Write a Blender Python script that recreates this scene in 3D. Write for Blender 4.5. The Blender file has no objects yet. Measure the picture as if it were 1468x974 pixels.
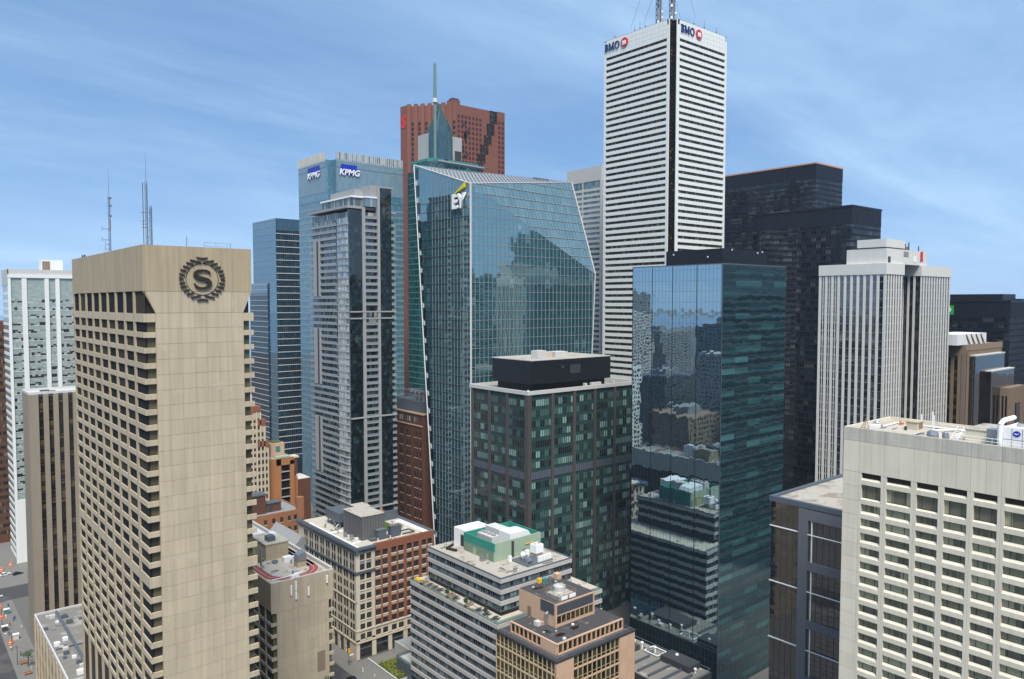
import bpy, bmesh, math, random
from mathutils import Vector, Matrix
random.seed(7)
S = bpy.context.scene
COL = S.collection
R = math.radians

# ---------------------------------------------------------------- camera
cam_d = bpy.data.cameras.new('camera')
cam = bpy.data.objects.new('camera', cam_d)
COL.objects.link(cam)
cam_d.sensor_width = 36.0
cam_d.lens = 26.73
cam_d.clip_start = 1.0
cam_d.clip_end = 20000.0
cam.location = (0, 0, 135)
cam.rotation_euler = (R(90 - 2.836), 0, R(-39.86))
S.camera = cam

# ---------------------------------------------------------------- light
SUN_EL, SUN_AZ = 58.0, (-0.53, -0.85)      # direction towards the sun on the ground plane
sx, sy = SUN_AZ
ln = math.hypot(sx, sy)
to_sun = Vector((sx / ln * math.cos(R(SUN_EL)), sy / ln * math.cos(R(SUN_EL)), math.sin(R(SUN_EL))))
sun_d = bpy.data.lights.new('sun', 'SUN')
sun_d.energy = 3.9
sun_d.angle = R(22)
sun_d.color = (1.0, 0.95, 0.86)
sun = bpy.data.objects.new('sun', sun_d)
sun.rotation_euler = to_sun.to_track_quat('Z', 'Y').to_euler()
sun.location = (0, 0, 500)
COL.objects.link(sun)

W = bpy.data.worlds.new('World')
S.world = W
W.use_nodes = True
nt = W.node_tree
nt.nodes.clear()
def N(t, kind, **kw):
    n = t.nodes.new(kind)
    for k, v in kw.items():
        setattr(n, k, v)
    return n
out = N(nt, 'ShaderNodeOutputWorld')
bg = N(nt, 'ShaderNodeBackground')
bg.inputs['Strength'].default_value = 0.06
sky = N(nt, 'ShaderNodeTexSky', sky_type='NISHITA')
sky.sun_disc = False
sky.sun_elevation = R(SUN_EL)
sky.sun_rotation = math.atan2(sx, sy)
sky.altitude = 100
sky.air_density = 1.0
sky.dust_density = 0.3
sky.ozone_density = 3.0
sv = N(nt, 'ShaderNodeTexCoord')
sa = N(nt, 'ShaderNodeVectorMath', operation='ADD')
sa.inputs[1].default_value = (0, 0, 0.24)
nt.links.new(sv.outputs['Generated'], sa.inputs[0])
sn = N(nt, 'ShaderNodeVectorMath', operation='NORMALIZE')
nt.links.new(sa.outputs[0], sn.inputs[0])
nt.links.new(sn.outputs[0], sky.inputs['Vector'])
# thin streaky cirrus: noise on the plane of the cloud layer (direction / height)
tc = N(nt, 'ShaderNodeTexCoord')
sep = N(nt, 'ShaderNodeSeparateXYZ')
nt.links.new(tc.outputs['Generated'], sep.inputs[0])
def M(t, op, a, b=None, clamp=False):
    n = N(t, 'ShaderNodeMath', operation=op, use_clamp=clamp)
    for i, v in enumerate((a, b)):
        if v is None:
            continue
        if isinstance(v, (int, float)):
            n.inputs[i].default_value = v
        else:
            t.links.new(v, n.inputs[i])
    return n.outputs[0]
zc = M(nt, 'ADD', M(nt, 'MAXIMUM', sep.outputs[2], 0.0), 0.16)
px = M(nt, 'DIVIDE', sep.outputs[0], zc)
py = M(nt, 'DIVIDE', sep.outputs[1], zc)
cmb = N(nt, 'ShaderNodeCombineXYZ')
nt.links.new(px, cmb.inputs[0]); nt.links.new(py, cmb.inputs[1])
def cloud_noise(rot, scl, scale, detail, lo, hi, w):
    mp = N(nt, 'ShaderNodeMapping')
    mp.inputs['Rotation'].default_value = (0, 0, R(rot))
    mp.inputs['Scale'].default_value = scl
    mp.inputs['Location'].default_value = (w, w * 0.7, 0)
    nt.links.new(cmb.outputs[0], mp.inputs[0])
    nz = N(nt, 'ShaderNodeTexNoise')
    nz.inputs['Scale'].default_value = scale
    nz.inputs['Detail'].default_value = detail
    nz.inputs['Roughness'].default_value = 0.62
    nz.inputs['Distortion'].default_value = 0.6
    nt.links.new(mp.outputs[0], nz.inputs['Vector'])
    mr = N(nt, 'ShaderNodeMapRange', interpolation_type='SMOOTHSTEP')
    mr.inputs['From Min'].default_value = lo
    mr.inputs['From Max'].default_value = hi
    nt.links.new(nz.outputs['Fac'], mr.inputs['Value'])
    return mr.outputs[0]
c1 = cloud_noise(-40, (0.55, 0.95, 1), 0.55, 9, 0.28, 0.85, 5.3)
c2 = cloud_noise(-52, (0.45, 1.5, 1), 1.1, 10, 0.42, 0.9, 8.4)
cl = M(nt, 'ADD', M(nt, 'MULTIPLY', c1, 0.85), M(nt, 'MULTIPLY', c2, 0.55), clamp=True)
hzf = M(nt, 'POWER', M(nt, 'SUBTRACT', 1.0, M(nt, 'MAXIMUM', sep.outputs[2], 0.0), True), 7.0)
cl = M(nt, 'ADD', M(nt, 'MULTIPLY', cl, 0.88), M(nt, 'MULTIPLY', hzf, 0.26), clamp=True)
mix = N(nt, 'ShaderNodeMix', data_type='RGBA')
nt.links.new(cl, mix.inputs['Factor'])
hs = N(nt, 'ShaderNodeHueSaturation')
hs.inputs['Saturation'].default_value = 1.24
hs.inputs['Value'].default_value = 2.85
gm = N(nt, 'ShaderNodeGamma')
gm.inputs['Gamma'].default_value = 0.8
nt.links.new(sky.outputs[0], gm.inputs['Color'])
nt.links.new(gm.outputs[0], hs.inputs['Color'])
nt.links.new(hs.outputs[0], mix.inputs['A'])
mix.inputs['B'].default_value = (6.2, 8.9, 12.0, 1)
nt.links.new(mix.outputs['Result'], bg.inputs['Color'])
nt.links.new(bg.outputs[0], out.inputs[0])

S.view_settings.view_transform = 'Standard'
S.view_settings.look = 'None'
S.view_settings.gamma = 1
S.view_settings.exposure = 0.62
S.cycles.max_bounces = 8
S.cycles.transparent_max_bounces = 6

# ---------------------------------------------------------------- materials
MATS = {}
def new_mat(name):
    m = bpy.data.materials.new(name)
    m.use_nodes = True
    t = m.node_tree
    b = t.nodes['Principled BSDF']
    MATS[name] = m
    return m, t, b
def C4(c):
    return (c[0], c[1], c[2], 1)
def plain(name, col, rough=0.8, var=0.12, scale=0.35, obj_var=0.0, streak=0.0, bump=0.0, metal=0.0, spec=0.3, dirt=None):
    """colour with fine grain, weathering patches, vertical run-off stains and a tint per object"""
    m, t, b = new_mat(name)
    b.inputs['Roughness'].default_value = rough
    b.inputs['Metallic'].default_value = metal
    b.inputs['Specular IOR Level'].default_value = spec
    tc = N(t, 'ShaderNodeTexCoord')
    geo = N(t, 'ShaderNodeNewGeometry')
    nz = N(t, 'ShaderNodeTexNoise')
    nz.inputs['Scale'].default_value = scale
    nz.inputs['Detail'].default_value = 8
    nz.inputs['Roughness'].default_value = 0.65
    t.links.new(geo.outputs['Position'], nz.inputs['Vector'])
    f = M(t, 'MULTIPLY_ADD', nz.outputs['Fac'], 2 * var)
    t.nodes[-1].inputs[2].default_value = 1 - var
    if streak:
        mp = N(t, 'ShaderNodeMapping')
        mp.inputs['Scale'].default_value = (1.3, 1.3, 0.05)
        t.links.new(geo.outputs['Position'], mp.inputs[0])
        n2 = N(t, 'ShaderNodeTexNoise')
        n2.inputs['Scale'].default_value = 1.0
        n2.inputs['Detail'].default_value = 5
        t.links.new(mp.outputs[0], n2.inputs['Vector'])
        g = M(t, 'MULTIPLY_ADD', n2.outputs['Fac'], 2 * streak)
        t.nodes[-1].inputs[2].default_value = 1 - streak
        f = M(t, 'MULTIPLY', f, g)
    if obj_var:
        oi = N(t, 'ShaderNodeObjectInfo')
        g = M(t, 'MULTIPLY_ADD', oi.outputs['Random'], 2 * obj_var)
        t.nodes[-1].inputs[2].default_value = 1 - obj_var
        f = M(t, 'MULTIPLY', f, g)
    vm = N(t, 'ShaderNodeVectorMath', operation='SCALE')
    vm.inputs[0].default_value = col
    t.links.new(f, vm.inputs['Scale'])
    last = vm.outputs[0]
    if dirt:
        n3 = N(t, 'ShaderNodeTexNoise')
        n3.inputs['Scale'].default_value = dirt[1]
        n3.inputs['Detail'].default_value = 6
        n3.inputs['Distortion'].default_value = 0.5
        t.links.new(geo.outputs['Position'], n3.inputs['Vector'])
        mr = N(t, 'ShaderNodeMapRange', interpolation_type='SMOOTHSTEP')
        mr.inputs['From Min'].default_value = dirt[2]
        mr.inputs['From Max'].default_value = dirt[2] + 0.12
        t.links.new(n3.outputs['Fac'], mr.inputs['Value'])
        mx = N(t, 'ShaderNodeMix', data_type='RGBA')
        t.links.new(mr.outputs[0], mx.inputs['Factor'])
        t.links.new(last, mx.inputs['A'])
        mx.inputs['B'].default_value = C4(dirt[0])
        last = mx.outputs['Result']
    t.links.new(last, b.inputs['Base Color'])
    if bump:
        bp = N(t, 'ShaderNodeBump')
        bp.inputs['Strength'].default_value = bump
        bp.inputs['Distance'].default_value = 0.05
        n4 = N(t, 'ShaderNodeTexNoise')
        n4.inputs['Scale'].default_value = 4.0
        n4.inputs['Detail'].default_value = 4
        t.links.new(geo.outputs['Position'], n4.inputs['Vector'])
        t.links.new(n4.outputs['Fac'], bp.inputs['Height'])
        t.links.new(bp.outputs[0], b.inputs['Normal'])
    return m
def glass(name, cols, cell=(1.5, 1.5, 3.7), ior=2.0, rough=0.03, tilt=0.004, ripple=0.0, rscale=(0.25, 0.25, 0.25), per_obj=False, tint=(1, 1, 1), weights=None, spec=0.5):
    """coated window glass: each pane of a cell grid has its own blind or room colour and its own slight tilt"""
    m, t, b = new_mat(name)
    b.inputs['Roughness'].default_value = rough
    b.inputs['IOR'].default_value = ior
    b.inputs['Specular Tint'].default_value = C4(tint)
    b.inputs['Specular IOR Level'].default_value = spec
    tc = N(t, 'ShaderNodeTexCoord')
    add = N(t, 'ShaderNodeVectorMath', operation='ADD')
    add.inputs[1].default_value = (0.013, 0.013, 0.013)
    t.links.new(tc.outputs['Object'], add.inputs[0])
    dv = N(t, 'ShaderNodeVectorMath', operation='DIVIDE')
    dv.inputs[1].default_value = cell
    t.links.new(add.outputs[0], dv.inputs[0])
    fl = N(t, 'ShaderNodeVectorMath', operation='FLOOR')
    t.links.new(dv.outputs[0], fl.inputs[0])
    last = fl.outputs[0]
    if per_obj:
        oi = N(t, 'ShaderNodeObjectInfo')
        sc = M(t, 'MULTIPLY', oi.outputs['Random'], 917.0)
        a2 = N(t, 'ShaderNodeVectorMath', operation='ADD')
        t.links.new(last, a2.inputs[0])
        cx = N(t, 'ShaderNodeCombineXYZ')
        t.links.new(sc, cx.inputs[0]); t.links.new(sc, cx.inputs[2])
        t.links.new(cx.outputs[0], a2.inputs[1])
        last = a2.outputs[0]
    wn = N(t, 'ShaderNodeTexWhiteNoise', noise_dimensions='3D')
    t.links.new(last, wn.inputs['Vector'])
    rp = N(t, 'ShaderNodeValToRGB')
    rp.color_ramp.interpolation = 'CONSTANT'
    n = len(cols)
    w = weights or [1.0] * n
    tot = sum(w); pos = 0.0
    els = rp.color_ramp.elements
    while len(els) < n:
        els.new(0.5)
    for i in range(n):
        els[i].position = pos / tot
        pos += w[i]
    for i in range(n):
        els[i].color = C4(cols[i])
    t.links.new(wn.outputs['Value'], rp.inputs[0])
    t.links.new(rp.outputs[0], b.inputs['Base Color'])
    geo = N(t, 'ShaderNodeNewGeometry')
    sb = N(t, 'ShaderNodeVectorMath', operation='SUBTRACT')
    sb.inputs[1].default_value = (0.5, 0.5, 0.5)
    t.links.new(wn.outputs['Color'], sb.inputs[0])
    sc = N(t, 'ShaderNodeVectorMath', operation='SCALE')
    sc.inputs['Scale'].default_value = 2 * tilt
    t.links.new(sb.outputs[0], sc.inputs[0])
    ad = N(t, 'ShaderNodeVectorMath', operation='ADD')
    t.links.new(geo.outputs['Normal'], ad.inputs[0])
    t.links.new(sc.outputs[0], ad.inputs[1])
    last = ad.outputs[0]
    if ripple:
        mp = N(t, 'ShaderNodeMapping')
        mp.inputs['Scale'].default_value = rscale
        t.links.new(geo.outputs['Position'], mp.inputs[0])
        nz = N(t, 'ShaderNodeTexNoise')
        nz.inputs['Scale'].default_value = 1.0
        nz.inputs['Detail'].default_value = 2
        t.links.new(mp.outputs[0], nz.inputs['Vector'])
        s2 = N(t, 'ShaderNodeVectorMath', operation='SUBTRACT')
        s2.inputs[1].default_value = (0.5, 0.5, 0.5)
        t.links.new(nz.outputs['Color'], s2.inputs[0])
        s3 = N(t, 'ShaderNodeVectorMath', operation='SCALE')
        s3.inputs['Scale'].default_value = 2 * ripple
        t.links.new(s2.outputs[0], s3.inputs[0])
        a3 = N(t, 'ShaderNodeVectorMath', operation='ADD')
        t.links.new(last, a3.inputs[0]); t.links.new(s3.outputs[0], a3.inputs[1])
        last = a3.outputs[0]
    nm = N(t, 'ShaderNodeVectorMath', operation='NORMALIZE')
    t.links.new(last, nm.inputs[0])
    t.links.new(nm.outputs[0], b.inputs['Normal'])
    return m

plain('tan_concrete', (0.415, 0.347, 0.243), 0.85, 0.12, 0.12, 0.05, 0.24, 0.1, dirt=((0.44, 0.378, 0.28), 0.22, 0.60))
plain('crown_concrete', (0.35, 0.285, 0.185), 0.85, 0.12, 0.12, 0.04, 0.32, 0.1)
plain('tan_concrete_wall', (0.385, 0.315, 0.21), 0.85, 0.13, 0.12, 0.0, 0.20, 0.1)
plain('pale_concrete', (0.60, 0.55, 0.435), 0.85, 0.10, 0.25, 0.04, 0.16, 0.1)
plain('pale_concrete_wall', (0.60, 0.55, 0.435), 0.85, 0.12, 0.25, 0.0, 0.16, 0.1)
plain('stained_concrete', (0.46, 0.43, 0.36), 0.85, 0.16, 0.5, 0.03, 0.34, 0.1)
plain('rib_stone', (0.60, 0.585, 0.54), 0.7, 0.08, 0.3, 0.04, 0.08)
plain('joint', (0.26, 0.215, 0.15), 0.9, 0.1)
plain('bronze', (0.025, 0.018, 0.013), 0.5, 0.1)
plain('dark_core', (0.012, 0.012, 0.013), 0.5, 0.1)
plain('white_panel', (0.68, 0.695, 0.655), 0.45, 0.04, 0.3, 0.03, 0.03, spec=0.4)
plain('white_paint', (0.78, 0.78, 0.76), 0.5, 0.05, 0.4)
plain('white_metal', (0.70, 0.71, 0.71), 0.45, 0.06, 0.5, spec=0.4)
plain('brown_concrete', (0.25, 0.21, 0.155), 0.85, 0.1, 0.2, 0.04, 0.10)
plain('grey_concrete', (0.36, 0.36, 0.35), 0.85, 0.1, 0.3, 0.03, 0.1)
plain('light_grey', (0.49, 0.48, 0.455), 0.7, 0.08, 0.3, 0.03, 0.08)
plain('mast_green', (0.13, 0.21, 0.19), 0.5, 0.06)
plain('condo_grey', (0.28, 0.285, 0.28), 0.75, 0.08, 0.3, 0.03, 0.08)
plain('mid_grey', (0.22, 0.23, 0.24), 0.6, 0.08, 0.4, 0.04)
plain('charcoal', (0.045, 0.047, 0.052), 0.55, 0.15, 0.4, 0.05)
plain('slate_metal', (0.10, 0.12, 0.145), 0.45, 0.10, 0.4, 0.05, metal=0.2)
plain('black_metal', (0.012, 0.014, 0.018), 0.4, 0.15, 0.2, 0.05)
plain('navy_metal', (0.010, 0.015, 0.026), 0.5, 0.12, 0.2, 0.05)
plain('gravel', (0.36, 0.33, 0.28), 0.95, 0.22, 0.7, bump=0.4, dirt=((0.235, 0.205, 0.165), 0.22, 0.53))
plain('roof_membrane', (0.42, 0.385, 0.32), 0.9, 0.16, 0.5, dirt=((0.29, 0.26, 0.21), 0.25, 0.54))
plain('tar_roof', (0.055, 0.053, 0.055), 0.9, 0.25, 0.6, dirt=((0.10, 0.095, 0.09), 0.25, 0.56))
plain('puddle', (0.012, 0.010, 0.008), 0.25, 0.1)
plain('red_granite', (0.185, 0.07, 0.048), 0.6, 0.14, 0.05, 0.04, 0.05)
plain('red_granite_dark', (0.05, 0.018, 0.014), 0.35, 0.14, 0.05, 0.04)
plain('red_brick', (0.22, 0.085, 0.05), 0.85, 0.14, 0.5, 0.06, 0.05)
plain('brown_brick', (0.105, 0.046, 0.028), 0.85, 0.15, 0.4, 0.05, 0.06)
plain('orange_brick', (0.34, 0.15, 0.055), 0.85, 0.12, 0.4, 0.04, 0.06)
plain('plant_grey', (0.115, 0.112, 0.115), 0.6, 0.08, 0.4, 0.03)
plain('rust_brick', (0.27, 0.12, 0.058), 0.85, 0.14, 0.5, 0.04, 0.06)
plain('cream_stone', (0.50, 0.44, 0.34), 0.85, 0.10, 0.4, 0.04, 0.06)
plain('cream_brick', (0.43, 0.35, 0.22), 0.85, 0.12, 0.4, 0.04, 0.06)
plain('peach_stone', (0.50, 0.335, 0.225), 0.8, 0.08, 0.4, 0.04, 0.05)
plain('brown_stone', (0.22, 0.165, 0.12), 0.75, 0.08, 0.2, 0.04, 0.05)
plain('teal_paint', (0.03, 0.23, 0.17), 0.6, 0.1, 0.5, 0.0, 0.06)
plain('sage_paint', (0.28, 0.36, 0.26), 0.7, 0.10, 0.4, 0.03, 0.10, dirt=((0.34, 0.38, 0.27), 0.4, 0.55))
plain('dark_sage_paint', (0.17, 0.235, 0.17), 0.7, 0.10, 0.4, 0.03, 0.10)  # darker sage paint, own colour of the plant house's left wall and front doors
plain('green_frame', (0.05, 0.20, 0.18), 0.5, 0.1)
plain('grass', (0.055, 0.085, 0.02), 0.95, 0.35, 1.2)
plain('asphalt', (0.05, 0.05, 0.052), 0.9, 0.2, 0.5, dirt=((0.075, 0.073, 0.07), 0.08, 0.52))
plain('tar_gravel', (0.17, 0.16, 0.14), 0.95, 0.2, 0.5, dirt=((0.28, 0.265, 0.24), 0.15, 0.56))
plain('sidewalk', (0.15, 0.145, 0.135), 0.9, 0.15, 0.5)
plain('city_ground', (0.11, 0.105, 0.10), 0.95, 0.25, 0.02)
plain('lake', (0.10, 0.18, 0.26), 0.2, 0.1, 0.01)
plain('road_paint', (0.70, 0.70, 0.66), 0.8, 0.2, 2.0)
plain('track_red', (0.27, 0.065, 0.06), 0.9, 0.12, 0.8)
plain('sign_blue', (0.012, 0.03, 0.36), 0.4, 0.02)
plain('sign_navy', (0.004, 0.035, 0.13), 0.4, 0.02)
plain('sign_red', (0.55, 0.03, 0.03), 0.4, 0.02)
plain('sign_green', (0.02, 0.38, 0.06), 0.4, 0.02)
plain('sign_yellow', (0.65, 0.50, 0.02), 0.4, 0.02)
plain('safety_orange', (0.75, 0.13, 0.02), 0.5, 0.05)
plain('taxi_yellow', (0.75, 0.40, 0.02), 0.4, 0.03)
plain('steel', (0.33, 0.34, 0.36), 0.35, 0.1, 0.6, metal=0.7)
plain('copper_rim', (0.50, 0.26, 0.17), 0.6, 0.1)
plain('bark', (0.05, 0.035, 0.022), 0.9, 0.2, 3)
plain('leaf', (0.055, 0.085, 0.022), 0.7, 0.3, 2.0, 0.1)
plain('leaf_yellow', (0.14, 0.15, 0.025), 0.7, 0.3, 2.0, 0.1)
plain('car_black', (0.01, 0.01, 0.012), 0.15, 0.02, spec=0.6)
plain('car_white', (0.75, 0.75, 0.75), 0.2, 0.02, spec=0.6)
plain('car_red', (0.35, 0.02, 0.02), 0.2, 0.02, spec=0.6)
plain('rubber', (0.015, 0.015, 0.015), 0.8, 0.1)
plain('skin', (0.45, 0.27, 0.19), 0.6, 0.05)
plain('cloth_dark', (0.03, 0.035, 0.05), 0.9, 0.1, 1, 0.4)
plain('curtain', (0.46, 0.40, 0.26), 0.9, 0.12, 1.0, 0.48)
plain('frame_granite', (0.12, 0.125, 0.14), 0.5, 0.12, 0.5, 0.06)
plain('olive_blind', (0.13, 0.115, 0.06), 0.5, 0.1, 1.0, 0.35)
plain('pier_brown', (0.068, 0.062, 0.058), 0.6, 0.1, 0.3, 0.05, 0.06)
plain('terrace_concrete', (0.43, 0.41, 0.38), 0.8, 0.10, 0.3, 0.04, 0.10)
plain('dome_frame', (0.03, 0.10, 0.10), 0.5, 0.1)
plain('rail_panel', (0.20, 0.235, 0.24), 0.25, 0.06, 0.4, 0.12, spec=0.7)
plain('fin_grey', (0.22, 0.27, 0.28), 0.45, 0.05, 0.4)
plain('balcony_slab', (0.27, 0.28, 0.285), 0.7, 0.08, 0.3, 0.04)
# thin clear glass over curtains
def clear_glass(name, refl_ior=0.05, tint=(0.85, 0.9, 0.88)):
    m, t, b = new_mat(name)
    o = t.nodes['Material Output']
    tr = N(t, 'ShaderNodeBsdfTransparent'); tr.inputs[0].default_value = C4(tint)
    gl = N(t, 'ShaderNodeBsdfGlossy'); gl.inputs['Roughness'].default_value = 0.03
    fr = N(t, 'ShaderNodeLayerWeight'); fr.inputs['Blend'].default_value = 0.5
    f2 = M(t, 'ADD', M(t, 'MULTIPLY', M(t, 'POWER', fr.outputs['Facing'], 4.0), 0.8), refl_ior, clamp=True)
    mx = N(t, 'ShaderNodeMixShader')
    t.links.new(f2, mx.inputs[0]); t.links.new(tr.outputs[0], mx.inputs[1]); t.links.new(gl.outputs[0], mx.inputs[2])
    t.links.new(mx.outputs[0], o.inputs[0])
    t.nodes.remove(b)
    return m
clear_glass('clear_glass')
clear_glass('rail_glass', 0.10, (0.66, 0.78, 0.78))
D = lambda k: (0.008 * k, 0.009 * k, 0.009 * k)
glass('hotel_glass', [(0.028, 0.030, 0.030), (0.036, 0.036, 0.032), (0.055, 0.05, 0.038), (0.024, 0.027, 0.030)], (50, 50, 50), 1.42, per_obj=True, tilt=0.01, spec=0.0)
glass('hotel_glass_olive', [(0.085, 0.078, 0.04), (0.07, 0.062, 0.03), (0.03, 0.027, 0.018), (0.10, 0.09, 0.05)], (50, 50, 50), 1.55, per_obj=True, tilt=0.01)
glass('office_dark', [(0.012, 0.014, 0.013), (0.03, 0.035, 0.03), (0.07, 0.09, 0.08), (0.16, 0.20, 0.18)], (1.2, 1.2, 5), 1.6, per_obj=True, weights=[5, 2, 2, 1.2])
glass('white_tower_pane', [(0.015, 0.018, 0.017), (0.26, 0.31, 0.285), (0.20, 0.24, 0.225), (0.34, 0.39, 0.365)], (1.3, 1.3, 1.0), 1.6, per_obj=True, weights=[3.4, 2, 2, 1.5])
glass('green_white_glass', [(0.25, 0.30, 0.275), (0.30, 0.35, 0.325), (0.27, 0.32, 0.295)], (1.6, 1.6, 1.0), 1.6)
glass('brown_strip', [(0.012, 0.010, 0.008), (0.03, 0.022, 0.013), (0.085, 0.062, 0.03), (0.018, 0.013, 0.010)], (9, 9, 1.8), 1.6, weights=[4, 2, 2, 2], per_obj=True)
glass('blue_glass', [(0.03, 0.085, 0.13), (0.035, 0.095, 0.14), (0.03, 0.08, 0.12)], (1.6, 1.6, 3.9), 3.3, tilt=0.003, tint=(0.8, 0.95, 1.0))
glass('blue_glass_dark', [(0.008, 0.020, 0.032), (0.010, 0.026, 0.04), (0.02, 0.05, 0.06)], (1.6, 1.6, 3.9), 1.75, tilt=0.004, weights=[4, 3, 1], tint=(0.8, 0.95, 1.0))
glass('kpmg_glass', [(0.06, 0.14, 0.19), (0.07, 0.16, 0.21), (0.09, 0.185, 0.24)], (1.6, 1.6, 1.95), 2.4, tilt=0.003, tint=(0.85, 0.97, 1.0))
glass('kpmg_spandrel', [(0.13, 0.21, 0.25), (0.15, 0.23, 0.27)], (1.6, 1.6, 3.9), 1.8, rough=0.12, per_obj=True)
glass('condo_dark', [(0.006, 0.009, 0.011), (0.010, 0.016, 0.018), (0.014, 0.026, 0.028), (0.022, 0.046, 0.045)], (1.55, 1.55, 1.6), 1.7, weights=[5, 3, 2, 0.8], tilt=0.006)
glass('condo_window', [(0.02, 0.03, 0.032), (0.06, 0.085, 0.085), (0.16, 0.19, 0.18), (0.30, 0.31, 0.28), (0.40, 0.36, 0.24)], (1.3, 1.3, 5), 1.7, weights=[4, 3, 2, 1, 0.4], per_obj=True, tilt=0.008)
glass('condo_bay', [(0.10, 0.15, 0.16), (0.22, 0.27, 0.28), (0.34, 0.38, 0.38)], (1.3, 1.3, 5), 2.2, per_obj=True, tilt=0.01)
glass('teal_tower_glass', [(0.012, 0.07, 0.07), (0.02, 0.09, 0.088), (0.008, 0.045, 0.048)], (1.6, 1.6, 3.8), 2.0, tint=(0.7, 1, 0.95))
glass('dome_glass', [(0.010, 0.035, 0.045), (0.015, 0.05, 0.06)], (1.6, 1.6, 2.4), 2.0, tilt=0.01)
glass('ey_glass', [(0.020, 0.066, 0.080), (0.024, 0.075, 0.09), (0.03, 0.085, 0.10), (0.08, 0.17, 0.19)], (2.62, 2.62, 4.43), 3.7, tilt=0.006, ripple=0.004, rscale=(0.12, 0.12, 0.12), weights=[4, 4, 3, 0.35], tint=(0.80, 1.0, 0.98))
glass('ey_glass_upper', [(0.10, 0.19, 0.22), (0.12, 0.21, 0.24), (0.09, 0.17, 0.20)], (2.62, 2.62, 4.43), 2.2, tilt=0.006, tint=(0.85, 0.98, 1.0))
glass('grey_tower_glass', [(0.08, 0.16, 0.17), (0.13, 0.21, 0.22), (0.05, 0.10, 0.11)], (2.2, 2.2, 3.8), 1.8)
glass('bank_window', [(0.025, 0.021, 0.016), (0.07, 0.06, 0.043), (0.15, 0.13, 0.09), (0.04, 0.034, 0.026)], (0.9, 0.9, 5), 1.5, weights=[4, 3, 1.6, 3], per_obj=True, spec=0.1)
glass('bank_notch', [(0.010, 0.008, 0.007), (0.016, 0.012, 0.010), (0.10, 0.075, 0.03)], (1.4, 1.4, 1.3), 1.5, weights=[6, 4, 0.6])
glass('black_tower_glass', [(0.010, 0.013, 0.019), (0.018, 0.022, 0.029), (0.04, 0.045, 0.05), (0.09, 0.094, 0.094)], (3.0, 3.0, 3.7), 1.65, weights=[4, 3, 2, 1], tint=(0.9, 0.95, 1))
glass('mirror_glass', [(0.008, 0.020, 0.028), (0.010, 0.024, 0.032)], (1.55, 1.55, 3.75), 6.5, rough=0.01, tilt=0.0025, ripple=0.0042, rscale=(0.40, 0.40, 0.16), tint=(0.72, 0.92, 1.0))
glass('mirror_glass_teal', [(0.007, 0.020, 0.028), (0.009, 0.025, 0.034), (0.011, 0.032, 0.040), (0.03, 0.085, 0.085)], (100, 100, 1.87), 3.0, rough=0.01, tilt=0.001, ripple=0.012, rscale=(0.2, 0.2, 0.7), weights=[5, 4, 3, 0.01], tint=(0.72, 0.97, 0.95))
glass('teal_window', [(0.009, 0.028, 0.036), (0.013, 0.044, 0.054), (0.026, 0.085, 0.092), (0.05, 0.14, 0.145)], (7.9, 7.9, 9), 2.8, rough=0.01, tilt=0.003, ripple=0.010, rscale=(0.2, 0.2, 0.6), weights=[4, 4, 2.2, 0.35], per_obj=True, tint=(0.75, 0.97, 1.0))
glass('green_spandrel', [(0.018, 0.064, 0.061), (0.021, 0.072, 0.068)], (1.5, 1.5, 9), 1.7, rough=0.08, tilt=0.004)
glass('green_window', [(0.010, 0.020, 0.019), (0.018, 0.045, 0.041), (0.055, 0.115, 0.10), (0.12, 0.22, 0.195), (0.20, 0.33, 0.29)], (2.36, 2.36, 9), 1.65, weights=[2.6, 3, 3, 2.6, 1.4], per_obj=True, tilt=0.005)
glass('striped_glass', [(0.012, 0.014, 0.018), (0.022, 0.028, 0.036), (0.05, 0.06, 0.07)], (1.5, 1.5, 1.9), 2.3, tilt=0.004, ripple=0.006, rscale=(0.3, 0.3, 0.3))
glass('terrace_glass', [(0.035, 0.05, 0.055), (0.08, 0.115, 0.125), (0.18, 0.24, 0.245), (0.012, 0.016, 0.018)], (1.25, 1.25, 9), 1.7, weights=[2, 3, 2.4, 3], per_obj=True, tilt=0.006)
glass('bronze_glass', [(0.014, 0.011, 0.007), (0.03, 0.024, 0.013), (0.06, 0.05, 0.025), (0.012, 0.013, 0.010)], (50, 50, 50), 2.1, per_obj=True, tilt=0.008, tint=(1.0, 0.86, 0.55))
glass('smoked_glass', [(0.008, 0.009, 0.010), (0.012, 0.013, 0.014), (0.02, 0.021, 0.022)], (1.6, 1.6, 1.25), 2.3, tilt=0.003, ripple=0.008, rscale=(0.3, 0.3, 0.3))
glass('shop_glass', [(0.015, 0.017, 0.017), (0.03, 0.035, 0.034), (0.07, 0.075, 0.065)], (50, 50, 50), 1.6, per_obj=True, tilt=0.006)
glass('car_glass', [(0.01, 0.012, 0.014)], (50, 50, 50), 1.6)

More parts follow.
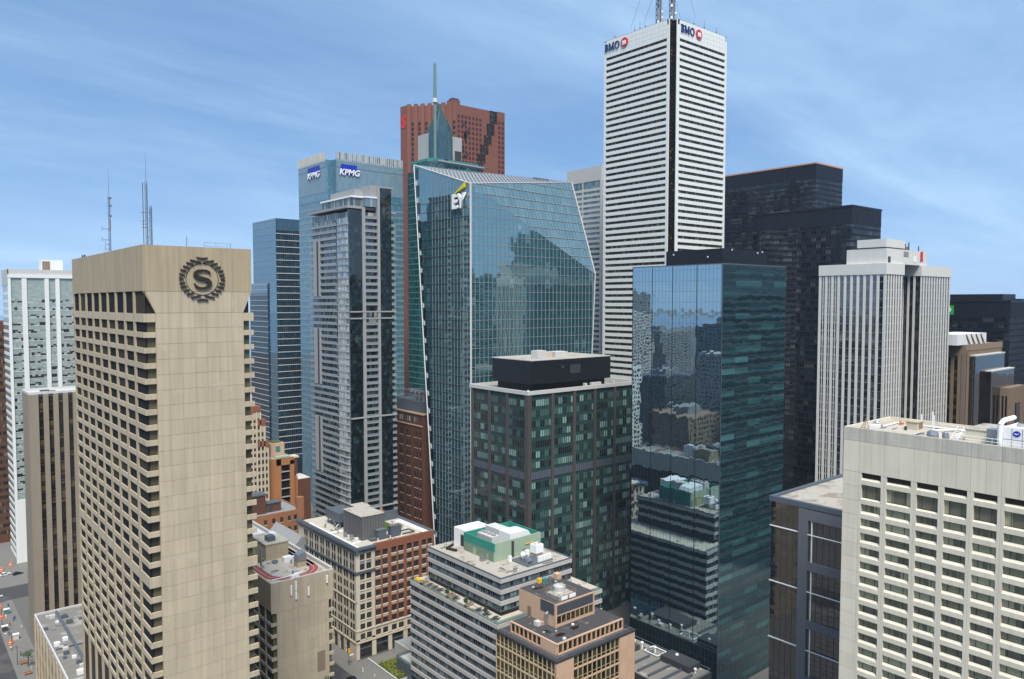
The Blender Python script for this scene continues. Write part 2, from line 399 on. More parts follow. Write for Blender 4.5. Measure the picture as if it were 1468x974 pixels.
# ---------------------------------------------------------------- mesh tools
class MB:
    def __init__(s):
        s.v = []; s.f = []
    def box(s, x0, y0, z0, x1, y1, z1):
        n = len(s.v)
        s.v += [(x0, y0, z0), (x1, y0, z0), (x1, y1, z0), (x0, y1, z0), (x0, y0, z1), (x1, y0, z1), (x1, y1, z1), (x0, y1, z1)]
        s.f += [(n, n + 3, n + 2, n + 1), (n + 4, n + 5, n + 6, n + 7), (n, n + 1, n + 5, n + 4), (n + 1, n + 2, n + 6, n + 5), (n + 2, n + 3, n + 7, n + 6), (n + 3, n, n + 4, n + 7)]
        return s
    def poly(s, pts):
        n = len(s.v)
        s.v += [tuple(p) for p in pts]
        s.f.append(tuple(range(n, n + len(pts))))
        return s
    def prism(s, pts, z0, z1):
        """counter-clockwise plan outline pulled up from z0 to z1"""
        n = len(s.v); k = len(pts)
        s.v += [(p[0], p[1], z0) for p in pts] + [(p[0], p[1], z1) for p in pts]
        s.f.append(tuple(range(n + k - 1, n - 1, -1)))
        s.f.append(tuple(range(n + k, n + 2 * k)))
        for i in range(k):
            j = (i + 1) % k
            s.f.append((n + i, n + j, n + k + j, n + k + i))
        return s
    def slab_xz(s, pts, y0, y1):
        """outline in x,z (counter-clockwise seen from -y) given depth from y0 (front) to y1"""
        n = len(s.v); k = len(pts)
        s.v += [(p[0], y0, p[1]) for p in pts] + [(p[0], y1, p[1]) for p in pts]
        s.f.append(tuple(range(n, n + k)))
        s.f.append(tuple(range(n + 2 * k - 1, n + k - 1, -1)))
        for i in range(k):
            j = (i + 1) % k
            s.f.append((n + j, n + i, n + k + i, n + k + j))
        return s
    def cyl(s, x, y, z0, z1, r0, r1=None, k=12):
        r1 = r0 if r1 is None else r1
        n = len(s.v)
        for (z, r) in ((z0, r0), (z1, r1)):
            s.v += [(x + r * math.cos(2 * math.pi * i / k), y + r * math.sin(2 * math.pi * i / k), z) for i in range(k)]
        s.f.append(tuple(range(n + k - 1, n - 1, -1))); s.f.append(tuple(range(n + k, n + 2 * k)))
        for i in range(k):
            j = (i + 1) % k
            s.f.append((n + i, n + j, n + k + j, n + k + i))
        return s
    def tube(s, a, b, r, k=6, r2=None):
        a = Vector(a); b = Vector(b); d = (b - a)
        if d.length < 1e-6:
            return s
        q = d.to_track_quat('Z', 'Y')
        n = len(s.v); r2 = r if r2 is None else r2
        for (o, rr) in ((a, r), (b, r2)):
            for i in range(k):
                p = o + q @ Vector((rr * math.cos(2 * math.pi * i / k), rr * math.sin(2 * math.pi * i / k), 0))
                s.v.append(tuple(p))
        s.f.append(tuple(range(n + k - 1, n - 1, -1))); s.f.append(tuple(range(n + k, n + 2 * k)))
        for i in range(k):
            j = (i + 1) % k
            s.f.append((n + i, n + j, n + k + j, n + k + i))
        return s
    def lathe(s, x, y, prof, k=12):
        n = len(s.v)
        for (r, z) in prof:
            s.v += [(x + r * math.cos(2 * math.pi * i / k), y + r * math.sin(2 * math.pi * i / k), z) for i in range(k)]
        for a in range(len(prof) - 1):
            for i in range(k):
                j = (i + 1) % k
                s.f.append((n + a * k + i, n + a * k + j, n + (a + 1) * k + j, n + (a + 1) * k + i))
        s.f.append(tuple(range(n + k - 1, n - 1, -1)))
        m = n + (len(prof) - 1) * k
        s.f.append(tuple(range(m, m + k)))
        return s
    def mesh(s, name, mat):
        me = bpy.data.meshes.new(name)
        me.from_pydata(s.v, [], s.f)
        me.materials.append(MATS[mat])
        me.update()
        return me
def BOX(x0, y0, z0, x1, y1, z1):
    return MB().box(x0, y0, z0, x1, y1, z1)
def thing(name, label, cat, loc=(0, 0, 0), group=None, rot=0):
    o = bpy.data.objects.new(name, None)
    o.empty_display_size = 0.5
    o.location = loc
    o.rotation_euler = (0, 0, rot)
    o['label'] = label
    o['category'] = cat
    if group:
        o['group'] = group
    COL.objects.link(o)
    return o
def inst(name, me, parent, loc=(0, 0, 0), rot=0.0):
    o = bpy.data.objects.new(name, me)
    o.location = loc
    if rot:
        o.rotation_euler = (0, 0, rot)
    o.parent = parent
    COL.objects.link(o)
    return o
def part(name, mb, mat, parent, loc=(0, 0, 0), stuff=False, label=None):
    o = inst(name, mb.mesh(name, mat), parent, loc)
    if stuff:
        o['kind'] = 'stuff'
    if label:
        o['label'] = label
    return o
def struct(name, mb, mat):
    o = bpy.data.objects.new(name, mb.mesh(name, mat))
    o['kind'] = 'structure'
    COL.objects.link(o)
    return o
class Face:
    """a wall seen square on: X runs left to right, Z up, d is metres out of the wall.
    side 'R' faces -y and starts at (ox, oy); side 'L' faces -x and starts at its far end (ox, oy)."""
    def __init__(s, root, side, ox, oy):
        s.root = root; s.L = side == 'L'; s.ox = ox; s.oy = oy
    def box(s, mb, x0, x1, z0, z1, d0, d1):
        if s.L:
            mb.box(s.ox - d1, s.oy - x1, z0, s.ox - d0, s.oy - x0, z1)
        else:
            mb.box(s.ox + x0, s.oy - d1, z0, s.ox + x1, s.oy - d0, z1)
        return mb
    def loc(s, x, z, d=0.0):
        return (s.ox - d, s.oy - x, z) if s.L else (s.ox + x, s.oy - d, z)
    @property
    def rot(s):
        return -math.pi / 2 if s.L else 0.0
    def put(s, name, me, x, z, d=0.0, parent=None):
        return inst(name, me, parent or s.root, s.loc(x, z, d), s.rot)
    def one(s, name, mat, x0, x1, z0, z1, d0, d1, stuff=False):
        mb = MB(); s.box(mb, x0, x1, z0, z1, d0, d1)
        return part(name, mb, mat, s.root, stuff=stuff)
    def fins(s, name, mat, xs, w, z0, z1, d0, d1):
        """many thin uprights joined into one stuff part"""
        mb = MB()
        for x in xs:
            s.box(mb, x - w / 2, x + w / 2, z0, z1, d0, d1)
        return part(name, mb, mat, s.root, stuff=True)
    def piers(s, name, mat, xs, w, z0, z1, d0, d1):
        me = BOX(-w / 2, -d1, 0, w / 2, -d0, z1 - z0).mesh(name, mat)
        for x in xs:
            s.put(name, me, x, z0)
    def rows(s, name, mat, x0, x1, zs, h, d0, d1, stuff=False):
        me = BOX(0, -d1, 0, x1 - x0, -d0, h).mesh(name, mat)
        for z in zs:
            s.put(name, me, x0, z)
def wall_box(root, name, mat, w, l, z0, z1, inset=0.0):
    return part(name, BOX(inset, inset, z0, w - inset, l - inset, z1), mat, root)
def ring(root, name, mat, w, l, zs, h, d, x0=0, y0=0):
    """a floor edge that runs round the whole tower, one object per storey"""
    me = BOX(x0 - d, y0 - d, 0, x0 + w + d, y0 + l + d, h).mesh(name, mat)
    for z in zs:
        inst(name, me, root, (0, 0, z))
def parapet(root, name, mat, w, l, z0, z1, t=0.4, x0=0, y0=0, d=0.0):
    x1 = x0 + w + d; y1 = y0 + l + d; x0 -= d; y0 -= d
    mb = MB()
    n = 0
    o = [(x0, y0), (x1, y0), (x1, y1), (x0, y1)]
    i = [(x0 + t, y0 + t), (x1 - t, y0 + t), (x1 - t, y1 - t), (x0 + t, y1 - t)]
    for z in (z0, z1):
        mb.v += [(p[0], p[1], z) for p in o] + [(p[0], p[1], z) for p in i]
    for k in range(4):
        j = (k + 1) % 4
        mb.f += [(k, j, 8 + j, 8 + k), (4 + j, 4 + k, 12 + k, 12 + j), (8 + k, 8 + j, 12 + j, 12 + k), (j, k, 4 + k, 4 + j)]
    return part(name, mb, mat, root)
def frange(a, b, s):
    r = []; n = int(math.floor((b - a) / s + 1e-6)) + 1
    return [a + i * s for i in range(max(n, 0))]
def text_mesh(name, s, size, mat, depth=0.3, bold=0.0, shear=0.0, italic=0.0):
    cu = bpy.data.curves.new(name, 'FONT')
    cu.body = s; cu.size = size; cu.extrude = depth / 2; cu.offset = bold; cu.shear = shear; cu.resolution_u = 3
    cu.align_x = 'CENTER'; cu.align_y = 'CENTER'
    ob = bpy.data.objects.new(name, cu)
    COL.objects.link(ob)
    bpy.context.view_layer.update()
    me = bpy.data.meshes.new_from_object(ob.evaluated_get(bpy.context.evaluated_depsgraph_get()))
    bpy.data.objects.remove(ob); bpy.data.curves.remove(cu)
    for v in me.vertices:
        v.co = Vector((v.co.x, -v.co.z, v.co.y))
    me.materials.clear(); me.materials.append(MATS[mat]); me.name = name
    return me
def lattice(mb, x, y, z0, z1, r, seg, t=0.09):
    """three-legged lattice mast"""
    for i in range(3):
        a = 2 * math.pi * i / 3 + 0.4
        b = 2 * math.pi * (i + 1) / 3 + 0.4
        ax, ay = x + r * math.cos(a), y + r * math.sin(a)
        bx, by = x + r * math.cos(b), y + r * math.sin(b)
        mb.tube((ax, ay, z0), (ax, ay, z1), t, 4)
        z = z0; k = 0
        while z + seg <= z1 + 0.01:
            mb.tube((ax, ay, z), (bx, by, z), t * 0.6, 3)
            mb.tube((ax, ay, z) if k % 2 else (bx, by, z), (bx, by, z + seg) if k % 2 else (ax, ay, z + seg), t * 0.6, 3)
            z += seg; k += 1
# ---------------------------------------------------------------- ground
struct('ground', MB().poly([(-9000, -9000, -0.05), (9000, -9000, -0.05), (9000, 9000, -0.05), (-9000, 9000, -0.05)]), 'city_ground')
struct('lake', MB().poly([(1600, -6000, 0.4), (8900, -6000, 0.4), (8900, 8900, 0.4), (-6000, 8900, 0.4), (-6000, 3200, 0.4), (1600, 1500, 0.4)]), 'lake')
def road(x0, y0, x1, y1, z=0.0):
    struct('road', MB().poly([(x0, y0, z), (x1, y0, z), (x1, y1, z), (x0, y1, z)]), 'asphalt')
road(14, -60, 34.6, 900)                 # street along the hotel
road(110, -40, 127.5, 700, 0.004)        # street between the low wing and the brick block
road(-300, 406, 700, 424, 0.008)         # cross street far
road(34.6, 100, 560, 118, 0.012)
struct('pavement', BOX(34.6, 118.2, -0.04, 42.9, 405.5, 0.14), 'sidewalk')
struct('pavement', BOX(34.6, 424.5, -0.04, 110, 700, 0.14), 'sidewalk')
struct('pavement', BOX(127.5, 118.2, -0.04, 134.4, 405.5, 0.14), 'sidewalk')
struct('pavement', BOX(106.6, 118.2, -0.04, 110, 405.5, 0.14), 'sidewalk')
struct('pavement', BOX(134.41, 221, -0.04, 190, 251, 0.13), 'sidewalk')
struct('pavement', BOX(42.91, 310.2, -0.04, 62, 341, 0.135), 'sidewalk')
for xs, y0, y1 in ((24.2, 150, 404), (118.8, 150, 404)):
    me = BOX(-0.09, 0, 0.016, 0.09, 3.0, 0.02).mesh('lane_mark', 'road_paint')
    for y in frange(y0, y1, 8.5):
        o = inst('lane_mark', me, None, (xs, y, 0)); o['kind'] = 'structure'
for y in (398.5, 401.5):
    o = inst('stop_line', BOX(15, 0, 0.016, 34, 0.5, 0.02).mesh('stop_line', 'road_paint'), None, (0, y, 0)); o['kind'] = 'structure'

# ---------------------------------------------------------------- hotel with the round S emblem
h = thing('hotel_tower', 'tall tan concrete hotel with a big round S emblem on its blank end wall', 'hotel', (43, 172.5, 0))
HW, HL = 23.2, 74.2
part('core', BOX(0.45, 0.9, 0, HW - 0.5, HL - 0.5, 146.2), 'bronze', h)
# blank end wall that flares out into the crown
part('end_wall', MB().slab_xz([(2.4, 0), (21.2, 0), (21.2, 132.7), (HW - 0.06, 137.25), (HW - 0.06, 146.95), (0.06, 146.95), (0.06, 137.25), (2.4, 132.7)], 0.06, 0.88), 'joint', h)
xs = [2.4, 5.05, 7.75, 10.4, 13.1, 15.8, 18.5, 21.2]
zz = [132.6 - 3.3 * k for k in range(26)]
wm = {}
for i in range(7):
    w = round(xs[i + 1] - xs[i], 3)
    for z in zz:
        if w not in wm:
            wm[w] = BOX(0.014, 0.0, 0.028, w - 0.014, 0.05, 3.272).mesh('concrete_panel', 'tan_concrete')
        inst('concrete_panel', wm[w], h, (xs[i], 0.012 * random.random(), z - 3.3))
for (x0, x1) in ((2.4, 5.05), (5.05, 7.75), (7.75, 10.4), (10.4, 13.1), (13.1, 15.8), (15.8, 18.5), (18.5, 21.2)):
    part('concrete_panel', MB().slab_xz([(x0 + 0.02 - (1.9 if x0 < 3 else 0), 137.2), (x0 + 0.02, 132.65), (x1 - 0.02, 132.65), (x1 - 0.02 + (1.9 if x1 > 21 else 0), 137.2)], 0.0, 0.05), 'tan_concrete', h)
ne = 9
for i in range(ne):
    x0 = HW * i / ne; x1 = HW * (i + 1) / ne
    part('crown_panel', BOX(x0 + 0.015, 0, 137.28, x1 - 0.015, 0.05, 147.0), 'crown_concrete', h)
part('crown', BOX(0.06, 0.89, 137.3, HW - 0.06, HL, 146.9), 'tan_concrete_wall', h)
F = Face(h, 'L', 0, HL)
cw = HL / 24
me = BOX(0.015, 0.0, 0, cw - 0.015, 0.05, 9.7).mesh('crown_panel', 'crown_concrete')
for i in range(24):
    F.put('crown_panel', me, i * cw, 137.3, 0.0)
part('roof', BOX(0.5, 0.95, 146.0, HW - 0.5, HL - 0.4, 146.3), 'gravel', h)
# long side: window columns and floors
ncol = 9; pitch = HL / ncol - 0.02
zt = []
for k in range(27):
    z = 130.7 - 3.3 * k - (1.1 if k > 16 else 0)
    zt.append(z)
zt_sh = [z for z in zt]
me_big = BOX(0, 0, 0, 7.1, 0.06, 4.75).mesh('window', 'hotel_glass')
me_w = BOX(0, 0, 0, 6.6, 0.06, 2.14).mesh('window', 'hotel_glass')
me_mul = BOX(-0.06, -0.08, 0, 0.06, 0.0, 2.14).mesh('mullion', 'bronze')
for c in range(ncol):
    x = c * pitch + 1.0
    F.put('window', me_big, x + 0.3, 132.5, -0.32)
    for z in zt:
        w = F.put('window', me_w, x + 0.4, z - 2.14, -0.32)
        w.name = 'window'
sp_h = 1.16
for k, z in enumerate([132.5] + [q - 2.14 for q in zt]):
    hh = sp_h + (1.1 if k == 17 else 0)
    hh += 0.65 if k == 0 else 0
    F.one('spandrel', 'tan_concrete', 0, HL - 0.03, z - hh, z, -0.44, -0.06)
pm = BOX(-0.62, 0.02, 0, 0.62, 0.44, 137.2).mesh('pier', 'tan_concrete_wall')
for c in range(1, ncol):
    F.put('pier', pm, c * pitch + 0.6, 0, 0.0)
F.put('pier', BOX(-0.3, 0.02, 0, 0.5, 0.44, 137.2).mesh('pier', 'tan_concrete_wall'), 0.31, 0, 0.0)
# corner windows at both ends of the end wall
cwm = BOX(0, 0, 0, 1.5, 0.06, 2.14).mesh('corner_window', 'hotel_glass_olive')
csp = BOX(0, 0, 0, 2.36, 0.5, sp_h).mesh('corner_spandrel', 'tan_concrete')
for k, z in enumerate(zt):
    inst('corner_window', cwm, h, (0.86, 0.8, z - 2.14))
    inst('corner_window', cwm, h, (21.25, 0.8, z - 2.14))
for k, z in enumerate([132.5] + [q - 2.14 for q in zt]):
    hh = sp_h + (1.1 if k == 17 else 0) + (0.65 if k == 0 else 0)
    m2 = csp if abs(hh - sp_h) < 1e-6 else BOX(0, 0, 0, 2.36, 0.5, hh).mesh('corner_spandrel', 'tan_concrete')
    inst('corner_spandrel', m2, h, (0.02, 0.12, z - hh))
    inst('corner_spandrel', m2, h, (21.22, 0.12, z - hh), 0)
# emblem
def ring_piece(mb, cx, cz, r0, r1, n=48):
    for i in range(n):
        a = 2 * math.pi * i / n; b = 2 * math.pi * (i + 1) / n
        mb.slab_xz([(cx + r0 * math.cos(b), cz + r0 * math.sin(b)), (cx + r0 * math.cos(a), cz + r0 * math.sin(a)), (cx + r1 * math.cos(a), cz + r1 * math.sin(a)), (cx + r1 * math.cos(b), cz + r1 * math.sin(b))], -0.10, 0.0)
ex, ez = 12.2, 140.0
mb = MB(); ring_piece(mb, 0, 0, 3.42, 3.50)
emb = part('emblem', mb, 'bronze', h, (ex, -0.05, ez))
def bar(pts):
    area = sum(pts[j][0] * pts[(j + 1) % len(pts)][1] - pts[(j + 1) % len(pts)][0] * pts[j][1] for j in range(len(pts)))
    part('emblem_bar', MB().slab_xz(pts if area > 0 else pts[::-1], -0.28, 0.04), 'bronze', emb)
# feather bars of the right half (inner end, outer end); the left half mirrors them
BARS = [((0.26, 3.62), (2.5, 4.10)), ((1.9, 3.10), (3.3, 3.53)), ((2.75, 2.38), (3.98, 2.76)), ((3.37, 1.66), (4.53, 1.95)), ((3.71, 0.74), (4.78, 1.07)),
        ((3.68, -0.80), (4.78, -1.10)), ((3.34, -1.61), (4.6, -1.90)), ((2.83, -2.41), (4.02, -2.70)), ((1.9, -3.03), (3.38, -3.47)), ((0.4, -3.6), (2.5, -4.15))]
for (ix_, iz_), (ox_, oz_) in BARS:
    for s in (1, -1):
        dx, dz = ox_ - ix_, oz_ - iz_; l = math.hypot(dx, dz); t = 0.17
        nx, nz_ = -dz / l * t, dx / l * t
        bar([((ix_ + nx) * s, iz_ + nz_), ((ix_ - nx) * s, iz_ - nz_), ((ox_ - nx) * s, oz_ - nz_), ((ox_ + nx) * s, oz_ + nz_)])
for s in (1, -1):
    for m_ in (1, -1):
        bar([(0, 4.28 * s), (0, 4.66 * s), (1.2 * m_, 4.84 * s), (1.1 * m_, 4.56 * s)])
        bar([(3.95 * m_, 0.03 * s), (4.85 * m_, 0.42 * s), (4.85 * m_, 0.12 * s), (4.4 * m_, 0.0)])
# letter S as a brush stroke of varying width
pts = [(1.72, 1.15, 0.10), (1.45, 1.55, 0.22), (0.8, 1.88, 0.22), (0, 1.95, 0.20), (-0.85, 1.80, 0.30), (-1.42, 1.35, 0.40), (-1.50, 0.80, 0.46), (-1.10, 0.36, 0.48), (-0.30, 0.12, 0.46), (0.55, -0.05, 0.46), (1.22, -0.32, 0.48), (1.58, -0.82, 0.46), (1.42, -1.42, 0.38), (0.80, -1.85, 0.27), (0, -2.0, 0.20), (-0.85, -1.90, 0.22), (-1.45, -1.55, 0.22), (-1.75, -0.95, 0.10)]
mb = MB()
L_, R_ = [], []
for i, (x, z, w) in enumerate(pts):
    a = pts[max(i - 1, 0)]; b = pts[min(i + 1, len(pts) - 1)]
    dx, dz = b[0] - a[0], b[1] - a[1]; l = math.hypot(dx, dz)
    L_.append((x - dz / l * w, z + dx / l * w)); R_.append((x + dz / l * w, z - dx / l * w))
for i in range(len(pts) - 1):
    mb.slab_xz([L_[i], R_[i], R_[i + 1], L_[i + 1]], -0.35, 0.04)
part('emblem_letter', mb, 'bronze', emb)
# roof gear on the hotel
def mast(x, y, z0, z1, zt, twin, parent, sc=1.0):
    m = MB()
    lattice(m, 0, 0, z0, z1, 0.28 * sc, 1.1 * sc, 0.05 * sc)
    m.tube((0, 0, z1), (0, 0, zt), 0.05 * sc, 5, 0.02)
    mm = part('antenna_mast', m, 'slate_metal', parent, (x, y, 0))
    return mm
m1 = mast(7, 60.5, 146.3, 164, 171.5, 0, h)
for z, a in ((149.5, -1.6), (152, -2.6), (155.0, -2.6), (150.8, -1.4)):
    part('aerial_arm', MB().tube((0, 0, z), (a * 0.7, -a * -0.2, z), 0.07, 4).tube((a * 0.7, 0.5, z - 0.5), (a * 0.7, 0.5, z + 0.9), 0.05, 4), 'slate_metal', m1)
for z in (158.4, 161.2, 163.3):
    part('aerial_dish', MB().cyl(0.3, 0, z, z + 0.5, 0.4, 0.3, 8), 'slate_metal', m1)
part('obstruction_stripe', MB().tube((0.3, 0, 154.8), (0.3, 0, 157.6), 0.07, 5), 'track_red', m1)
m2 = mast(6.5, 21, 146.3, 163.3, 169.8, 0, h)
part('mast_spine', MB().tube((-0.6, 0.6, 146.3), (-0.6, 0.6, 163.0), 0.09, 5), 'slate_metal', m2)
m3 = MB(); lattice(m3, 0.75, -0.5, 146.3, 157.6, 0.3, 1.0, 0.06); part('aerial_frame', m3, 'slate_metal', m2)
for z in (152.5, 153.3, 154.0, 156.0):
    part('aerial_arm', MB().tube((0, 0, z), (-1.0, 0.8, z), 0.06, 4), 'slate_metal', m2)
for x, y in ((2.5, 6.5), (9.5, 1.6), (19, 1.6)):
    part('whip_aerial', MB().tube((x, y, 146.2), (x + 0.1, y, 149.3 if x < 15 else 148.3), 0.09, 5), 'steel', h)
mb = MB()
for x in (13.5, 16, 18.5):
    mb.tube((x, 2, 146.2), (x, 2, 148.2), 0.04, 4)
mb.tube((13.5, 2, 148.2), (18.5, 2, 148.2), 0.04, 4); mb.tube((13.5, 2, 147.4), (18.5, 2, 147.4), 0.04, 4)
part('guard_rail', mb, 'steel', h)
for x, y in ((1.2, 63), (1.2, 66)):
    part('vent_pipe', MB().cyl(x, y, 146.2, 147.9, 0.22), 'charcoal', h)

# ---------------------------------------------------------------- low podium roof beside the hotel
p = thing('podium_block', 'low tan podium with a cluttered tar and gravel roof beside the hotel', 'building', (39.2, 248.0, 0))
PW, PL = 30.0, 62.0
part('wall', BOX(0.2, 0.2, 0, PW, PL, 24.2), 'tan_concrete_wall', p)
Fp = Face(p, 'L', 0.2, PL)
Fp.piers('pier', 'tan_concrete', frange(1.0, PL - 1, 6.1), 1.2, 0, 23.8, 0.0, 0.35)
wm_ = BOX(0, 0, 0, 4.2, 0.05, 3.0).mesh('window', 'hotel_glass_olive')
for x in frange(1.9, PL - 5, 6.1):
    for z in (4, 10, 16):
        Fp.put('window', wm_, x, z, 0.06)
parapet(p, 'parapet', 'light_grey', PW, PL, 23.9, 25.0, 0.45)
part('roof', BOX(0.46, 0.46, 24.21, PW - 0.46, PL - 0.46, 24.4), 'tar_gravel', p)
part('roof_pipe', MB().tube((6.5, 0.6, 24.8), (6.5, PL - 2, 24.8), 0.45, 8), 'slate_metal', p)
part('roof_pipe', MB().tube((1, 26, 24.8), (14, 26, 24.8), 0.16, 6), 'charcoal', p)
for i in range(26):
    x = random.choice([random.uniform(1, 5.5), random.uniform(7.5, 15)]); y = random.uniform(3, PL - 3); s = random.uniform(0.4, 1.1)
    part('rooftop_unit', BOX(-s, -s * 0.8, 0, s, s * 0.8, s * 1.3).box(-s * 0.7, -s * 0.5, s * 1.3 + 0.004, s * 0.7, s * 0.5, s * 1.5), random.choice(['white_metal', 'mid_grey', 'light_grey', 'slate_metal']), p, (x, y, 24.4))

# ---------------------------------------------------------------- brown ribbed tower
c = thing('ribbed_tower', 'narrow brown concrete tower with tall vertical ribs left of the hotel', 'tower', (43.5, 341.5, 0))
CWD, CL = 27.0, 16.0
part('wall', BOX(0.5, 0.5, 0, CWD, CL, 99.0), 'brown_concrete', c)
part('side_wall', BOX(0.0, 0.0, 0, 0.49, CL, 99.3), 'brown_concrete', c)
Fc = Face(c, 'R', 0, 0.5)
part('corner_pier', BOX(0.5, -0.35, 0, 3.3, 0.49, 99.3), 'brown_concrete', c)
for x in frange(4.9, 25, 3.35):
    part('rib', BOX(x, -0.35, 0, x + 1.75, 0.49, 99.3), 'brown_concrete', c)
gm = BOX(0, -0.02, 0, 1.62, 0.04, 98.0).mesh('window_strip', 'brown_strip')
fm = BOX(0, -0.06, 0, 1.6, -0.025, 0.55).mesh('floor_panel', 'bronze')
for x in [3.3] + [q + 1.75 for q in frange(4.9, 22, 3.35)]:
    inst('window_strip', gm, c, (x, 0.42, 0.4))
mb = MB()
for x in [3.3] + [q + 1.75 for q in frange(4.9, 22, 3.35)]:
    for z in frange(3, 97, 3.6):
        mb.box(x, 0.36, z, x + 1.6, 0.40, z + 0.7)
part('floor_panel', mb, 'bronze', c, stuff=True)
parapet(c, 'parapet', 'light_grey', CWD, CL, 99.31, 100.2, 0.5)
part('roof', BOX(0.5, 0.5, 99.02, CWD - 0.5, CL - 0.5, 99.3), 'light_grey', c)
for x, y, s in ((4, 4, 0.5), (9, 7, 0.6), (12, 3, 0.7), (7, 11, 0.8)):
    part('rooftop_unit', BOX(-s * 2, -s, 0, s * 2, s, 0.5), 'charcoal', c, (x, y, 99.3))

# ---------------------------------------------------------------- white office tower at the far left
b = thing('white_office_tower', 'white framed office tower with pale green window bands at the left edge', 'tower', (51.3, 460.1, 0))
BW, BL = 60.0, 23.5
part('core', BOX(0.3, 0.3, 0, BW, BL, 149.0), 'green_white_glass', b)
Fb = Face(b, 'R', 0, 0.3)
zs = frange(37, 138, 3.9)
bays = [(1.3, 6.0), (8.2, 16.1), (18.0, 21.0), (22.9, 30.8), (33, 36), (38, 45.5)]
for (x0, x1) in bays:
    me = BOX(0, -0.04, 0, x1 - x0, 0.02, 1.75).mesh('window_band', 'white_tower_pane')
    for z in zs:
        Fb.put('window_band', me, x0, z, 0.02)
    Fb.rows('floor_line', 'white_metal', x0, x1, [z - 0.22 for z in zs], 0.2, 0.01, 0.10)
for i in range(len(bays)):
    x0 = bays[i][1]; x1 = bays[i + 1][0] if i + 1 < len(bays) else BW
    Fb.one('pier', 'white_panel', x0, x1, 0, 147.2, -0.2, 0.55)
Fb.one('pier', 'white_panel', 0.02, 1.3, 0, 147.2, -0.28, 0.55)
Fb.one('cornice', 'white_panel', 0.0, BW, 143.4 + 3.9, 149.0, -0.3, 0.7)
Fb.one('top_band', 'light_grey', 0.0, BW, 149.02, 151.6, -0.3, 0.3)
Fb.one('base_wall', 'white_panel', 0.02, BW, 0, 33, -0.2, 0.5)
Fb2 = Face(b, 'L', 0.3, BL)
Fb2.rows('spandrel', 'white_panel', 0.1, BL - 0.02, frange(2, 140, 3.9), 1.5, -0.1, 0.15)
Fb2.one('top_band', 'light_grey', 0.0, BL, 143.5, 151.5, -0.2, 0.28)
part('roof', BOX(0.6, 0.6, 149.0, BW, BL, 150.4), 'light_grey', b)
ph = part('penthouse', BOX(16, 8, 150.4, 26, 16, 157.2), 'white_panel', b)
part('penthouse_door', BOX(16.5, 7.8, 150.5, 20.0, 7.99, 156.4), 'brown_stone', ph)
# ---------------------------------------------------------------- blue glass towers behind the hotel
f = thing('blue_glass_tower', 'slim blue glass tower with white floor lines on its dark side', 'tower', (226.1, 540.7, 0))
FW, FL = 18.2, 44.4
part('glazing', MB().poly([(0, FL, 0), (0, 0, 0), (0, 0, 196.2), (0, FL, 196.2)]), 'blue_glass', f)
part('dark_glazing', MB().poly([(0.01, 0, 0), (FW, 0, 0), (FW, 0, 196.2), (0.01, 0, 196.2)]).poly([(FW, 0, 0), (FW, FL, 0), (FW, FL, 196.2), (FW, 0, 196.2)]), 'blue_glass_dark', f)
part('roof', BOX(0.05, 0.05, 190, FW - 0.05, FL, 196.0), 'mid_grey', f)
Ff = Face(f, 'R', 0, 0)
Ff.rows('floor_line', 'light_grey', 0.1, FW, frange(20, 188, 4.85), 0.5, 0.0, 0.35)
Ff.one('crown_panel', 'blue_glass', 0.02, FW, 187.5, 196.1, 0.01, 0.1)
Ff.fins('mullion_grid', 'slate_metal', frange(1.6, FW, 1.62), 0.12, 0, 196, 0.0, 0.12)
Ff2 = Face(f, 'L', 0, FL)
Ff2.rows('floor_line', 'mid_grey', 0, FL, frange(20, 195, 4.85), 0.28, 0.0, 0.12)
f2 = thing('blue_glass_slab', 'lower blue glass slab beside the hotel top, in front of the slim blue tower', 'tower', (225.2, 555.5, 0))
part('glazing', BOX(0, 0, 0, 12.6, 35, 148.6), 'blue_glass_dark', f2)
part('roof', BOX(0.2, 0.2, 148.61, 12.4, 34.8, 149.0), 'mid_grey', f2)
Fg = Face(f2, 'L', 0, 35)
Fg.rows('floor_line', 'light_grey', 0, 35, frange(20, 148, 4.0), 0.35, 0.0, 0.25)
Fg.one('crown_panel', 'blue_glass', 0.02, 34.9, 141.3, 148.7, 0.02, 0.1)
Fg.fins('mullion_grid', 'slate_metal', frange(0.8, 35, 1.6), 0.08, 0, 141, 0.0, 0.06)

# ---------------------------------------------------------------- pale glass tower with blue KPMG signs
k = thing('pale_glass_tower', 'pale blue glass tower with blue KPMG signs on two faces', 'tower', (220, 441.6, 0))
KW, KL, KH = 53.4, 45.0, 224.6
NA, NB = 4.6, 5.4                                        # notch cut from the near corner
part('glazing', MB().prism([(NA, 0), (KW, 0), (KW, KL), (0, KL), (0, NB), (NA, NB)], 0, KH), 'kpmg_glass', k)
Fr = Face(k, 'R', 0, 0); Fl = Face(k, 'L', 0, KL)
zs = frange(40, 196, 3.95)
mr_ = BOX(0, -0.10, 0, KW - NA, 0, 1.5).mesh('spandrel', 'kpmg_spandrel')
ml_ = BOX(0, -0.10, 0, KL - NB, 0, 1.5).mesh('spandrel', 'kpmg_spandrel')
for z in zs:
    Fr.put('spandrel', mr_, NA, z, 0.01); Fl.put('spandrel', ml_, 0, z, 0.01)
    inst('notch_line', BOX(0, 0, 0, NA - 0.02, 0.3, 0.9).mesh('notch_line', 'kpmg_spandrel') if z == zs[0] else bpy.data.meshes['notch_line'], k, (0.02, NB - 0.32, z))
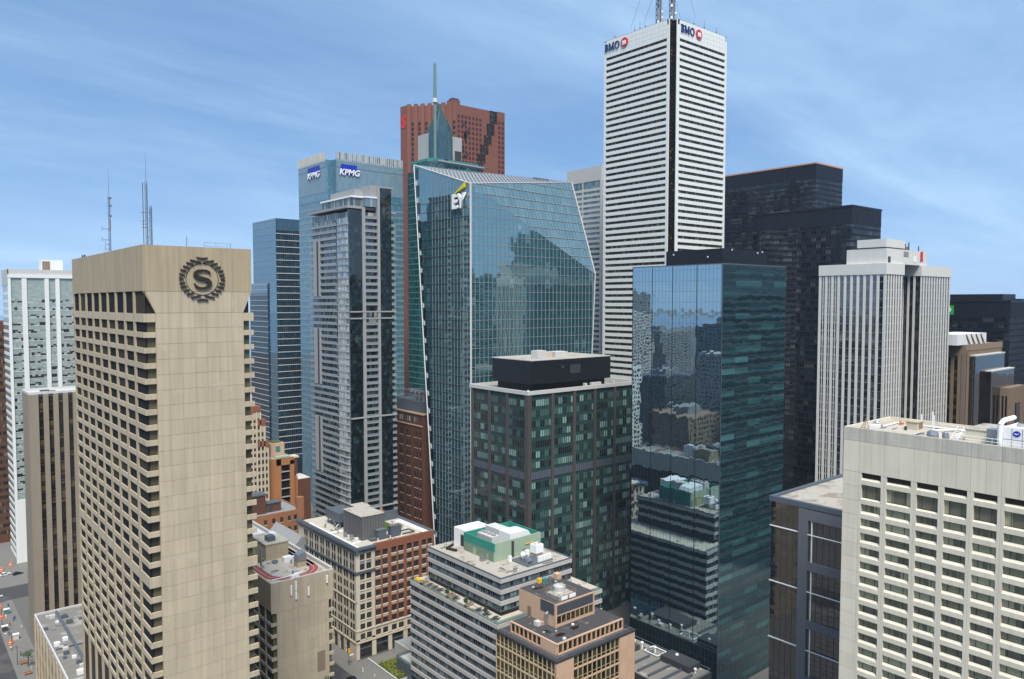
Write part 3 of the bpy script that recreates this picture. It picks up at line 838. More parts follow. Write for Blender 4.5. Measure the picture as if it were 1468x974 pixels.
for z0, z1, m_ in ((199.5, 204.2, 'kpmg_glass'), (204.5, 219.5, 'kpmg_spandrel'), (220.0, 224.5, 'kpmg_spandrel')):
    Fr.one('crown_band', m_, NA, KW, z0, z1, 0.02, 0.16); Fl.one('crown_band', m_, 0, KL - NB, z0, z1, 0.02, 0.16)
Fr.fins('mullion_grid', 'kpmg_spandrel', frange(NA + 0.1, KW, 3.05), 0.10, 0, 224, 0.02, 0.14)
Fl.fins('mullion_grid', 'kpmg_spandrel', frange(0.1, KL - NB, 3.05), 0.10, 0, 224, 0.02, 0.14)
Fr.one('glass_parapet', 'condo_bay', NA, KW, KH, 229.3, -0.35, 0.1)
Fl.one('glass_parapet', 'condo_bay', 0, KL - NB, KH, 229.3, -0.35, 0.1)
Fr.fins('parapet_fin', 'light_grey', frange(NA + 0.1, KW, 1.5), 0.22, KH - 1, 229.4, 0.1, 0.5)
Fl.fins('parapet_fin', 'light_grey', frange(0.1, KL - NB, 1.5), 0.22, KH - 1, 229.4, 0.1, 0.5)
part('roof', BOX(NA + 0.6, NB + 0.6, KH, KW - 0.5, KL - 0.5, KH + 0.4), 'mid_grey', k)
sg = Fr.one('sign_board', 'sign_blue', 7.8, 18.9, 215.6, 222.0, 0.2, 0.5)
t1 = text_mesh('sign_letters', 'KPMG', 5.3, 'white_paint', 0.3, 0.12, 0.25)
Fr.put('sign_letters', t1, 13.4, 216.9, 0.75, None)
sg2 = Fl.one('sign_board', 'sign_blue', KL - 30.0, KL - 13.5, 215.0, 222.0, 0.2, 0.5)
t2 = text_mesh('sign_letters', 'KPMG', 5.3, 'white_paint', 0.3, 0.12, 0.2)
for v in t2.vertices:
    v.co.x *= 1.25
Fl.put('sign_letters', t2, KL - 21.5, 216.4, 0.75)

# ---------------------------------------------------------------- condominium tower with balconies
q = thing('condo_tower', 'grey condo tower with stacked balconies and two dark glass stripes', 'apartment tower', (171.6, 325.7, 0))
QW, QL, QT = 25.4, 41.3, 180.2
FH = 3.19
part('core', BOX(0.6, 1.6, 0, QW - 1.6, QL - 1.8, 177.6), 'condo_window', q)
Fq = Face(q, 'R', 0, 0); Fw = Face(q, 'L', 0, QL)
Fq.one('dark_stripe', 'condo_dark', 0.4, 7.1, 0, 178.6, -1.5, 0.0)
Fq.one('dark_stripe', 'condo_dark', 16.7, 23.3, 0, 189.9, -1.5, 0.0)
Fq.one('pier', 'condo_grey', 7.1, 8.7, 0, 180.1, -1.4, 0.5)
Fq.one('pier', 'condo_grey', 15.4, 16.7, 0, 190.6, -1.4, 0.5)
zs = [178.0 - FH * i for i in range(1, 50)]
sl = BOX(0, -0.25, 0, 6.7, 1.5, 0.35).mesh('balcony_slab', 'balcony_slab')
sr = BOX(0, -0.25, 0, 2.4, 6, 0.35).mesh('balcony_slab', 'balcony_slab')
ra = BOX(0.1, -0.22, 0.36, 6.6, -0.18, 1.4).mesh('railing', 'rail_panel')
rb = BOX(0, -0.22, 0.36, 2.35, -0.18, 1.4).mesh('railing', 'rail_panel')
wa = BOX(0, 0, 0.36, 6.7, 0.06, 3.1).mesh('window_band', 'condo_window')
wb = BOX(0, 0, 0.36, 2.1, 0.06, 3.1).mesh('window_band', 'condo_window')
# long west side: deep slabs, glass rails, a rounded glass bay near the corner
BAY = 11.3
slab_pts = [(0.0, QL), (0.0, 2.6), (0.35, 1.2), (1.3, 0.35), (1.6, 0.36), (1.6, QL)]
sw = MB().prism([(x - 0.5, y) for x, y in slab_pts][::-1], 0, 0.38).mesh('balcony_slab', 'balcony_slab')
rw = MB().box(-0.45, BAY + 0.4, 0.4, -0.40, QL, 1.45).mesh('railing', 'rail_panel')
ww = MB().box(0.55, BAY, 0.38, 0.62, QL - 1.9, 3.1).mesh('window_band', 'condo_window')
bay = MB()
bp = [(-0.1, BAY), (-0.1, 2.7), (0.2, 1.4), (1.0, 0.55), (1.0, BAY)]
bay.prism(bp[::-1], 0.9, 3.19)
bay = bay.mesh('bay_window', 'condo_bay')
bs = MB().prism([(x - 0.03, y) for x, y in bp][::-1], 0.38, 0.9).mesh('bay_spandrel', 'condo_grey')
for i, z in enumerate(zs):
    if i > 0:
        inst('balcony_slab', sw, q, (0, 0, z))
        inst('bay_window', bay, q, (0, 0, z)); inst('bay_spandrel', bs, q, (0, 0, z))
        inst('railing', rw, q, (0, 0, z))
    inst('window_band', ww, q, (0, 0, z))
    if i not in (14, 15):
        inst('balcony_slab', sl, q, (8.7, 0, z)); inst('railing', ra, q, (8.7, 0, z)); inst('window_band', wa, q, (8.7, 1.45, z))
    if i > 0:
        inst('balcony_slab', sr, q, (23.31, 0.2, z)); inst('railing', rb, q, (23.31, 0.2, z)); inst('window_band', wb, q, (23.31, 1.5, z))
for z in (zs[14], zs[15], zs[30], zs[44]):
    Fq.one('belt_course', 'condo_grey', 0.3, 25.6, z - 0.2, z + 0.45, 0.0, 0.62)
for z0, z1 in ((zs[3] - 27.5, zs[3]), (zs[17] - 27, zs[17] + 1), (zs[31] - 27, zs[31] + 1)):
    Fw.one('pier', 'condo_grey', QL - 36.5, QL - 33.0, z0, z1, -1.0, 0.75)
    Fw.one('pier_slot', 'charcoal', QL - 33.0, QL - 30.6, z0, z1, -1.0, 0.55)
    Fw.one('pier', 'condo_grey', QL - 30.6, QL - 29.2, z0, z1, -1.0, 0.75)
Fw.fins('window_frame', 'mid_grey', frange(1.2, QL - BAY, 2.6), 0.16, 20, 171, -0.60, -0.52)
# roof slabs, set-back storey and the tall plant screen
part('roof_slab', MB().prism([(-0.8, QL + 0.4), (-0.8, -0.1), (7.0, -0.35), (7.0, 2), (16, 2), (16, QL + 0.4)], 179.2, 180.4), 'condo_grey', q)
part('penthouse_glazing', BOX(3.2, 2.6, 180.41, 15.3, 34, 184.6), 'condo_window', q)
part('penthouse_window', BOX(8.9, 0.1, 180.6, 15.2, 2.5, 184.7), 'condo_bay', q)
part('roof_slab', BOX(2.6, 2.0, 184.7, 15.35, 34.6, 185.5), 'white_metal', q)
part('roof_slab', BOX(8.75, -0.2, 184.72, 15.38, 1.95, 185.4), 'white_metal', q)
part('plant_screen', BOX(7.5, 8, 185.5, 16.2, 33, 189.6), 'condo_grey', q)
part('plant_screen', BOX(12.0, 0.8, 185.52, 16.69, 22, 191.0), 'condo_grey', q)
part('plant_screen', BOX(16.72, 1.52, 177.7, 23.2, 20, 189.8), 'condo_grey', q)
part('lift_housing', BOX(7.0, 6.5, 185.51, 11.9, 11.5, 188.4), 'condo_grey', q)
part('roof_slab', BOX(16.6, -0.4, 190.0, 24.2, 20.2, 190.7), 'condo_grey', q)
part('roof_slab', BOX(23.25, 0.0, 178.0, 26, 12, 178.8), 'condo_grey', q)

# ---------------------------------------------------------------- low brick blocks behind the hotel
y1 = thing('brick_block', 'low orange brick block with a grey roof and a brick stair tower', 'building', (120.0, 325, 0))
part('wall', BOX(0, 0, 0, 26.3, 22, 40.0), 'rust_brick', y1)
parapet(y1, 'parapet', 'rust_brick', 26.3, 22, 40.01, 40.7, 0.4)
part('roof', BOX(0.41, 0.41, 39.9, 25.9, 21.6, 40.15), 'mid_grey', y1)
part('chimney', BOX(24.2, -0.2, 36, 27.2, 2.2, 46.0), 'rust_brick', y1)
st = part('stair_tower', BOX(3.5, 4, 40.16, 11.0, 9.5, 48.5), 'brown_brick', y1)
part('stair_roof', BOX(3.2, 3.7, 48.51, 11.3, 9.8, 49.2), 'slate_metal', st)
st2 = part('stair_tower', BOX(11.01, 5, 40.16, 18.5, 9.0, 44.0), 'brown_brick', y1)
part('stair_roof', BOX(11.0, 4.7, 44.01, 18.8, 9.3, 44.5), 'slate_metal', st2)
part('door', BOX(12.6, 4.92, 40.2, 14.6, 4.99, 43), 'charcoal', st2)
wm_ = BOX(0, 0, 0, 1.35, 0.06, 2.3).mesh('window', 'hotel_glass')
sm_ = BOX(-0.15, -0.12, -0.25, 1.5, 0.05, -0.02).mesh('window_sill', 'cream_stone')
for z in (36.2, 31.2, 26.2, 21.2):
    for x in (8.5, 12.3, 15.9, 19.5, 22.4):
        w_ = inst('window', wm_, y1, (x, -0.05, z)); inst('sill', sm_, w_, (0, 0, 0))
y0 = thing('gabled_block', 'low block with grey ridged metal roofs behind the running track roof', 'building', (112, 296, 0))
part('wall', BOX(0, 0, 0, 26, 28, 33.0), 'mid_grey', y0)
for i in range(3):
    x = 1 + 8.2 * i
    part('gable_roof', MB().slab_xz([(x, 33.02), (x + 7.9, 33.02), (x + 3.95, 37.4)], 0.2, 27.5), 'mid_grey', y0)
    mb = MB()
    for y in frange(0.6, 27, 0.9):
        mb.tube((x, y, 33.1), (x + 3.95, y, 37.5), 0.06, 3)
        mb.tube((x + 7.9, y, 33.1), (x + 3.95, y, 37.5), 0.06, 3)
    part('roof_seam', mb, 'light_grey', y0, stuff=True)

y4 = thing('cream_deco_tower', 'cream brick tower with red brick bands stepping down to the right', 'building', (124.6, 346, 0))
part('wall', BOX(0, 0.3, 0, 11.5, 12, 85.2), 'cream_brick', y4)
part('step_wall', BOX(11.51, 0.3, 0, 13.9, 12, 78.7), 'cream_brick', y4)
part('step_wall', BOX(13.91, 0.3, 0, 14.9, 12, 68.5), 'cream_brick', y4)
for x0, x1, z in ((6.1, 11.55, 85.21), (10.2, 14.0, 78.71), (9.7, 15.1, 68.51)):
    part('red_brick_band', BOX(x0, 0.0, z - 1.3, x1, 12.1, z + 1.3), 'red_brick', y4)
part('red_brick_band', BOX(6.1, -0.02, 83, 7.8, 0.29, 87.0), 'red_brick', y4)
part('penthouse', BOX(3, 4, 85.22, 9.0, 10, 91.5), 'light_grey', y4)
for x in (5.8, 7.4, 9.3, 11.1, 12.9, 14.5):
    zt_ = 85.1 if x < 11.4 else (77.7 if x < 13.8 else 67.5)
    part('pilaster', BOX(x, 0.0, 20, x + 0.55, 0.29, zt_ - 1.5), 'cream_stone', y4)
wm_ = BOX(0, 0, 0, 0.95, 0.06, 1.9).mesh('window', 'hotel_glass')
for z in frange(26, 80, 3.3):
    for x in (6.4, 8.1, 10.0, 11.8, 13.5):
        if (x > 13 and z > 64) or (x > 11.4 and z > 74):
            continue
        inst('window', wm_, y4, (x, 0.25, z))

y2 = thing('orange_block', 'orange brick apartment block with a dark recessed balcony column', 'building', (141.3, 350, 0))
part('wall', BOX(0, 1.2, 0, 12.6, 15, 57.0), 'orange_brick', y2)
part('brick_pier', BOX(0, 0, 0, 6.0, 1.19, 59.6), 'orange_brick', y2)
part('brick_pier', BOX(10.5, 0, 0, 12.6, 1.19, 58.2), 'orange_brick', y2)
part('lintel', BOX(3.6, 0, 56.2, 12.6, 1.19, 59.4), 'orange_brick', y2)
part('balcony_recess', BOX(6.01, 1.0, 20, 10.49, 1.18, 56.19), 'dark_core', y2)
for z in frange(24, 53, 4.1):
    part('balcony_slab', BOX(6.01, 0.05, z, 10.49, 1.0, z + 0.45), 'grey_concrete', y2)
    part('railing', BOX(6.05, 0.1, z + 0.46, 10.45, 0.16, z + 1.5), 'rail_glass', y2)
part('roof', BOX(0.3, 0.3, 59.61, 12.3, 14.5, 59.8), 'gravel', y2)
pe = part('penthouse', BOX(2.6, 4, 59.81, 9.4, 12, 66.5), 'peach_stone', y2)
part('window', BOX(5.0, 3.9, 62.2, 7.3, 3.99, 65.0), 'green_frame', pe)
part('roof_garden', BOX(3.6, 5, 66.51, 8.4, 11, 66.9), 'grass', pe)
part('skylight', BOX(-3.5, 7, 59.81, 2.4, 12, 68.4), 'steel', y2)
part('roof_deck', BOX(3.6, 0.4, 59.82, 10.6, 3.4, 60.4), 'sage_paint', y2)
y3 = thing('brown_block', 'plain brown brick block squeezed against the condo tower', 'building', (154.4, 352, 0))
part('wall', BOX(0, 0, 0, 8.8, 12, 47.6), 'brown_brick', y3)
part('wall', BOX(-0.2, -0.2, 0, 2.0, 3, 48.9), 'orange_brick', y3)
part('roof', BOX(0.2, 0.2, 47.61, 8.6, 11.8, 47.9), 'light_grey', y3)
part('penthouse', BOX(0.5, 5, 47.91, 4.2, 10, 57.5), 'brown_brick', y3)
part('parapet', BOX(-0.1, 4.6, 57.51, 5.0, 10.4, 58.3), 'cream_stone', y3)
part('rooftop_unit', BOX(2.6, 2.0, 47.91, 4.4, 3.5, 49.6), 'white_metal', y3)

# ---------------------------------------------------------------- brown brick tower with plant on its roof
bb = thing('brick_tower', 'dark red-brown brick tower with grey roof machinery beside the slanted glass tower', 'building', (214.6, 328.9, 0))
BL_ = 34.0
part('wall', BOX(0, 0, 0, 16, BL_, 76.4), 'brown_brick', bb)
Fz = Face(bb, 'L', 0, BL_)
Fz.one('stone_band', 'peach_stone', -0.2, BL_ + 0.0, 70.2, 70.8, 0, 0.3)
parapet(bb, 'cornice', 'peach_stone', 16, BL_, 76.41, 77.3, 0.8, d=0.35)
part('roof', BOX(0.5, 0.5, 76.42, 15.5, BL_ - 0.5, 76.8), 'gravel', bb)
wm_ = BOX(0, 0, 0, 1.15, 0.05, 3.4).mesh('window', 'hotel_glass')
sl_ = BOX(-0.1, -0.2, -0.35, 1.25, 0.04, -0.02).mesh('sill', 'peach_stone')
for z in [64.2] + [58.8 - 5.3 * i for i in range(9)]:
    for x in (4.2, 6.4, 11.4, 13.6, 18.6, 20.8, 25.8, 28.0, 31.0):
        w_ = Fz.put('window', wm_, x, z, 0.03); inst('sill', sl_, w_)
for x in (4.2, 6.4, 11.4, 13.6, 18.6, 20.8, 25.8, 28.0):
    Fz.put('window', BOX(0, 0, 0, 1.15, 0.05, 2.6).mesh('window', 'condo_bay'), x, 72.2, 0.03)
sc_ = part('plant_screen', BOX(1.5, 2.0, 76.81, 13, 29, 83.0), 'slate_metal', bb)
for y in (5, 9, 13):
    part('roof_duct', MB().tube((4, y, 83.0), (4, y, 87.0), 1.0, 10).tube((4, y, 87.0), (1.4, y, 88.0), 1.0, 10), 'steel', sc_)
mb = MB()
for y in frange(2, 29, 2.7):
    mb.tube((1.5, y, 83), (1.5, y, 88.5), 0.1, 4)
mb.tube((1.5, 2, 88.5), (1.5, 29, 88.5), 0.1, 4); mb.tube((1.5, 2, 85.8), (1.5, 29, 85.8), 0.1, 4)
part('pipe_frame', mb, 'steel', sc_)
part('gantry', MB().tube((0, 26, 87.5), (14, 4, 89.5), 0.25, 5).tube((6, 16.6, 83), (6, 16.6, 88.3), 0.2, 5), 'brown_stone', bb)

# ---------------------------------------------------------------- red granite tower with stepped recess
s = thing('red_granite_tower', 'tall red granite tower with a zigzag stepped edge, behind the slanted glass tower', 'tower', (362.5, 505.0, 0))
SH = 294.0
SW = 49.2
outline = [(-26.7, 39.3), (-25.4, 31.7), (0, 0), (SW, 0), (SW, 45), (0, 60)]
part('body', MB().prism(outline, 0, SH), 'red_granite', s)
# fluted left face: projecting piers with dark window columns between
def on_edge(a, b, n0, n1, d0, d1):
    a = Vector(a); b = Vector(b); u = (b - a).normalized(); nn = Vector((u.y, -u.x)); l = (b - a).length
    return [tuple(a + u * n0 * l + nn * d0), tuple(a + u * n0 * l + nn * d1), tuple(a + u * n1 * l + nn * d1), tuple(a + u * n1 * l + nn * d0)]
nf = 7
for i in range(nf):
    a = i / nf
    part('flute', MB().prism(on_edge(outline[1], outline[2], a, a + 0.56 / nf, 0.01, 1.3)[::-1][::-1], 0, SH + 1.4), 'red_granite', s)
    me = MB()
    for z in frange(100, SH - 12, 4.05):
        me.prism(on_edge(outline[1], outline[2], a + 0.62 / nf, a + 0.94 / nf, 0.01, 0.12), z, z + 2.7)
    part('window_column', me, 'bank_notch', s, stuff=True)
part('flute', MB().prism(on_edge(outline[0], outline[1], 0, 1, 0.01, 0.8), 0, SH + 0.6), 'red_granite', s)
me = MB()
for z in frange(150, SH - 10, 4.05):
    for a in frange(0.04, 0.50, 0.075):
        me.box(a * SW, -0.10, z, a * SW + 2.0, -0.01, z + 2.4)
    for a in frange(0.86, 0.97, 0.075):
        me.box(a * SW, -2.42, z, a * SW + 2.0, -2.34, z + 2.4)
part('window_grid', me, 'red_granite_dark', s, stuff=True)
# stepped fin: each step stands further left and lower, with a dark glass side
steps = [(34.9, 283), (31.9, 273), (28.8, 264.7), (25.4, 256.7), (22.3, 249), (19.9, 241), (17, 233), (14, 225), (11, 217)]
top = SH
for i, (x, zb) in enumerate(steps):
    part('step_glass', BOX(x, -0.9, zb, x + 6.6, -0.01, top - 0.01), 'bank_notch', s)
    part('step_block', BOX(x + 6.61, -2.3, zb, SW + 0.02, -0.01, top - 0.02), 'red_granite', s)
    for z in frange(zb, top - 3.5, 4.05):
        part('step_ledge', BOX(x - 0.02, -1.1, z, x + 6.62, -0.02, z + 0.7), 'red_granite_dark', s)
    top = zb
random.seed(3)
me = MB()
for i in range(46):
    x = random.gauss(9, 2.0); z = random.uniform(212, 278)
    me.box(x, -0.2, z, x + random.uniform(0.6, 1.6), -0.02, z + random.uniform(1.5, 5))
part('dark_pane', me, 'bank_notch', s, stuff=True)
part('rooftop_unit', BOX(-1.5, 2, SH + 0.01, 6, 10, SH + 4.0), 'red_granite', s)
part('rooftop_unit', BOX(-1.0, 2.5, SH + 4.01, 5, 8, SH + 5.2), 'red_granite_dark', s)
a = Vector(outline[0]); b2 = Vector(outline[1])
sm = text_mesh('sign_letter', 'S', 13, 'sign_red', 0.4, 0.7)
o = inst('sign_letter', sm, s, (-26.9, 35.2, SH - 12.5), math.atan2(b2.y - a.y, b2.x - a.x))

# ---------------------------------------------------------------- teal glass tower with onion dome and mast
d = thing('domed_teal_tower', 'teal banded glass tower topped by a pointed glass dome and a tall mast', 'tower', (279.3, 418.0, 0))
DW, DL, DH = 44.0, 27.0, 222.0
part('glazing', BOX(0, 0, 0, DW, DL, DH), 'teal_tower_glass', d)
ring(d, 'floor_band', 'green_frame', DW, DL, frange(60, DH - 3, 3.85), 0.7, 0.12)
part('upper_tier', MB().prism([(2, 5), (5, 2), (DW - 4, 2), (DW - 4, DL - 2), (2, DL - 2)], DH, 227.5), 'teal_tower_glass', d)
part('tier_cornice', MB().prism([(1.4, 4.6), (4.6, 1.4), (DW - 3, 1.4), (DW - 3, DL - 1), (1.4, DL - 1)], 227.5, 229.3), 'green_frame', d)
part('plant_block', BOX(6.5, 10.5, 229.31, 33.5, 24, 247.5), 'grey_concrete', d)
part('plant_louvre', BOX(27.5, 10.3, 231, 33, 10.49, 238), 'charcoal', d)
cx, cy = 14.0, 9.0
prof = [(8.3, 229.31), (8.3, 243), (8.0, 247.6), (7.0, 251.6), (5.7, 254.2), (4.0, 256.6), (2.4, 259.5), (1.2, 263.3), (0.6, 267)]
dm = part('dome', MB().lathe(cx, cy, prof, 8), 'dome_glass', d)
for i in range(8):
    an = 2 * math.pi * i / 8
    mb = MB()
    for j in range(len(prof) - 1):
        r0, z0 = prof[j]; r1, z1 = prof[j + 1]
        mb.tube((cx + (r0 + .1) * math.cos(an), cy + (r0 + .1) * math.sin(an), z0), (cx + (r1 + .1) * math.cos(an), cy + (r1 + .1) * math.sin(an), z1), 0.42, 5)
    part('dome_rib', mb, 'dome_frame', dm)
for z, r in ((236, 8.0), (242.5, 8.0)):
    mb = MB()
    for i in range(8):
        a0 = 2 * math.pi * i / 8; a1 = 2 * math.pi * (i + 1) / 8
        mb.tube((cx + r * math.cos(a0), cy + r * math.sin(a0), z), (cx + r * math.cos(a1), cy + r * math.sin(a1), z), 0.3, 4)
    part('dome_ring', mb, 'dome_frame', dm)
sp = part('mast', MB().cyl(6.0, 2.5, 226, 266, 1.05, 1.05, 8).cyl(6.0, 2.5, 268, 290.5, 1.1, 0.95, 8).cyl(6.0, 2.5, 290.5, 292, 0.35, 0.2, 6), 'mast_green', d)
part('mast_collar', MB().cyl(6.0, 2.5, 265.5, 268.2, 1.8, 1.5, 10), 'light_grey', sp)
# ---------------------------------------------------------------- slanted glass tower with the EY sign
e = thing('slanted_glass_tower', 'faceted teal glass tower with sloping louvred top and EY sign', 'tower', (212.7, 284.9, 0))
A_ = Vector((0, 47.5, 204.6)); C_ = Vector((0, 0, 189.8)); T_ = Vector((76.4, 11.5, 199.2)); G_ = Vector((83.1, 0, 149.9)); B_ = Vector((75.5, 0, 0)); L0 = Vector((0, 29.1, 0)); O_ = Vector((0, 0, 0))
BR = Vector((78, 40, 0)); BT = Vector((80, 46, 196))
part('west_glazing', MB().poly([L0, O_, C_, A_]), 'ey_glass', e)
part('north_glazing', MB().poly([O_, B_, G_, C_]), 'ey_glass', e)
part('leaning_glazing', MB().poly([C_, G_, T_]), 'ey_glass_upper', e)
part('rear_wall', MB().poly([B_, BR, BT, T_, G_]).poly([BR, L0, A_, BT]).poly([A_, T_, BT]), 'blue_glass_dark', e)
part('louvre_roof', MB().poly([A_, C_, T_]), 'mid_grey', e)
# louvre bars following the roof slope
mb = MB()
nl = 46
for i in range(nl):
    t = (i + 0.5) / nl
    a = A_.lerp(T_, t); b = A_.lerp(C_, t / 0.30) if t < 0.30 else C_.lerp(T_, (t - 0.30) / 0.70)
    nn = (C_ - A_).cross(T_ - A_).normalized()
    if nn.z < 0 and nn.y > 0:
        nn = -nn
    o = Vector((0, -0.25, 0.2))
    mb.tube(a + o, b + o, 0.26, 4)
part('louvre', mb, 'steel', e, stuff=True)
part('roof_gantry', MB().tube(A_.lerp(T_, 0.12) + Vector((0, -4, 2.5)), A_.lerp(T_, 0.40) + Vector((0, -4, 1.2)), 0.9, 6).tube(A_.lerp(T_, 0.16) + Vector((0, -3, 0)), A_.lerp(T_, 0.16) + Vector((0, -4, 3)), 0.5, 5).tube(A_.lerp(T_, 0.3) + Vector((0, -4, -3)), A_.lerp(T_, 0.3) + Vector((0, -4, 2)), 0.5, 5).tube(A_.lerp(T_, 0.06) + Vector((0, -3, 2.2)), A_.lerp(T_, 0.44) + Vector((0, -2.5, 2.2)), 0.3, 5), 'slate_metal', e)
part('roof_gantry', MB().tube(A_.lerp(T_, 0.72) + Vector((0, -3.5, -1)), A_.lerp(T_, 0.82) + Vector((0, -3.5, -1.2)), 0.9, 6), 'charcoal', e)
# vertical fins of the main face stop at the fold line
mb = MB()
for x in frange(2.62, 82, 2.62):
    zf = C_.z + (G_.z - C_.z) * x / G_.x
    z0 = 0 if x < 75.5 else (x - 75.5) / 7.6 * 149.9
    mb.box(x - 0.055, -0.24, z0, x + 0.055, 0.02, zf)
part('glass_fin', mb, 'fin_grey', e, stuff=True)
mb = MB()
for z in frange(2.2, 186, 4.43):
    xe = G_.x * (C_.z - z) / (C_.z - G_.z) if z > G_.z else 75.5 + 7.6 * z / 149.9
    mb.box(0.1, -0.16, z, min(xe, 83.0), 0.02, z + 0.2)
part('floor_line', mb, 'mid_grey', e, stuff=True)
# slanting ribs and floor lines of the leaning facet
mb = MB()
ed = (G_ - T_)
for i in range(1, 30):
    t = i / 30.0
    a = C_.lerp(T_, t); b = C_.lerp(G_, t)
    mb.tube(a + Vector((0, -0.15, 0.05)), b + Vector((0, -0.15, 0.05)), 0.13, 4)
part('glass_fin', mb, 'fin_grey', e, stuff=True)
mb = MB()
for i in range(1, 11):
    t = i / 11.0
    b = T_.lerp(G_, t)
    # storey height z = b.z: meets the fold line or the top edge
    if b.z > C_.z:
        a = C_.lerp(T_, (b.z - C_.z) / (T_.z - C_.z))
    else:
        a = C_.lerp(G_, (C_.z - b.z) / (C_.z - G_.z))
    mb.tube(a + Vector((0, -0.1, 0)), b + Vector((0, -0.1, 0)), 0.2, 4)
part('floor_line', mb, 'mid_grey', e, stuff=True)
part('corner_strip', MB().tube(O_ + Vector((0.1, -0.1, 0)), C_ + Vector((0.1, -0.1, 0)), 0.5, 6), 'light_grey', e)
part('edge_rail', MB().tube(T_ + Vector((0, -0.2, 0)), G_ + Vector((0, -0.2, 0)), 0.4, 6), 'light_grey', e)
part('edge_rail', MB().tube(G_ + Vector((0, -0.2, 0)), B_ + Vector((0, -0.2, 0)), 0.3, 6), 'light_grey', e)
part('edge_rail', MB().tube(C_, T_, 0.3, 6), 'light_grey', e)
part('edge_rail', MB().tube(A_, C_, 0.3, 6), 'light_grey', e)
# west face: floor lines, thin uprights, white stepped edge
def ywest(z):
    return L0.y + (A_.y - L0.y) * z / A_.z
mb = MB()
for z in frange(2.2, 188, 4.43):
    mb.box(-0.2, 0.1, z, 0.02, ywest(z) - 2.6, z + 0.25)
part('floor_line', mb, 'slate_metal', e, stuff=True)
mb = MB()
for y in frange(2.62, 34, 2.62):
    zt_ = C_.z + (A_.z - C_.z) * y / A_.y
    z0 = 0 if y < 26 else (y - 26) / 18.4 * 204
    mb.box(-0.16, y - 0.06, max(0, z0), 0.02, y + 0.06, zt_ - 0.3)
part('glass_fin', mb, 'mid_grey', e, stuff=True)
part('edge_rail', MB().tube(L0 + Vector((-0.3, 0, 0)), A_ + Vector((-0.3, 0, 0)), 0.26, 6), 'white_metal', e)
for i, z in enumerate(frange(8, 198, 8.86)):
    y = ywest(z)
    part('edge_balcony', BOX(-0.35, y - 1.5, z, 0.05, y - 0.1, z + 2.2), 'light_grey', e)
    part('edge_balcony', BOX(-0.25, y - 2.5, z + 3.1, 0.05, y - 0.3, z + 8.7), 'condo_dark', e)
# EY sign with the yellow beam
Fe = Face(e, 'L', 0, 47.5)
t = text_mesh('sign_letters', 'EY', 9.2, 'white_paint', 1.0, 0.36)
Fe.put('sign_letters', t, 47.5 - 8.2, 182.0, 0.9)
part('sign_beam', MB().slab_xz([(0, 0), (8.4, 2.4), (8.4, 4.6)], -0.9, 0.0), 'sign_yellow', e, Fe.loc(47.5 - 11.6, 185.9, 0.3)).rotation_euler = (0, 0, -math.pi / 2)

# ---------------------------------------------------------------- pale grey tower behind
g = thing('pale_grey_tower', 'hazy pale grey tower with teal window bands, left of the tall white tower', 'tower', (408.9, 388.1, 0))
part('core', BOX(0.2, 0.2, 0, 30, 36, 232), 'grey_tower_glass', g)
Fg = Face(g, 'L', 0.2, 36); Fh = Face(g, 'R', 0, 0.2)
zs = frange(4, 218, 3.8)
Fg.rows('spandrel', 'light_grey', 0, 36, zs, 1.9, -0.1, 0.2); Fh.rows('spandrel', 'light_grey', 0, 30, zs, 1.9, -0.1, 0.2)
Fg.one('crown', 'light_grey', 0, 36, 224, 234.5, -0.2, 0.3); Fh.one('crown', 'light_grey', 0, 30, 224, 234.5, -0.2, 0.3)
Fg.piers('pier', 'light_grey', [0.6, 17, 35.4], 1.0, 0, 224, 0.0, 0.35)
Fh.piers('pier', 'light_grey', [0.8, 3.0], 1.6, 0, 224, 0.0, 0.35)
part('roof', BOX(0.4, 0.4, 233, 29.6, 35.6, 233.5), 'mid_grey', g)

# ---------------------------------------------------------------- tall white bank tower
m = thing('white_bank_tower', 'tallest tower, white panels with dark window strips and BMO signs', 'tower', (351.7, 278.2, 0))
MW, ML, MH = 51.2, 53.8, 296.0
NX, NY = 3.75, 3.1
part('core', MB().prism([(NX, 0.7), (MW - 0.7, 0.7), (MW - 0.7, ML - 0.7), (0.7, ML - 0.7), (0.7, NY), (NX, NY)], 0, MH - 1.5), 'dark_core', m)
part('notch_glazing', MB().poly([(NX - 0.02, NY - 0.02, 0), (NX - 0.02, 0.5, 0), (NX - 0.02, 0.5, MH - 2), (NX - 0.02, NY - 0.02, MH - 2)]).poly([(0.5, NY - 0.02, 0), (NX - 0.02, NY - 0.02, 0), (NX - 0.02, NY - 0.02, MH - 2), (0.5, NY - 0.02, MH - 2)]), 'bank_notch', m)
for z in frange(100, MH - 12, 3.74):
    part('notch_ledge', BOX(0.6, NY - 0.3, z, NX - 0.3, NY - 0.03, z + 0.35), 'bronze', m)
Fr = Face(m, 'R', 0, 0); Fl = Face(m, 'L', 0, ML)
FLH = 3.74
zs = [MH - 10.4 - 1.62 - FLH * i for i in range(58)]
def course(w, hgt, pitch, rows=1):
    mb = MB(); n = int(round(w / pitch)); p_ = w / n
    for j in range(rows):
        for i in range(n):
            mb.box(i * p_ + 0.08, 0.0, j * hgt / rows + 0.04, (i + 1) * p_ - 0.08, 0.5, (j + 1) * hgt / rows - 0.04)
    return mb
XR0, XR1 = NX, MW; XL0, XL1 = 0.0, ML - NY
cr = course(XR1 - XR0 - 3.6, 2.12, 2.9).mesh('panel_course', 'white_panel')
clm = course(XL1 - XL0 - 3.6, 2.12, 2.9).mesh('panel_course', 'white_panel')
wr = BOX(0, 0, 0, XR1 - XR0 - 3.6, 0.05, 1.62).mesh('window_strip', 'bank_window')
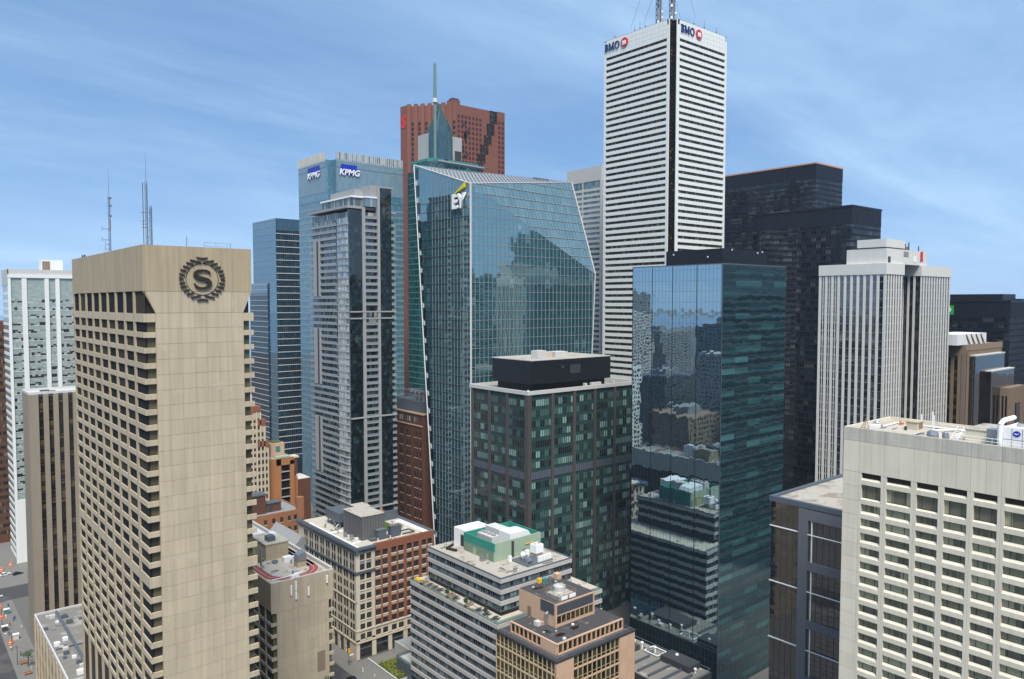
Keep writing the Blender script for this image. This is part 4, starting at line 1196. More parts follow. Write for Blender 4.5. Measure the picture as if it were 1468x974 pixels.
wl = BOX(0, 0, 0, XL1 - XL0 - 3.6, 0.05, 1.62).mesh('window_strip', 'bank_window')
for z in zs:
    Fr.put('window_strip', wr, XR0 + 1.8, z, -0.42); Fl.put('window_strip', wl, XL0 + 1.8, z, -0.42)
    Fr.put('panel_course', cr, XR0 + 1.8, z - 2.12, 0.0)['kind'] = 'stuff'; Fl.put('panel_course', clm, XL0 + 1.8, z - 2.12, 0.0)['kind'] = 'stuff'
Fr.one('joint_backing', 'mid_grey', XR0 + 0.1, XR1 - 0.1, 0, zs[-1] - 2.0, -0.5, -0.06)
for Fx, a, b_ in ((Fr, XR0, XR1), (Fl, XL0, XL1)):
    Fx.put('panel_course', course(b_ - a - 3.6, 10.3, 2.9, 4).mesh('panel_course', 'white_panel'), a + 1.8, MH - 10.4, 0.0)['kind'] = 'stuff'
    pcs = MB()
    for z in frange(MH - 10.4 - 60 * FLH, MH - 3, FLH):
        pcs.box(0, 0, z, 1.75, 0.5, z + FLH - 0.06)
    pcs = pcs.mesh('corner_panel', 'white_panel')
    Fx.put('corner_panel', pcs, a, 0, 0.03)['kind'] = 'stuff'; Fx.put('corner_panel', pcs, b_ - 1.75, 0, 0.03)['kind'] = 'stuff'
part('notch_reveal', BOX(0.02, NY - 0.02, 0, 0.49, NY + 0.6, MH), 'white_panel', m)
part('notch_reveal', BOX(NX - 0.6, 0.02, 0, NX + 0.02, 0.49, MH), 'white_panel', m)
part('coping', BOX(NX, 0.05, MH - 0.1, MW, ML, MH + 0.1), 'mid_grey', m)
part('coping', BOX(0.05, NY, MH - 0.1, NX - 0.01, ML, MH + 0.1), 'mid_grey', m)
def roundel(F, x, z, r):
    mb = MB(); n = 28
    mb.slab_xz([(r * math.cos(2 * math.pi * i / n), r * math.sin(2 * math.pi * i / n)) for i in range(n)], 0, 0.5)
    o = F.put('sign_roundel', mb.mesh('sign_roundel', 'sign_red'), x, z, 0.55)
    w = MB(); u = r
    w.slab_xz([(-0.55 * u, -0.50 * u), (0.55 * u, -0.50 * u), (0.55 * u, -0.30 * u), (-0.55 * u, -0.30 * u)], 0, 0.2)
    for s in (-1, 1):
        w.slab_xz([(0.02 * s * u, -0.20 * u), (0.50 * s * u, -0.20 * u), (0.50 * s * u, 0.18 * u), (0.26 * s * u, 0.42 * u), (0.02 * s * u, 0.18 * u)][::s], 0, 0.2)
    w = w.mesh('roundel_mark', 'white_paint')
    inst('roundel_mark', w, o, (0, -0.25, 0))
def bank_sign(F, x, z, hgt, sx_):
    """B M O in heavy serif capitals"""
    mb = MB(); t = 0.2 * hgt
    def bx(a, b_, c_, d_):
        mb.slab_xz([(a, c_), (b_, c_), (b_, d_), (a, d_)], 0, 0.5)
    H_ = hgt; s_ = 0.06 * H_
    # B
    bx(0.06 * H_, 0.24 * H_, 0, H_); bx(0, 0.3 * H_, 0, s_ * 1.4); bx(0, 0.3 * H_, H_ - s_ * 1.4, H_)
    def bowl(cx, cz, rx, rz, wv, wh, a0, a1, n=12):
        for i in range(n):
            p0 = a0 + (a1 - a0) * i / n; p1 = a0 + (a1 - a0) * (i + 1) / n
            q_ = [(cx + rx * math.cos(p0), cz + rz * math.sin(p0)), (cx + rx * math.cos(p1), cz + rz * math.sin(p1)), (cx + (rx - wv) * math.cos(p1), cz + (rz - wh) * math.sin(p1)), (cx + (rx - wv) * math.cos(p0), cz + (rz - wh) * math.sin(p0))]
            mb.slab_xz(q_, 0, 0.5)
    hp = math.pi / 2
    bowl(0.3 * H_, 0.755 * H_, 0.34 * H_, 0.245 * H_, 0.17 * H_, 0.08 * H_, -hp, hp)
    bowl(0.3 * H_, 0.27 * H_, 0.40 * H_, 0.27 * H_, 0.18 * H_, 0.09 * H_, -hp, hp)
    bx(0.24 * H_, 0.31 * H_, 0.92 * H_, H_); bx(0.24 * H_, 0.31 * H_, 0.46 * H_, 0.54 * H_); bx(0.24 * H_, 0.31 * H_, 0, 0.09 * H_)
    o = 0.82 * H_
    # M
    bx(o + 0.06 * H_, o + 0.15 * H_, 0, H_); bx(o + 0.82 * H_, o + 1.0 * H_, 0, H_)
    bx(o - 0.02 * H_, o + 0.25 * H_, 0, s_ * 1.3); bx(o + 0.74 * H_, o + 1.08 * H_, 0, s_ * 1.3); bx(o - 0.02 * H_, o + 0.2 * H_, H_ - s_ * 1.3, H_); bx(o + 0.85 * H_, o + 1.08 * H_, H_ - s_ * 1.3, H_)
    mb.slab_xz([(o + 0.05 * H_, H_), (o + 0.45 * H_, 0.02 * H_), (o + 0.58 * H_, 0.02 * H_), (o + 0.24 * H_, H_)], 0, 0.5)
    mb.slab_xz([(o + 0.46 * H_, 0.02 * H_), (o + 0.55 * H_, 0.02 * H_), (o + 0.9 * H_, H_), (o + 0.8 * H_, H_)], 0, 0.5)
    o = 2.02 * H_
    bowl(o + 0.5 * H_, 0.5 * H_, 0.5 * H_, 0.52 * H_, 0.19 * H_, 0.08 * H_, 0, 2 * math.pi, 28)
    for i, v in enumerate(mb.v):
        mb.v[i] = (v[0] * sx_, v[1], v[2])
    F.put('sign_letters', mb.mesh('sign_letters', 'sign_navy'), x, z, 0.55)
bank_sign(Fr, NX + 2.6, MH - 6.6, 4.3, 0.95)
roundel(Fr, NX + 19.2, MH - 4.7, 2.8)
bank_sign(Fl, 1.0, MH - 6.5, 4.3, 0.92)
roundel(Fl, 17.0, MH - 4.5, 2.8)
for (x, y) in ((9, 18.5), (9.5, 9.0)):
    mb = MB(); lattice(mb, 0, 0, MH - 1, MH + 52, 1.5, 3.2, 0.28)
    mm = part('antenna_mast', mb, 'slate_metal', m, (x, y, 0))
    part('mast_spine', MB().tube((-0.9, -0.9, MH), (-0.9, -0.9, MH + 50), 0.7, 6), 'mid_grey', mm)
    part('mast_spine', MB().tube((1.0, -0.6, MH), (1.0, -0.6, MH + 45), 0.5, 6), 'charcoal', mm)
    for i in range(9):
        part('aerial_dish', MB().cyl(random.choice([-1.8, 1.8]), -1.2, MH + 3 + i * 3.4, MH + 4.4 + i * 3.4, 0.75, 0.55, 8), 'white_metal' if i < 3 else 'slate_metal', mm)
    for k_ in range(3):
        an = 2.1 * k_ + 0.5
        part('guy_wire', MB().tube((0, 0, MH + 50), (17 * math.cos(an), 17 * math.sin(an), MH), 0.07, 4), 'charcoal', mm)
mb = MB()
for i, (x, y) in enumerate(((1.2, 22), (1.2, 26), (1.2, 30), (1.2, 46), (20, 1.2), (30, 1.2), (42, 1.2), (2, 14), (12, 2.5))):
    part('whip_aerial', MB().tube((x, y, MH), (x, y, MH + 2 + (i * 7 % 4)), 0.12, 4).cyl(x, y, MH + 1.0, MH + 1.7, 0.35, 0.3, 6), 'slate_metal', m)

# ---------------------------------------------------------------- black steel towers
def black_tower(label, loc, w, l, hgt, band, fl, rim, name='black_steel_tower', mat='navy_metal'):
    n = thing(name, label, 'tower', loc)
    part('glazing', BOX(0, 0, 0, w, l, hgt - 0.5), 'black_tower_glass', n)
    Fr = Face(n, 'R', 0, 0); Fl = Face(n, 'L', 0, l)
    zs = frange(6, hgt - band - 1, fl)
    Fr.rows('spandrel', mat, 0, w, zs, 1.1, -0.1, 0.2); Fl.rows('spandrel', mat, 0, l, zs, 1.1, -0.1, 0.2)
    Fr.one('louvre_band', mat, -0.2, w + 0.2, hgt - band, hgt, -0.5, 0.22); Fl.one('louvre_band', mat, 0, l + 0.2, hgt - band, hgt, -0.5, 0.22)
    Fr.fins('mullion_grid', mat, frange(0.0, w, 1.5), 0.2, 0, hgt - 0.4, 0.2, 0.38)
    Fl.fins('mullion_grid', mat, frange(0.0, l, 1.5), 0.2, 0, hgt - 0.4, 0.2, 0.38)
    parapet(n, 'roof_rim', rim, w, l, hgt, hgt + 1.0, 0.6, d=0.55)
    part('roof', BOX(0.7, 0.7, hgt - 0.49, w - 0.7, l - 0.7, hgt - 0.1), 'charcoal', n)
    return n
black_tower('black steel office tower with a copper coloured roof rim', (517.8, 281.6, 0), 38.6, 92, 233.6, 8.6, 3.75, 'copper_rim')
n2 = black_tower('shorter black steel office tower in front of the copper rimmed one', (422.3, 207.6, 0), 35.1, 62.9, 188.5, 9.6, 3.7, 'navy_metal')
part('roof_walkway', BOX(3, 40, 188.6, 5, 55, 190.0), 'white_metal', n2)
v = black_tower('dark steel tower at the right edge with a green sign on its corner', (548.7, 167.0, 0), 72.0, 60.0, 134.9, 10.2, 3.95, 'navy_metal')
part('penthouse', BOX(2.0, 5.0, 135.0, 26, 36, 140.0), 'navy_metal', v)
part('penthouse', BOX(26.01, 1.8, 135.0, 40, 36, 137.0), 'navy_metal', v)
Fv = Face(v, 'L', 0, 60)
o = Fv.one('sign_board', 'sign_green', 24.0, 27.3, 126.5, 132.6, 0.2, 0.8)
Fv.put('sign_letters', text_mesh('sign_letters', 'D', 5.0, 'white_paint', 0.3, 0.2), 24.2, 129.5, 1.0)
# ---------------------------------------------------------------- mirror glass box
o_ = thing('mirror_glass_box', 'square mirror glass office block reflecting the city, black box on its roof', 'office block', (217.0, 150.3, 0))
OW, OL, OH = 39.4, 39.3, 147.6
part('west_glazing', MB().poly([(0, OL, 0), (0, 0, 0), (0, 0, OH), (0, OL, OH)]), 'mirror_glass', o_)
part('north_glazing', MB().poly([(0, 0, 0), (OW, 0, 0), (OW, 0, OH), (0, 0, OH)]), 'mirror_glass_teal', o_)
part('rear_glazing', MB().poly([(OW, 0, 0), (OW, OL, 0), (OW, OL, OH), (OW, 0, OH)]).poly([(OW, OL, 0), (0, OL, 0), (0, OL, OH), (OW, OL, OH)]), 'mirror_glass_teal', o_)
part('roof', BOX(0.05, 0.05, OH - 1.5, OW - 0.05, OL - 0.05, OH - 1.0), 'charcoal', o_)
parapet(o_, 'roof_rim', 'slate_metal', OW, OL, OH, OH + 0.35, 0.4, d=0.06)
part('penthouse', BOX(8.5, 6.0, OH - 1.0, 36, 30.5, 153.6), 'black_metal', o_)
for x, y, z in ((8.45, 27, 152.0), (8.45, 12, 150.6), (14, 5.95, 153), (30, 5.95, 152.5), (33, 5.95, 153)):
    part('roof_lamp', BOX(x - 0.2, y - 0.2, z, x + 0.2, y + 0.2, z + 0.5), 'white_metal', o_)
Fl = Face(o_, 'L', 0, OL); Fr = Face(o_, 'R', 0, 0)
wb = BOX(0, -0.03, 0, OW, -0.001, 1.95).mesh('window_band', 'teal_window')
for z in frange(1.6, OH - 3, 3.75):
    Fr.put('window_band', wb, 0, z, 0)
mb = MB(); mb2 = MB()
for z in frange(3.6, OH, 3.75):
    Fl.box(mb, 0.05, OL, z, z + 0.05, 0, 0.03); Fr.box(mb2, 0, OW, z, z + 0.09, 0, 0.07)
part('glass_joint', mb, 'charcoal', o_, stuff=True); part('glass_joint', mb2, 'charcoal', o_, stuff=True)
Fl.fins('glass_joint', 'charcoal', frange(1.55, OL, 1.55), 0.05, 0, OH, 0, 0.03)
Fr.fins('glass_joint', 'charcoal', frange(1.55, OW, 1.55), 0.05, 0, OH, 0.03, 0.06)
Fl.fins('frame_line', 'black_metal', [0.1, 9.4, 18.6, 29.0, OL - 0.1], 0.16, 0, OH, 0.03, 0.10)
part('corner_trim', BOX(-0.1, -0.1, 0, 0.12, 0.12, OH), 'slate_metal', o_)

# ---------------------------------------------------------------- dark green office block with black roof box
g = thing('green_glass_block', 'dark green glass office block with brown piers and a black roof box', 'office block', (194.5, 223.2, 0))
GW, GL, GH = 66.0, 37.8, 99.9
part('core', BOX(0.5, 0.5, 0, GW, GL, GH - 1.6), 'green_spandrel', g)
Fr = Face(g, 'R', 0, 0.4); Fl = Face(g, 'L', 0.4, GL)
FH_ = 4.12
rb_ = [1.2, 13.4, 25.6, 37.8, 50.0, 62.2]
lb_ = [GL - 1.2, GL - 12.9, GL - 24.6, GL - 36.3]
zs = [GH - 6.2 - FH_ * i for i in range(24)]
wr = BOX(0, -0.02, 0, 10.62, 0.03, 2.5).mesh('window_band', 'green_window')
wl = BOX(0, -0.02, 0, 10.1, 0.03, 2.5).mesh('window_band', 'green_window')
for i in range(5):
    for j, z in enumerate(zs):
        if j == 7:
            continue
        Fr.put('window_band', wr, rb_[i] + 0.8, z, 0.0)
    Fr.fins('mullion_grid', 'charcoal', [rb_[i] + 0.8 + 1.18 * q for q in range(10)], 0.16, 0, GH - 1.5, 0.0, 0.16)
for i in range(3):
    for j, z in enumerate(zs):
        if j == 7:
            continue
        Fl.put('window_band', wl, lb_[i + 1] + 0.8, z, 0.0)
    Fl.fins('mullion_grid', 'charcoal', [lb_[i + 1] + 0.8 + 1.12 * q for q in range(10)], 0.16, 0, GH - 1.5, 0.0, 0.16)
Fr.one('plant_band', 'slate_metal', 1.3, GW, zs[7] - 0.3, zs[7] + 2.6, -0.1, 0.08); Fl.one('plant_band', 'slate_metal', 0, GL - 1.3, zs[7] - 0.3, zs[7] + 2.6, -0.1, 0.08)
Fr.piers('pier', 'pier_brown', rb_[1:], 1.45, 0, GH - 1.5, -0.2, 0.5)
Fl.piers('pier', 'pier_brown', lb_[1:], 1.6, 0, GH - 1.5, -0.2, 0.5)
part('corner_pier', BOX(-0.12, -0.12, 0, 1.9, 1.9, GH - 1.5), 'pier_brown', g)
parapet(g, 'parapet', 'light_grey', GW, GL, GH - 1.49, GH, 0.9, d=0.25)
part('roof', BOX(0.9, 0.9, GH - 1.8, GW - 0.9, GL - 0.9, GH - 1.35), 'tar_gravel', g)
part('roof_edge_lamp', BOX(0.1, 0.1, GH, 0.7, 0.7, GH + 0.5), 'white_metal', g)
part('plant_base', BOX(5.4, 4.0, GH - 1.34, 47.6, 25.5, GH + 2.2), 'black_metal', g)
pb = part('plant_box', BOX(3.6, 2.2, GH + 2.21, 49.4, 27, GH + 11.6), 'black_metal', g)
parapet(g, 'box_coping', 'light_grey', 45.8, 24.8, GH + 11.61, GH + 11.95, 0.5, 3.6, 2.2)
part('box_roof', BOX(4.1, 2.7, GH + 10.9, 48.9, 26.5, GH + 11.65), 'gravel', pb)
part('rooftop_unit', BOX(13, 9, GH + 11.66, 18, 13, GH + 15.0), 'light_grey', pb)
part('rooftop_unit', BOX(27, 13, GH + 11.66, 34, 18, GH + 13.8), 'light_grey', pb)
part('rooftop_unit', BOX(22, 14, GH + 11.66, 26, 17, GH + 13.8), 'cream_stone', pb)
part('louvre_panel', BOX(25, 2.12, GH + 5.5, 31, 2.19, GH + 9.2), 'charcoal', pb)
part('vent', BOX(20, 2.12, GH + 8.0, 21.5, 2.19, GH + 9.1), 'charcoal', pb)
for x in (33, 37, 38.5, 40, 41.5, 50):
    part('roof_crate', BOX(x, 1.2, GH - 1.34, x + 1.2, 2.6, GH + 0.9), 'light_grey', g)
yb = thing('street_banner', 'tall yellow banner hanging at street level beside the dark green block', 'banner', (249.0, 214.0, 0))
part('banner_cloth', BOX(-1.2, -0.05, 2.0, 1.2, 0.05, 14.0), 'sign_yellow', yb)
part('banner_pole', MB().cyl(1.4, 0, 0, 14.6, 0.12), 'charcoal', yb)

# ---------------------------------------------------------------- stepped terrace office block
t = thing('terraced_office_block', 'white banded office block with a roof terrace and green plant house', 'office block', (141.4, 176.3, 0))
TW, TL, TH = 46.0, 49.1, 37.0
UX, UY, UW, UL = 4.6, 4.0, 30.8, 40.9
part('core', BOX(0.5, 0.5, 0, TW - 0.4, TL - 0.4, TH - 0.6), 'dark_core', t)
part('upper_core', BOX(UX + 0.5, UY + 0.5, TH - 0.6, UX + UW - 0.4, UY + UL - 0.4, 48.6), 'dark_core', t)
Fr = Face(t, 'R', 0, 0); Fl = Face(t, 'L', 0, TL)
FH2 = 3.42
def office_floor(x0, y0, w, l, ztop):
    me = MB()
    h_ = 1.35
    part('floor_band', BOX(x0, y0, ztop - h_, x0 + w, y0 + l, ztop), 'terrace_concrete', t)
    z0 = ztop - FH2; hh = FH2 - h_
    wr = BOX(0, 0, 0.01, w - 0.5, 0.06, hh - 0.01).mesh('window_band', 'terrace_glass')
    wl = BOX(0, 0, 0.01, l - 0.5, 0.06, hh - 0.01).mesh('window_band', 'terrace_glass')
    f1 = Face(t, 'R', x0, y0 + 0.35); f2 = Face(t, 'L', x0 + 0.35, y0 + l)
    f1.put('window_band', wr, 0.3, z0, 0.0); f2.put('window_band', wl, 0.2, z0, 0.0)
    mb = MB()
    for q in frange(0.3, w - 0.2, 1.25):
        f1.box(mb, q - 0.06, q + 0.06, z0, z0 + hh, 0.0, 0.16)
    for q in frange(0.2, l - 0.2, 1.25):
        f2.box(mb, q - 0.06, q + 0.06, z0, z0 + hh, 0.0, 0.16)
    f2.box(mb, 0.2, l - 0.4, z0 + 0.01, z0 + 0.35, 0.0, 0.12)
    f1.box(mb, 0.3, w - 0.4, z0 + 0.01, z0 + 0.35, 0.0, 0.12)
    part('window_frame', mb, 'slate_metal', t, stuff=True)
for i in range(10):
    office_floor(0, 0, TW, TL, TH - FH2 * i)
for i in range(3):
    office_floor(UX, UY, UW, UL, 48.9 - 3.55 * i)
part('terrace_floor', MB().poly([(0.3, 0.3, TH + 0.06), (TW - 0.3, 0.3, TH + 0.06), (TW - 0.3, TL - 0.3, TH + 0.06), (0.3, TL - 0.3, TH + 0.06)]), 'roof_membrane', t)
Fl2 = Face(t, 'L', 0.1, TL); Fr2 = Face(t, 'R', 0, 0.1)
Fl2.one('glass_rail', 'rail_glass', 0.1, TL - 0.1, TH + 0.02, TH + 1.1, -0.08, -0.04)
Fr2.one('glass_rail', 'rail_glass', 0.1, TW - 0.1, TH + 0.02, TH + 1.1, -0.08, -0.04)
Fl2.fins('rail_post', 'steel', frange(0.2, TL, 1.9), 0.06, TH + 0.02, TH + 1.14, -0.15, -0.09)
part('roof_rim', MB().box(UX, UY, 48.91, UX + UW, UY + 0.4, 49.25).box(UX, UY + 0.41, 48.91, UX + 0.4, UY + UL, 49.25).box(UX + UW - 0.4, UY + 0.41, 48.91, UX + UW, UY + UL, 49.25), 'slate_metal', t)
part('roof', MB().poly([(UX + 0.4, UY + 0.4, 48.96), (UX + UW - 0.4, UY + 0.4, 48.96), (UX + UW - 0.4, UY + UL - 0.4, 48.96), (UX + 0.4, UY + UL - 0.4, 48.96)]), 'gravel', t)
# green plant house: open-topped enclosure
gx, gy, gw, gl = 12.5, 17.2, 20.6, 17.0
RZ = 48.97
part('plant_house_wall', BOX(gx, gy, RZ, gx + gw, gy + 0.4, RZ + 6.2), 'sage_paint', t)
part('plant_house_wall', BOX(gx, gy + 0.41, RZ, gx + 0.4, gy + gl, RZ + 3.4), 'dark_sage_paint', t)
part('plant_house_band', BOX(gx - 0.03, gy - 0.03, RZ + 3.41, gx + 0.4, gy + gl, RZ + 6.22), 'teal_paint', t)
part('plant_house_wall', BOX(gx + gw - 0.4, gy + 0.41, RZ, gx + gw, gy + gl, RZ + 6.2), 'teal_paint', t)
part('plant_house_wall', BOX(gx + 0.41, gy + gl - 0.4, RZ, gx + gw - 0.41, gy + gl, RZ + 6.2), 'teal_paint', t)
part('plant_floor', BOX(gx + 0.41, gy + 0.41, RZ, gx + gw - 0.41, gy + gl - 0.41, RZ + 2.6), 'mid_grey', t)
part('water_stain', BOX(gx + 7.4, gy - 0.02, RZ, gx + 8.6, gy - 0.005, RZ + 5.6), 'charcoal', t)
for x, w_, hh in ((12.4, 1.3, 2.1), (19.0, 1.5, 2.9)):
    part('door', BOX(gx + x, gy - 0.06, RZ + 0.1, gx + x + w_, gy - 0.021, RZ + hh), 'dark_sage_paint', t)
for y, w_, hh in ((3.0, 1.1, 2.1), (10.0, 1.6, 2.4)):
    part('door', BOX(gx - 0.06, gy + y, RZ + 0.1, gx - 0.031, gy + y + w_, RZ + hh), 'sage_paint', t)
part('yellow_bracket', MB().box(gx + 13.4, gy - 0.3, RZ + 3.4, gx + 17.4, gy - 0.1, RZ + 3.6).box(gx + 17.2, gy - 0.3, RZ + 0.2, gx + 17.4, gy - 0.1, RZ + 3.39), 'taxi_yellow', t)
cb = part('chiller', BOX(gx + 2.2, gy + 4.0, RZ + 2.61, gx + 5.6, gy + 12.0, RZ + 7.0), 'light_grey', t)
for y in (5.2, 7.4, 9.6, 11.2):
    part('chiller_fan', MB().cyl(gx + 3.9, gy + y, RZ + 7.01, RZ + 7.5, 0.8, 0.7, 10), 'mid_grey', cb)
mb = MB()
for y in frange(4.2, 12, 0.7):
    mb.box(gx + 2.12, gy + y, RZ + 3, gx + 2.19, gy + y + 0.2, RZ + 6.8)
part('chiller_slat', mb, 'mid_grey', cb, stuff=True)
part('duct', BOX(gx + 9.0, gy + 2.6, RZ + 2.61, gx + 15.5, gy + 8.6, RZ + 7.2), 'white_metal', t)
part('duct', MB().slab_xz([(gx + 15.51, RZ + 2.7), (gx + 18.5, RZ + 2.7), (gx + 18.2, RZ + 5.6), (gx + 17.2, RZ + 6.9), (gx + 15.51, RZ + 7.2)], gy + 2.6, gy + 8.6), 'white_metal', t)
part('duct', BOX(gx + 9.0, gy + 8.61, RZ + 2.61, gx + 13.5, gy + 16.4, RZ + 7.2), 'light_grey', t)
part('cooling_house', BOX(gx + 0.9, gy + gl + 0.3, RZ, gx + 11.6, gy + gl + 7.0, RZ + 6.4), 'white_paint', t)
part('louvre_panel', BOX(gx + 0.82, gy + gl + 1.0, RZ + 0.6, gx + 0.89, gy + gl + 3.0, RZ + 4.6), 'charcoal', t)
part('roof_tank', BOX(gx - 2.6, gy + 3.2, RZ, gx - 1.2, gy + 4.6, RZ + 1.6), 'steel', t)
mb = MB().tube((gx - 3.0, gy + 17, RZ + 0.5), (gx - 4.4, gy + 21, RZ + 0.5), 0.45, 8).tube((gx - 4.4, gy + 21, RZ + 0.5), (gx - 0.3, gy + 23, RZ + 0.5), 0.45, 8)
part('roof_duct', mb, 'bronze', t)
# pipework and white units on the near part of the roof
px0, py0 = 18.6, 7.6
part('plant_kerb', BOX(px0 - 0.6, py0 - 0.8, RZ, px0 + 10.8, py0 + 8.0, RZ + 0.3), 'slate_metal', t)
random.seed(11)
for i in range(14):
    x = px0 + random.uniform(0, 5.0); y = py0 + random.uniform(0, 6.6)
    a = random.choice([(1.8, 0), (0, 1.8), (1.2, 1.2)])
    part('pipe', MB().tube((x, y, RZ + 0.9 + 0.3 * (i % 3)), (x + a[0], y + a[1], RZ + 0.9 + 0.3 * (i % 3)), 0.38, 8).tube((x, y, RZ + 0.3), (x, y, RZ + 1.0), 0.3, 8), 'steel', t)
part('pressure_vessel', MB().lathe(px0 + 3.0, py0 + 5.6, [(0.1, RZ + 0.3), (0.9, RZ + 0.6), (0.95, RZ + 1.9), (0.6, RZ + 2.6), (0.1, RZ + 2.8)], 12), 'white_metal', t)
wu = part('air_handler', BOX(px0 + 7.0, py0 + 3.6, RZ + 1.6, px0 + 10.4, py0 + 6.6, RZ + 4.4), 'white_paint', t)
for x in (7.9, 9.5):
    part('fan', MB().cyl(px0 + x, py0 + 5.1, RZ + 4.41, RZ + 4.6, 0.6, 0.5, 10), 'mid_grey', wu)
part('unit_frame', BOX(px0 + 7.2, py0 + 3.8, RZ + 0.3, px0 + 10.2, py0 + 6.4, RZ + 1.59), 'gravel', wu)
for i in range(5):
    part('condenser', BOX(px0 + 4.9 + 1.25 * i, py0 - 0.2 + 0.1 * i, RZ + 0.3, px0 + 5.8 + 1.25 * i, py0 + 0.5 + 0.1 * i, RZ + 2.0), 'white_paint', t)
part('condenser', BOX(px0 + 5.0, py0 + 6.4, RZ + 0.3, px0 + 6.6, py0 + 7.2, RZ + 2.4), 'white_paint', t)
part('condenser', BOX(px0 - 2.0, py0 + 6.6, RZ, px0 - 1.0, py0 + 7.4, RZ + 1.9), 'white_paint', t)
random.seed(31)
def roof_clutter(root, boxes, z, n, smin=0.25, smax=0.7):
    """small vents, hatches, conduits and patches scattered over free stretches of a roof"""
    for i in range(n):
        x0, y0, x1, y1 = random.choice(boxes)
        x = random.uniform(x0, x1); y = random.uniform(y0, y1); s_ = random.uniform(smin, smax); k_ = i % 4
        if k_ == 0:
            part('roof_vent', MB().cyl(x, y, z, z + s_ * 1.5, s_ * 0.4, s_ * 0.4, 8).cyl(x, y, z + s_ * 1.5, z + s_ * 2, s_ * 0.7, s_ * 0.5, 8), 'steel', root)
        elif k_ == 1:
            part('roof_hatch', BOX(x - s_, y - s_ * 0.7, z, x + s_, y + s_ * 0.7, z + s_), random.choice(['light_grey', 'mid_grey', 'white_metal']), root)
        elif k_ == 2:
            l_ = random.uniform(1.5, 5); a_ = random.choice([(l_, 0), (0, l_)])
            part('conduit', MB().tube((x, y, z + 0.15), (min(x + a_[0], x1), min(y + a_[1], y1), z + 0.15), 0.09, 5), random.choice(['steel', 'charcoal']), root)
        else:
            pts = [(x + s_ * 2.4 * random.uniform(.5, 1.1) * math.cos(2 * math.pi * q_ / 11), y + s_ * 1.6 * random.uniform(.5, 1.1) * math.sin(2 * math.pi * q_ / 11), z + 0.006 + i * 0.0006) for q_ in range(11)]
            part('damp_patch', MB().poly(pts), 'tar_gravel', root)
roof_clutter(t, [(6, 5, 30, 9), (6, 9, 11, 38), (6, 40, 30, 43), (33.5, 18, 35, 40)], RZ, 34)
roof_clutter(t, [(0.8, 1, 3.6, 47), (36.5, 4, 44, 46)], TH + 0.07, 22, 0.2, 0.4)
# planters, tables and barrels on the terrace
def patio_table(y, rot, lab, x=2.2):
    o = thing('patio_table', lab, 'table', (141.4 + x, 176.3 + y, TH + 0.07), 'picnic tables on the office terrace', R(rot))
    part('tabletop', BOX(-1.1, -0.5, 0.72, 1.1, 0.5, 0.80), 'charcoal', o)
    for s_ in (-0.95, 0.95):
        part('bench', BOX(-1.1, s_ - 0.18, 0.44, 1.1, s_ + 0.18, 0.50), 'charcoal', o)
    for x_ in (-0.8, 0.8):
        part('leg', MB().tube((x_, -0.9, 0), (x_, 0.3, 0.71), 0.05, 4).tube((x_, 0.9, 0), (x_, -0.3, 0.71), 0.05, 4), 'mid_grey', o)
    return o
for y, rot, lab in ((3.6, 20, 'dark picnic table nearest the terrace corner, front of the row'), (8.0, 14, 'dark picnic table second from the front terrace corner'), (12.0, 10, 'dark picnic table just behind the round planter'), (24.6, 8, 'dark picnic table in the middle of the terrace beside the grey planter boxes'), (33.6, 6, 'dark picnic table near the far end, front one of three'), (36.6, 6, 'dark picnic table near the far end, middle one of three'), (39.8, 6, 'dark picnic table near the far end, last one of three')):
    patio_table(y, rot, lab)
def planter(x, y, lab, r=0.75, box=False):
    o = thing('planter', lab, 'planter', (141.4 + x, 176.3 + y, TH + 0.07), 'planters on the office terrace')
    if box:
        part('box', BOX(-1.6, -0.6, 0, 1.6, 0.6, 0.7), 'brown_stone', o)
    else:
        part('pot', MB().cyl(0, 0, 0, 0.9, r * 0.8, r, 10), 'charcoal', o)
    mb = MB()
    for i in range(40):
        c = Vector((random.uniform(-1, 1) * (1.4 if box else r * 0.9), random.uniform(-.5, .5) if box else random.uniform(-1, 1) * r * 0.9, random.uniform(0.7, 1.7)))
        u = Vector((random.gauss(0, 1), random.gauss(0, 1), random.gauss(0, 1))).normalized() * 0.25; w_ = Vector((random.gauss(0, 1), random.gauss(0, 1), random.gauss(0, 1))).normalized() * 0.2
        mb.poly([c - u, c + w_, c + u, c - w_])
    part('foliage', mb, 'leaf', o)
planter(3.4, 10.2, 'dark round planter with a shrub between the front tables')
planter(3.2, 20.4, 'dark round planter with a shrub near the middle of the terrace')
planter(3.0, 30.8, 'dark round planter with a shrub at the far part of the terrace')
planter(2.2, 17.4, 'long planter box by the middle of the terrace rail, nearer one', box=True)
planter(2.2, 27.4, 'long planter box beyond the middle table', box=True)
planter(2.0, 43.0, 'brown planter box beside the yellow barrels', box=True)
for y, lab in ((45.6, 'yellow barrel at the far terrace corner, nearer the planter box'), (47.2, 'yellow barrel at the far terrace corner, against the end rail')):
    o = thing('barrel', lab, 'barrel', (141.4 + 1.9, 176.3 + y, TH + 0.07), 'yellow barrels on the office terrace')
    part('body', MB().lathe(0, 0, [(0.5, 0), (0.58, 0.3), (0.58, 0.7), (0.5, 1.0)], 10), 'taxi_yellow', o)
    part('lid', MB().cyl(0, 0, 1.0, 1.05, 0.48, 0.4, 10), 'sign_yellow', o)
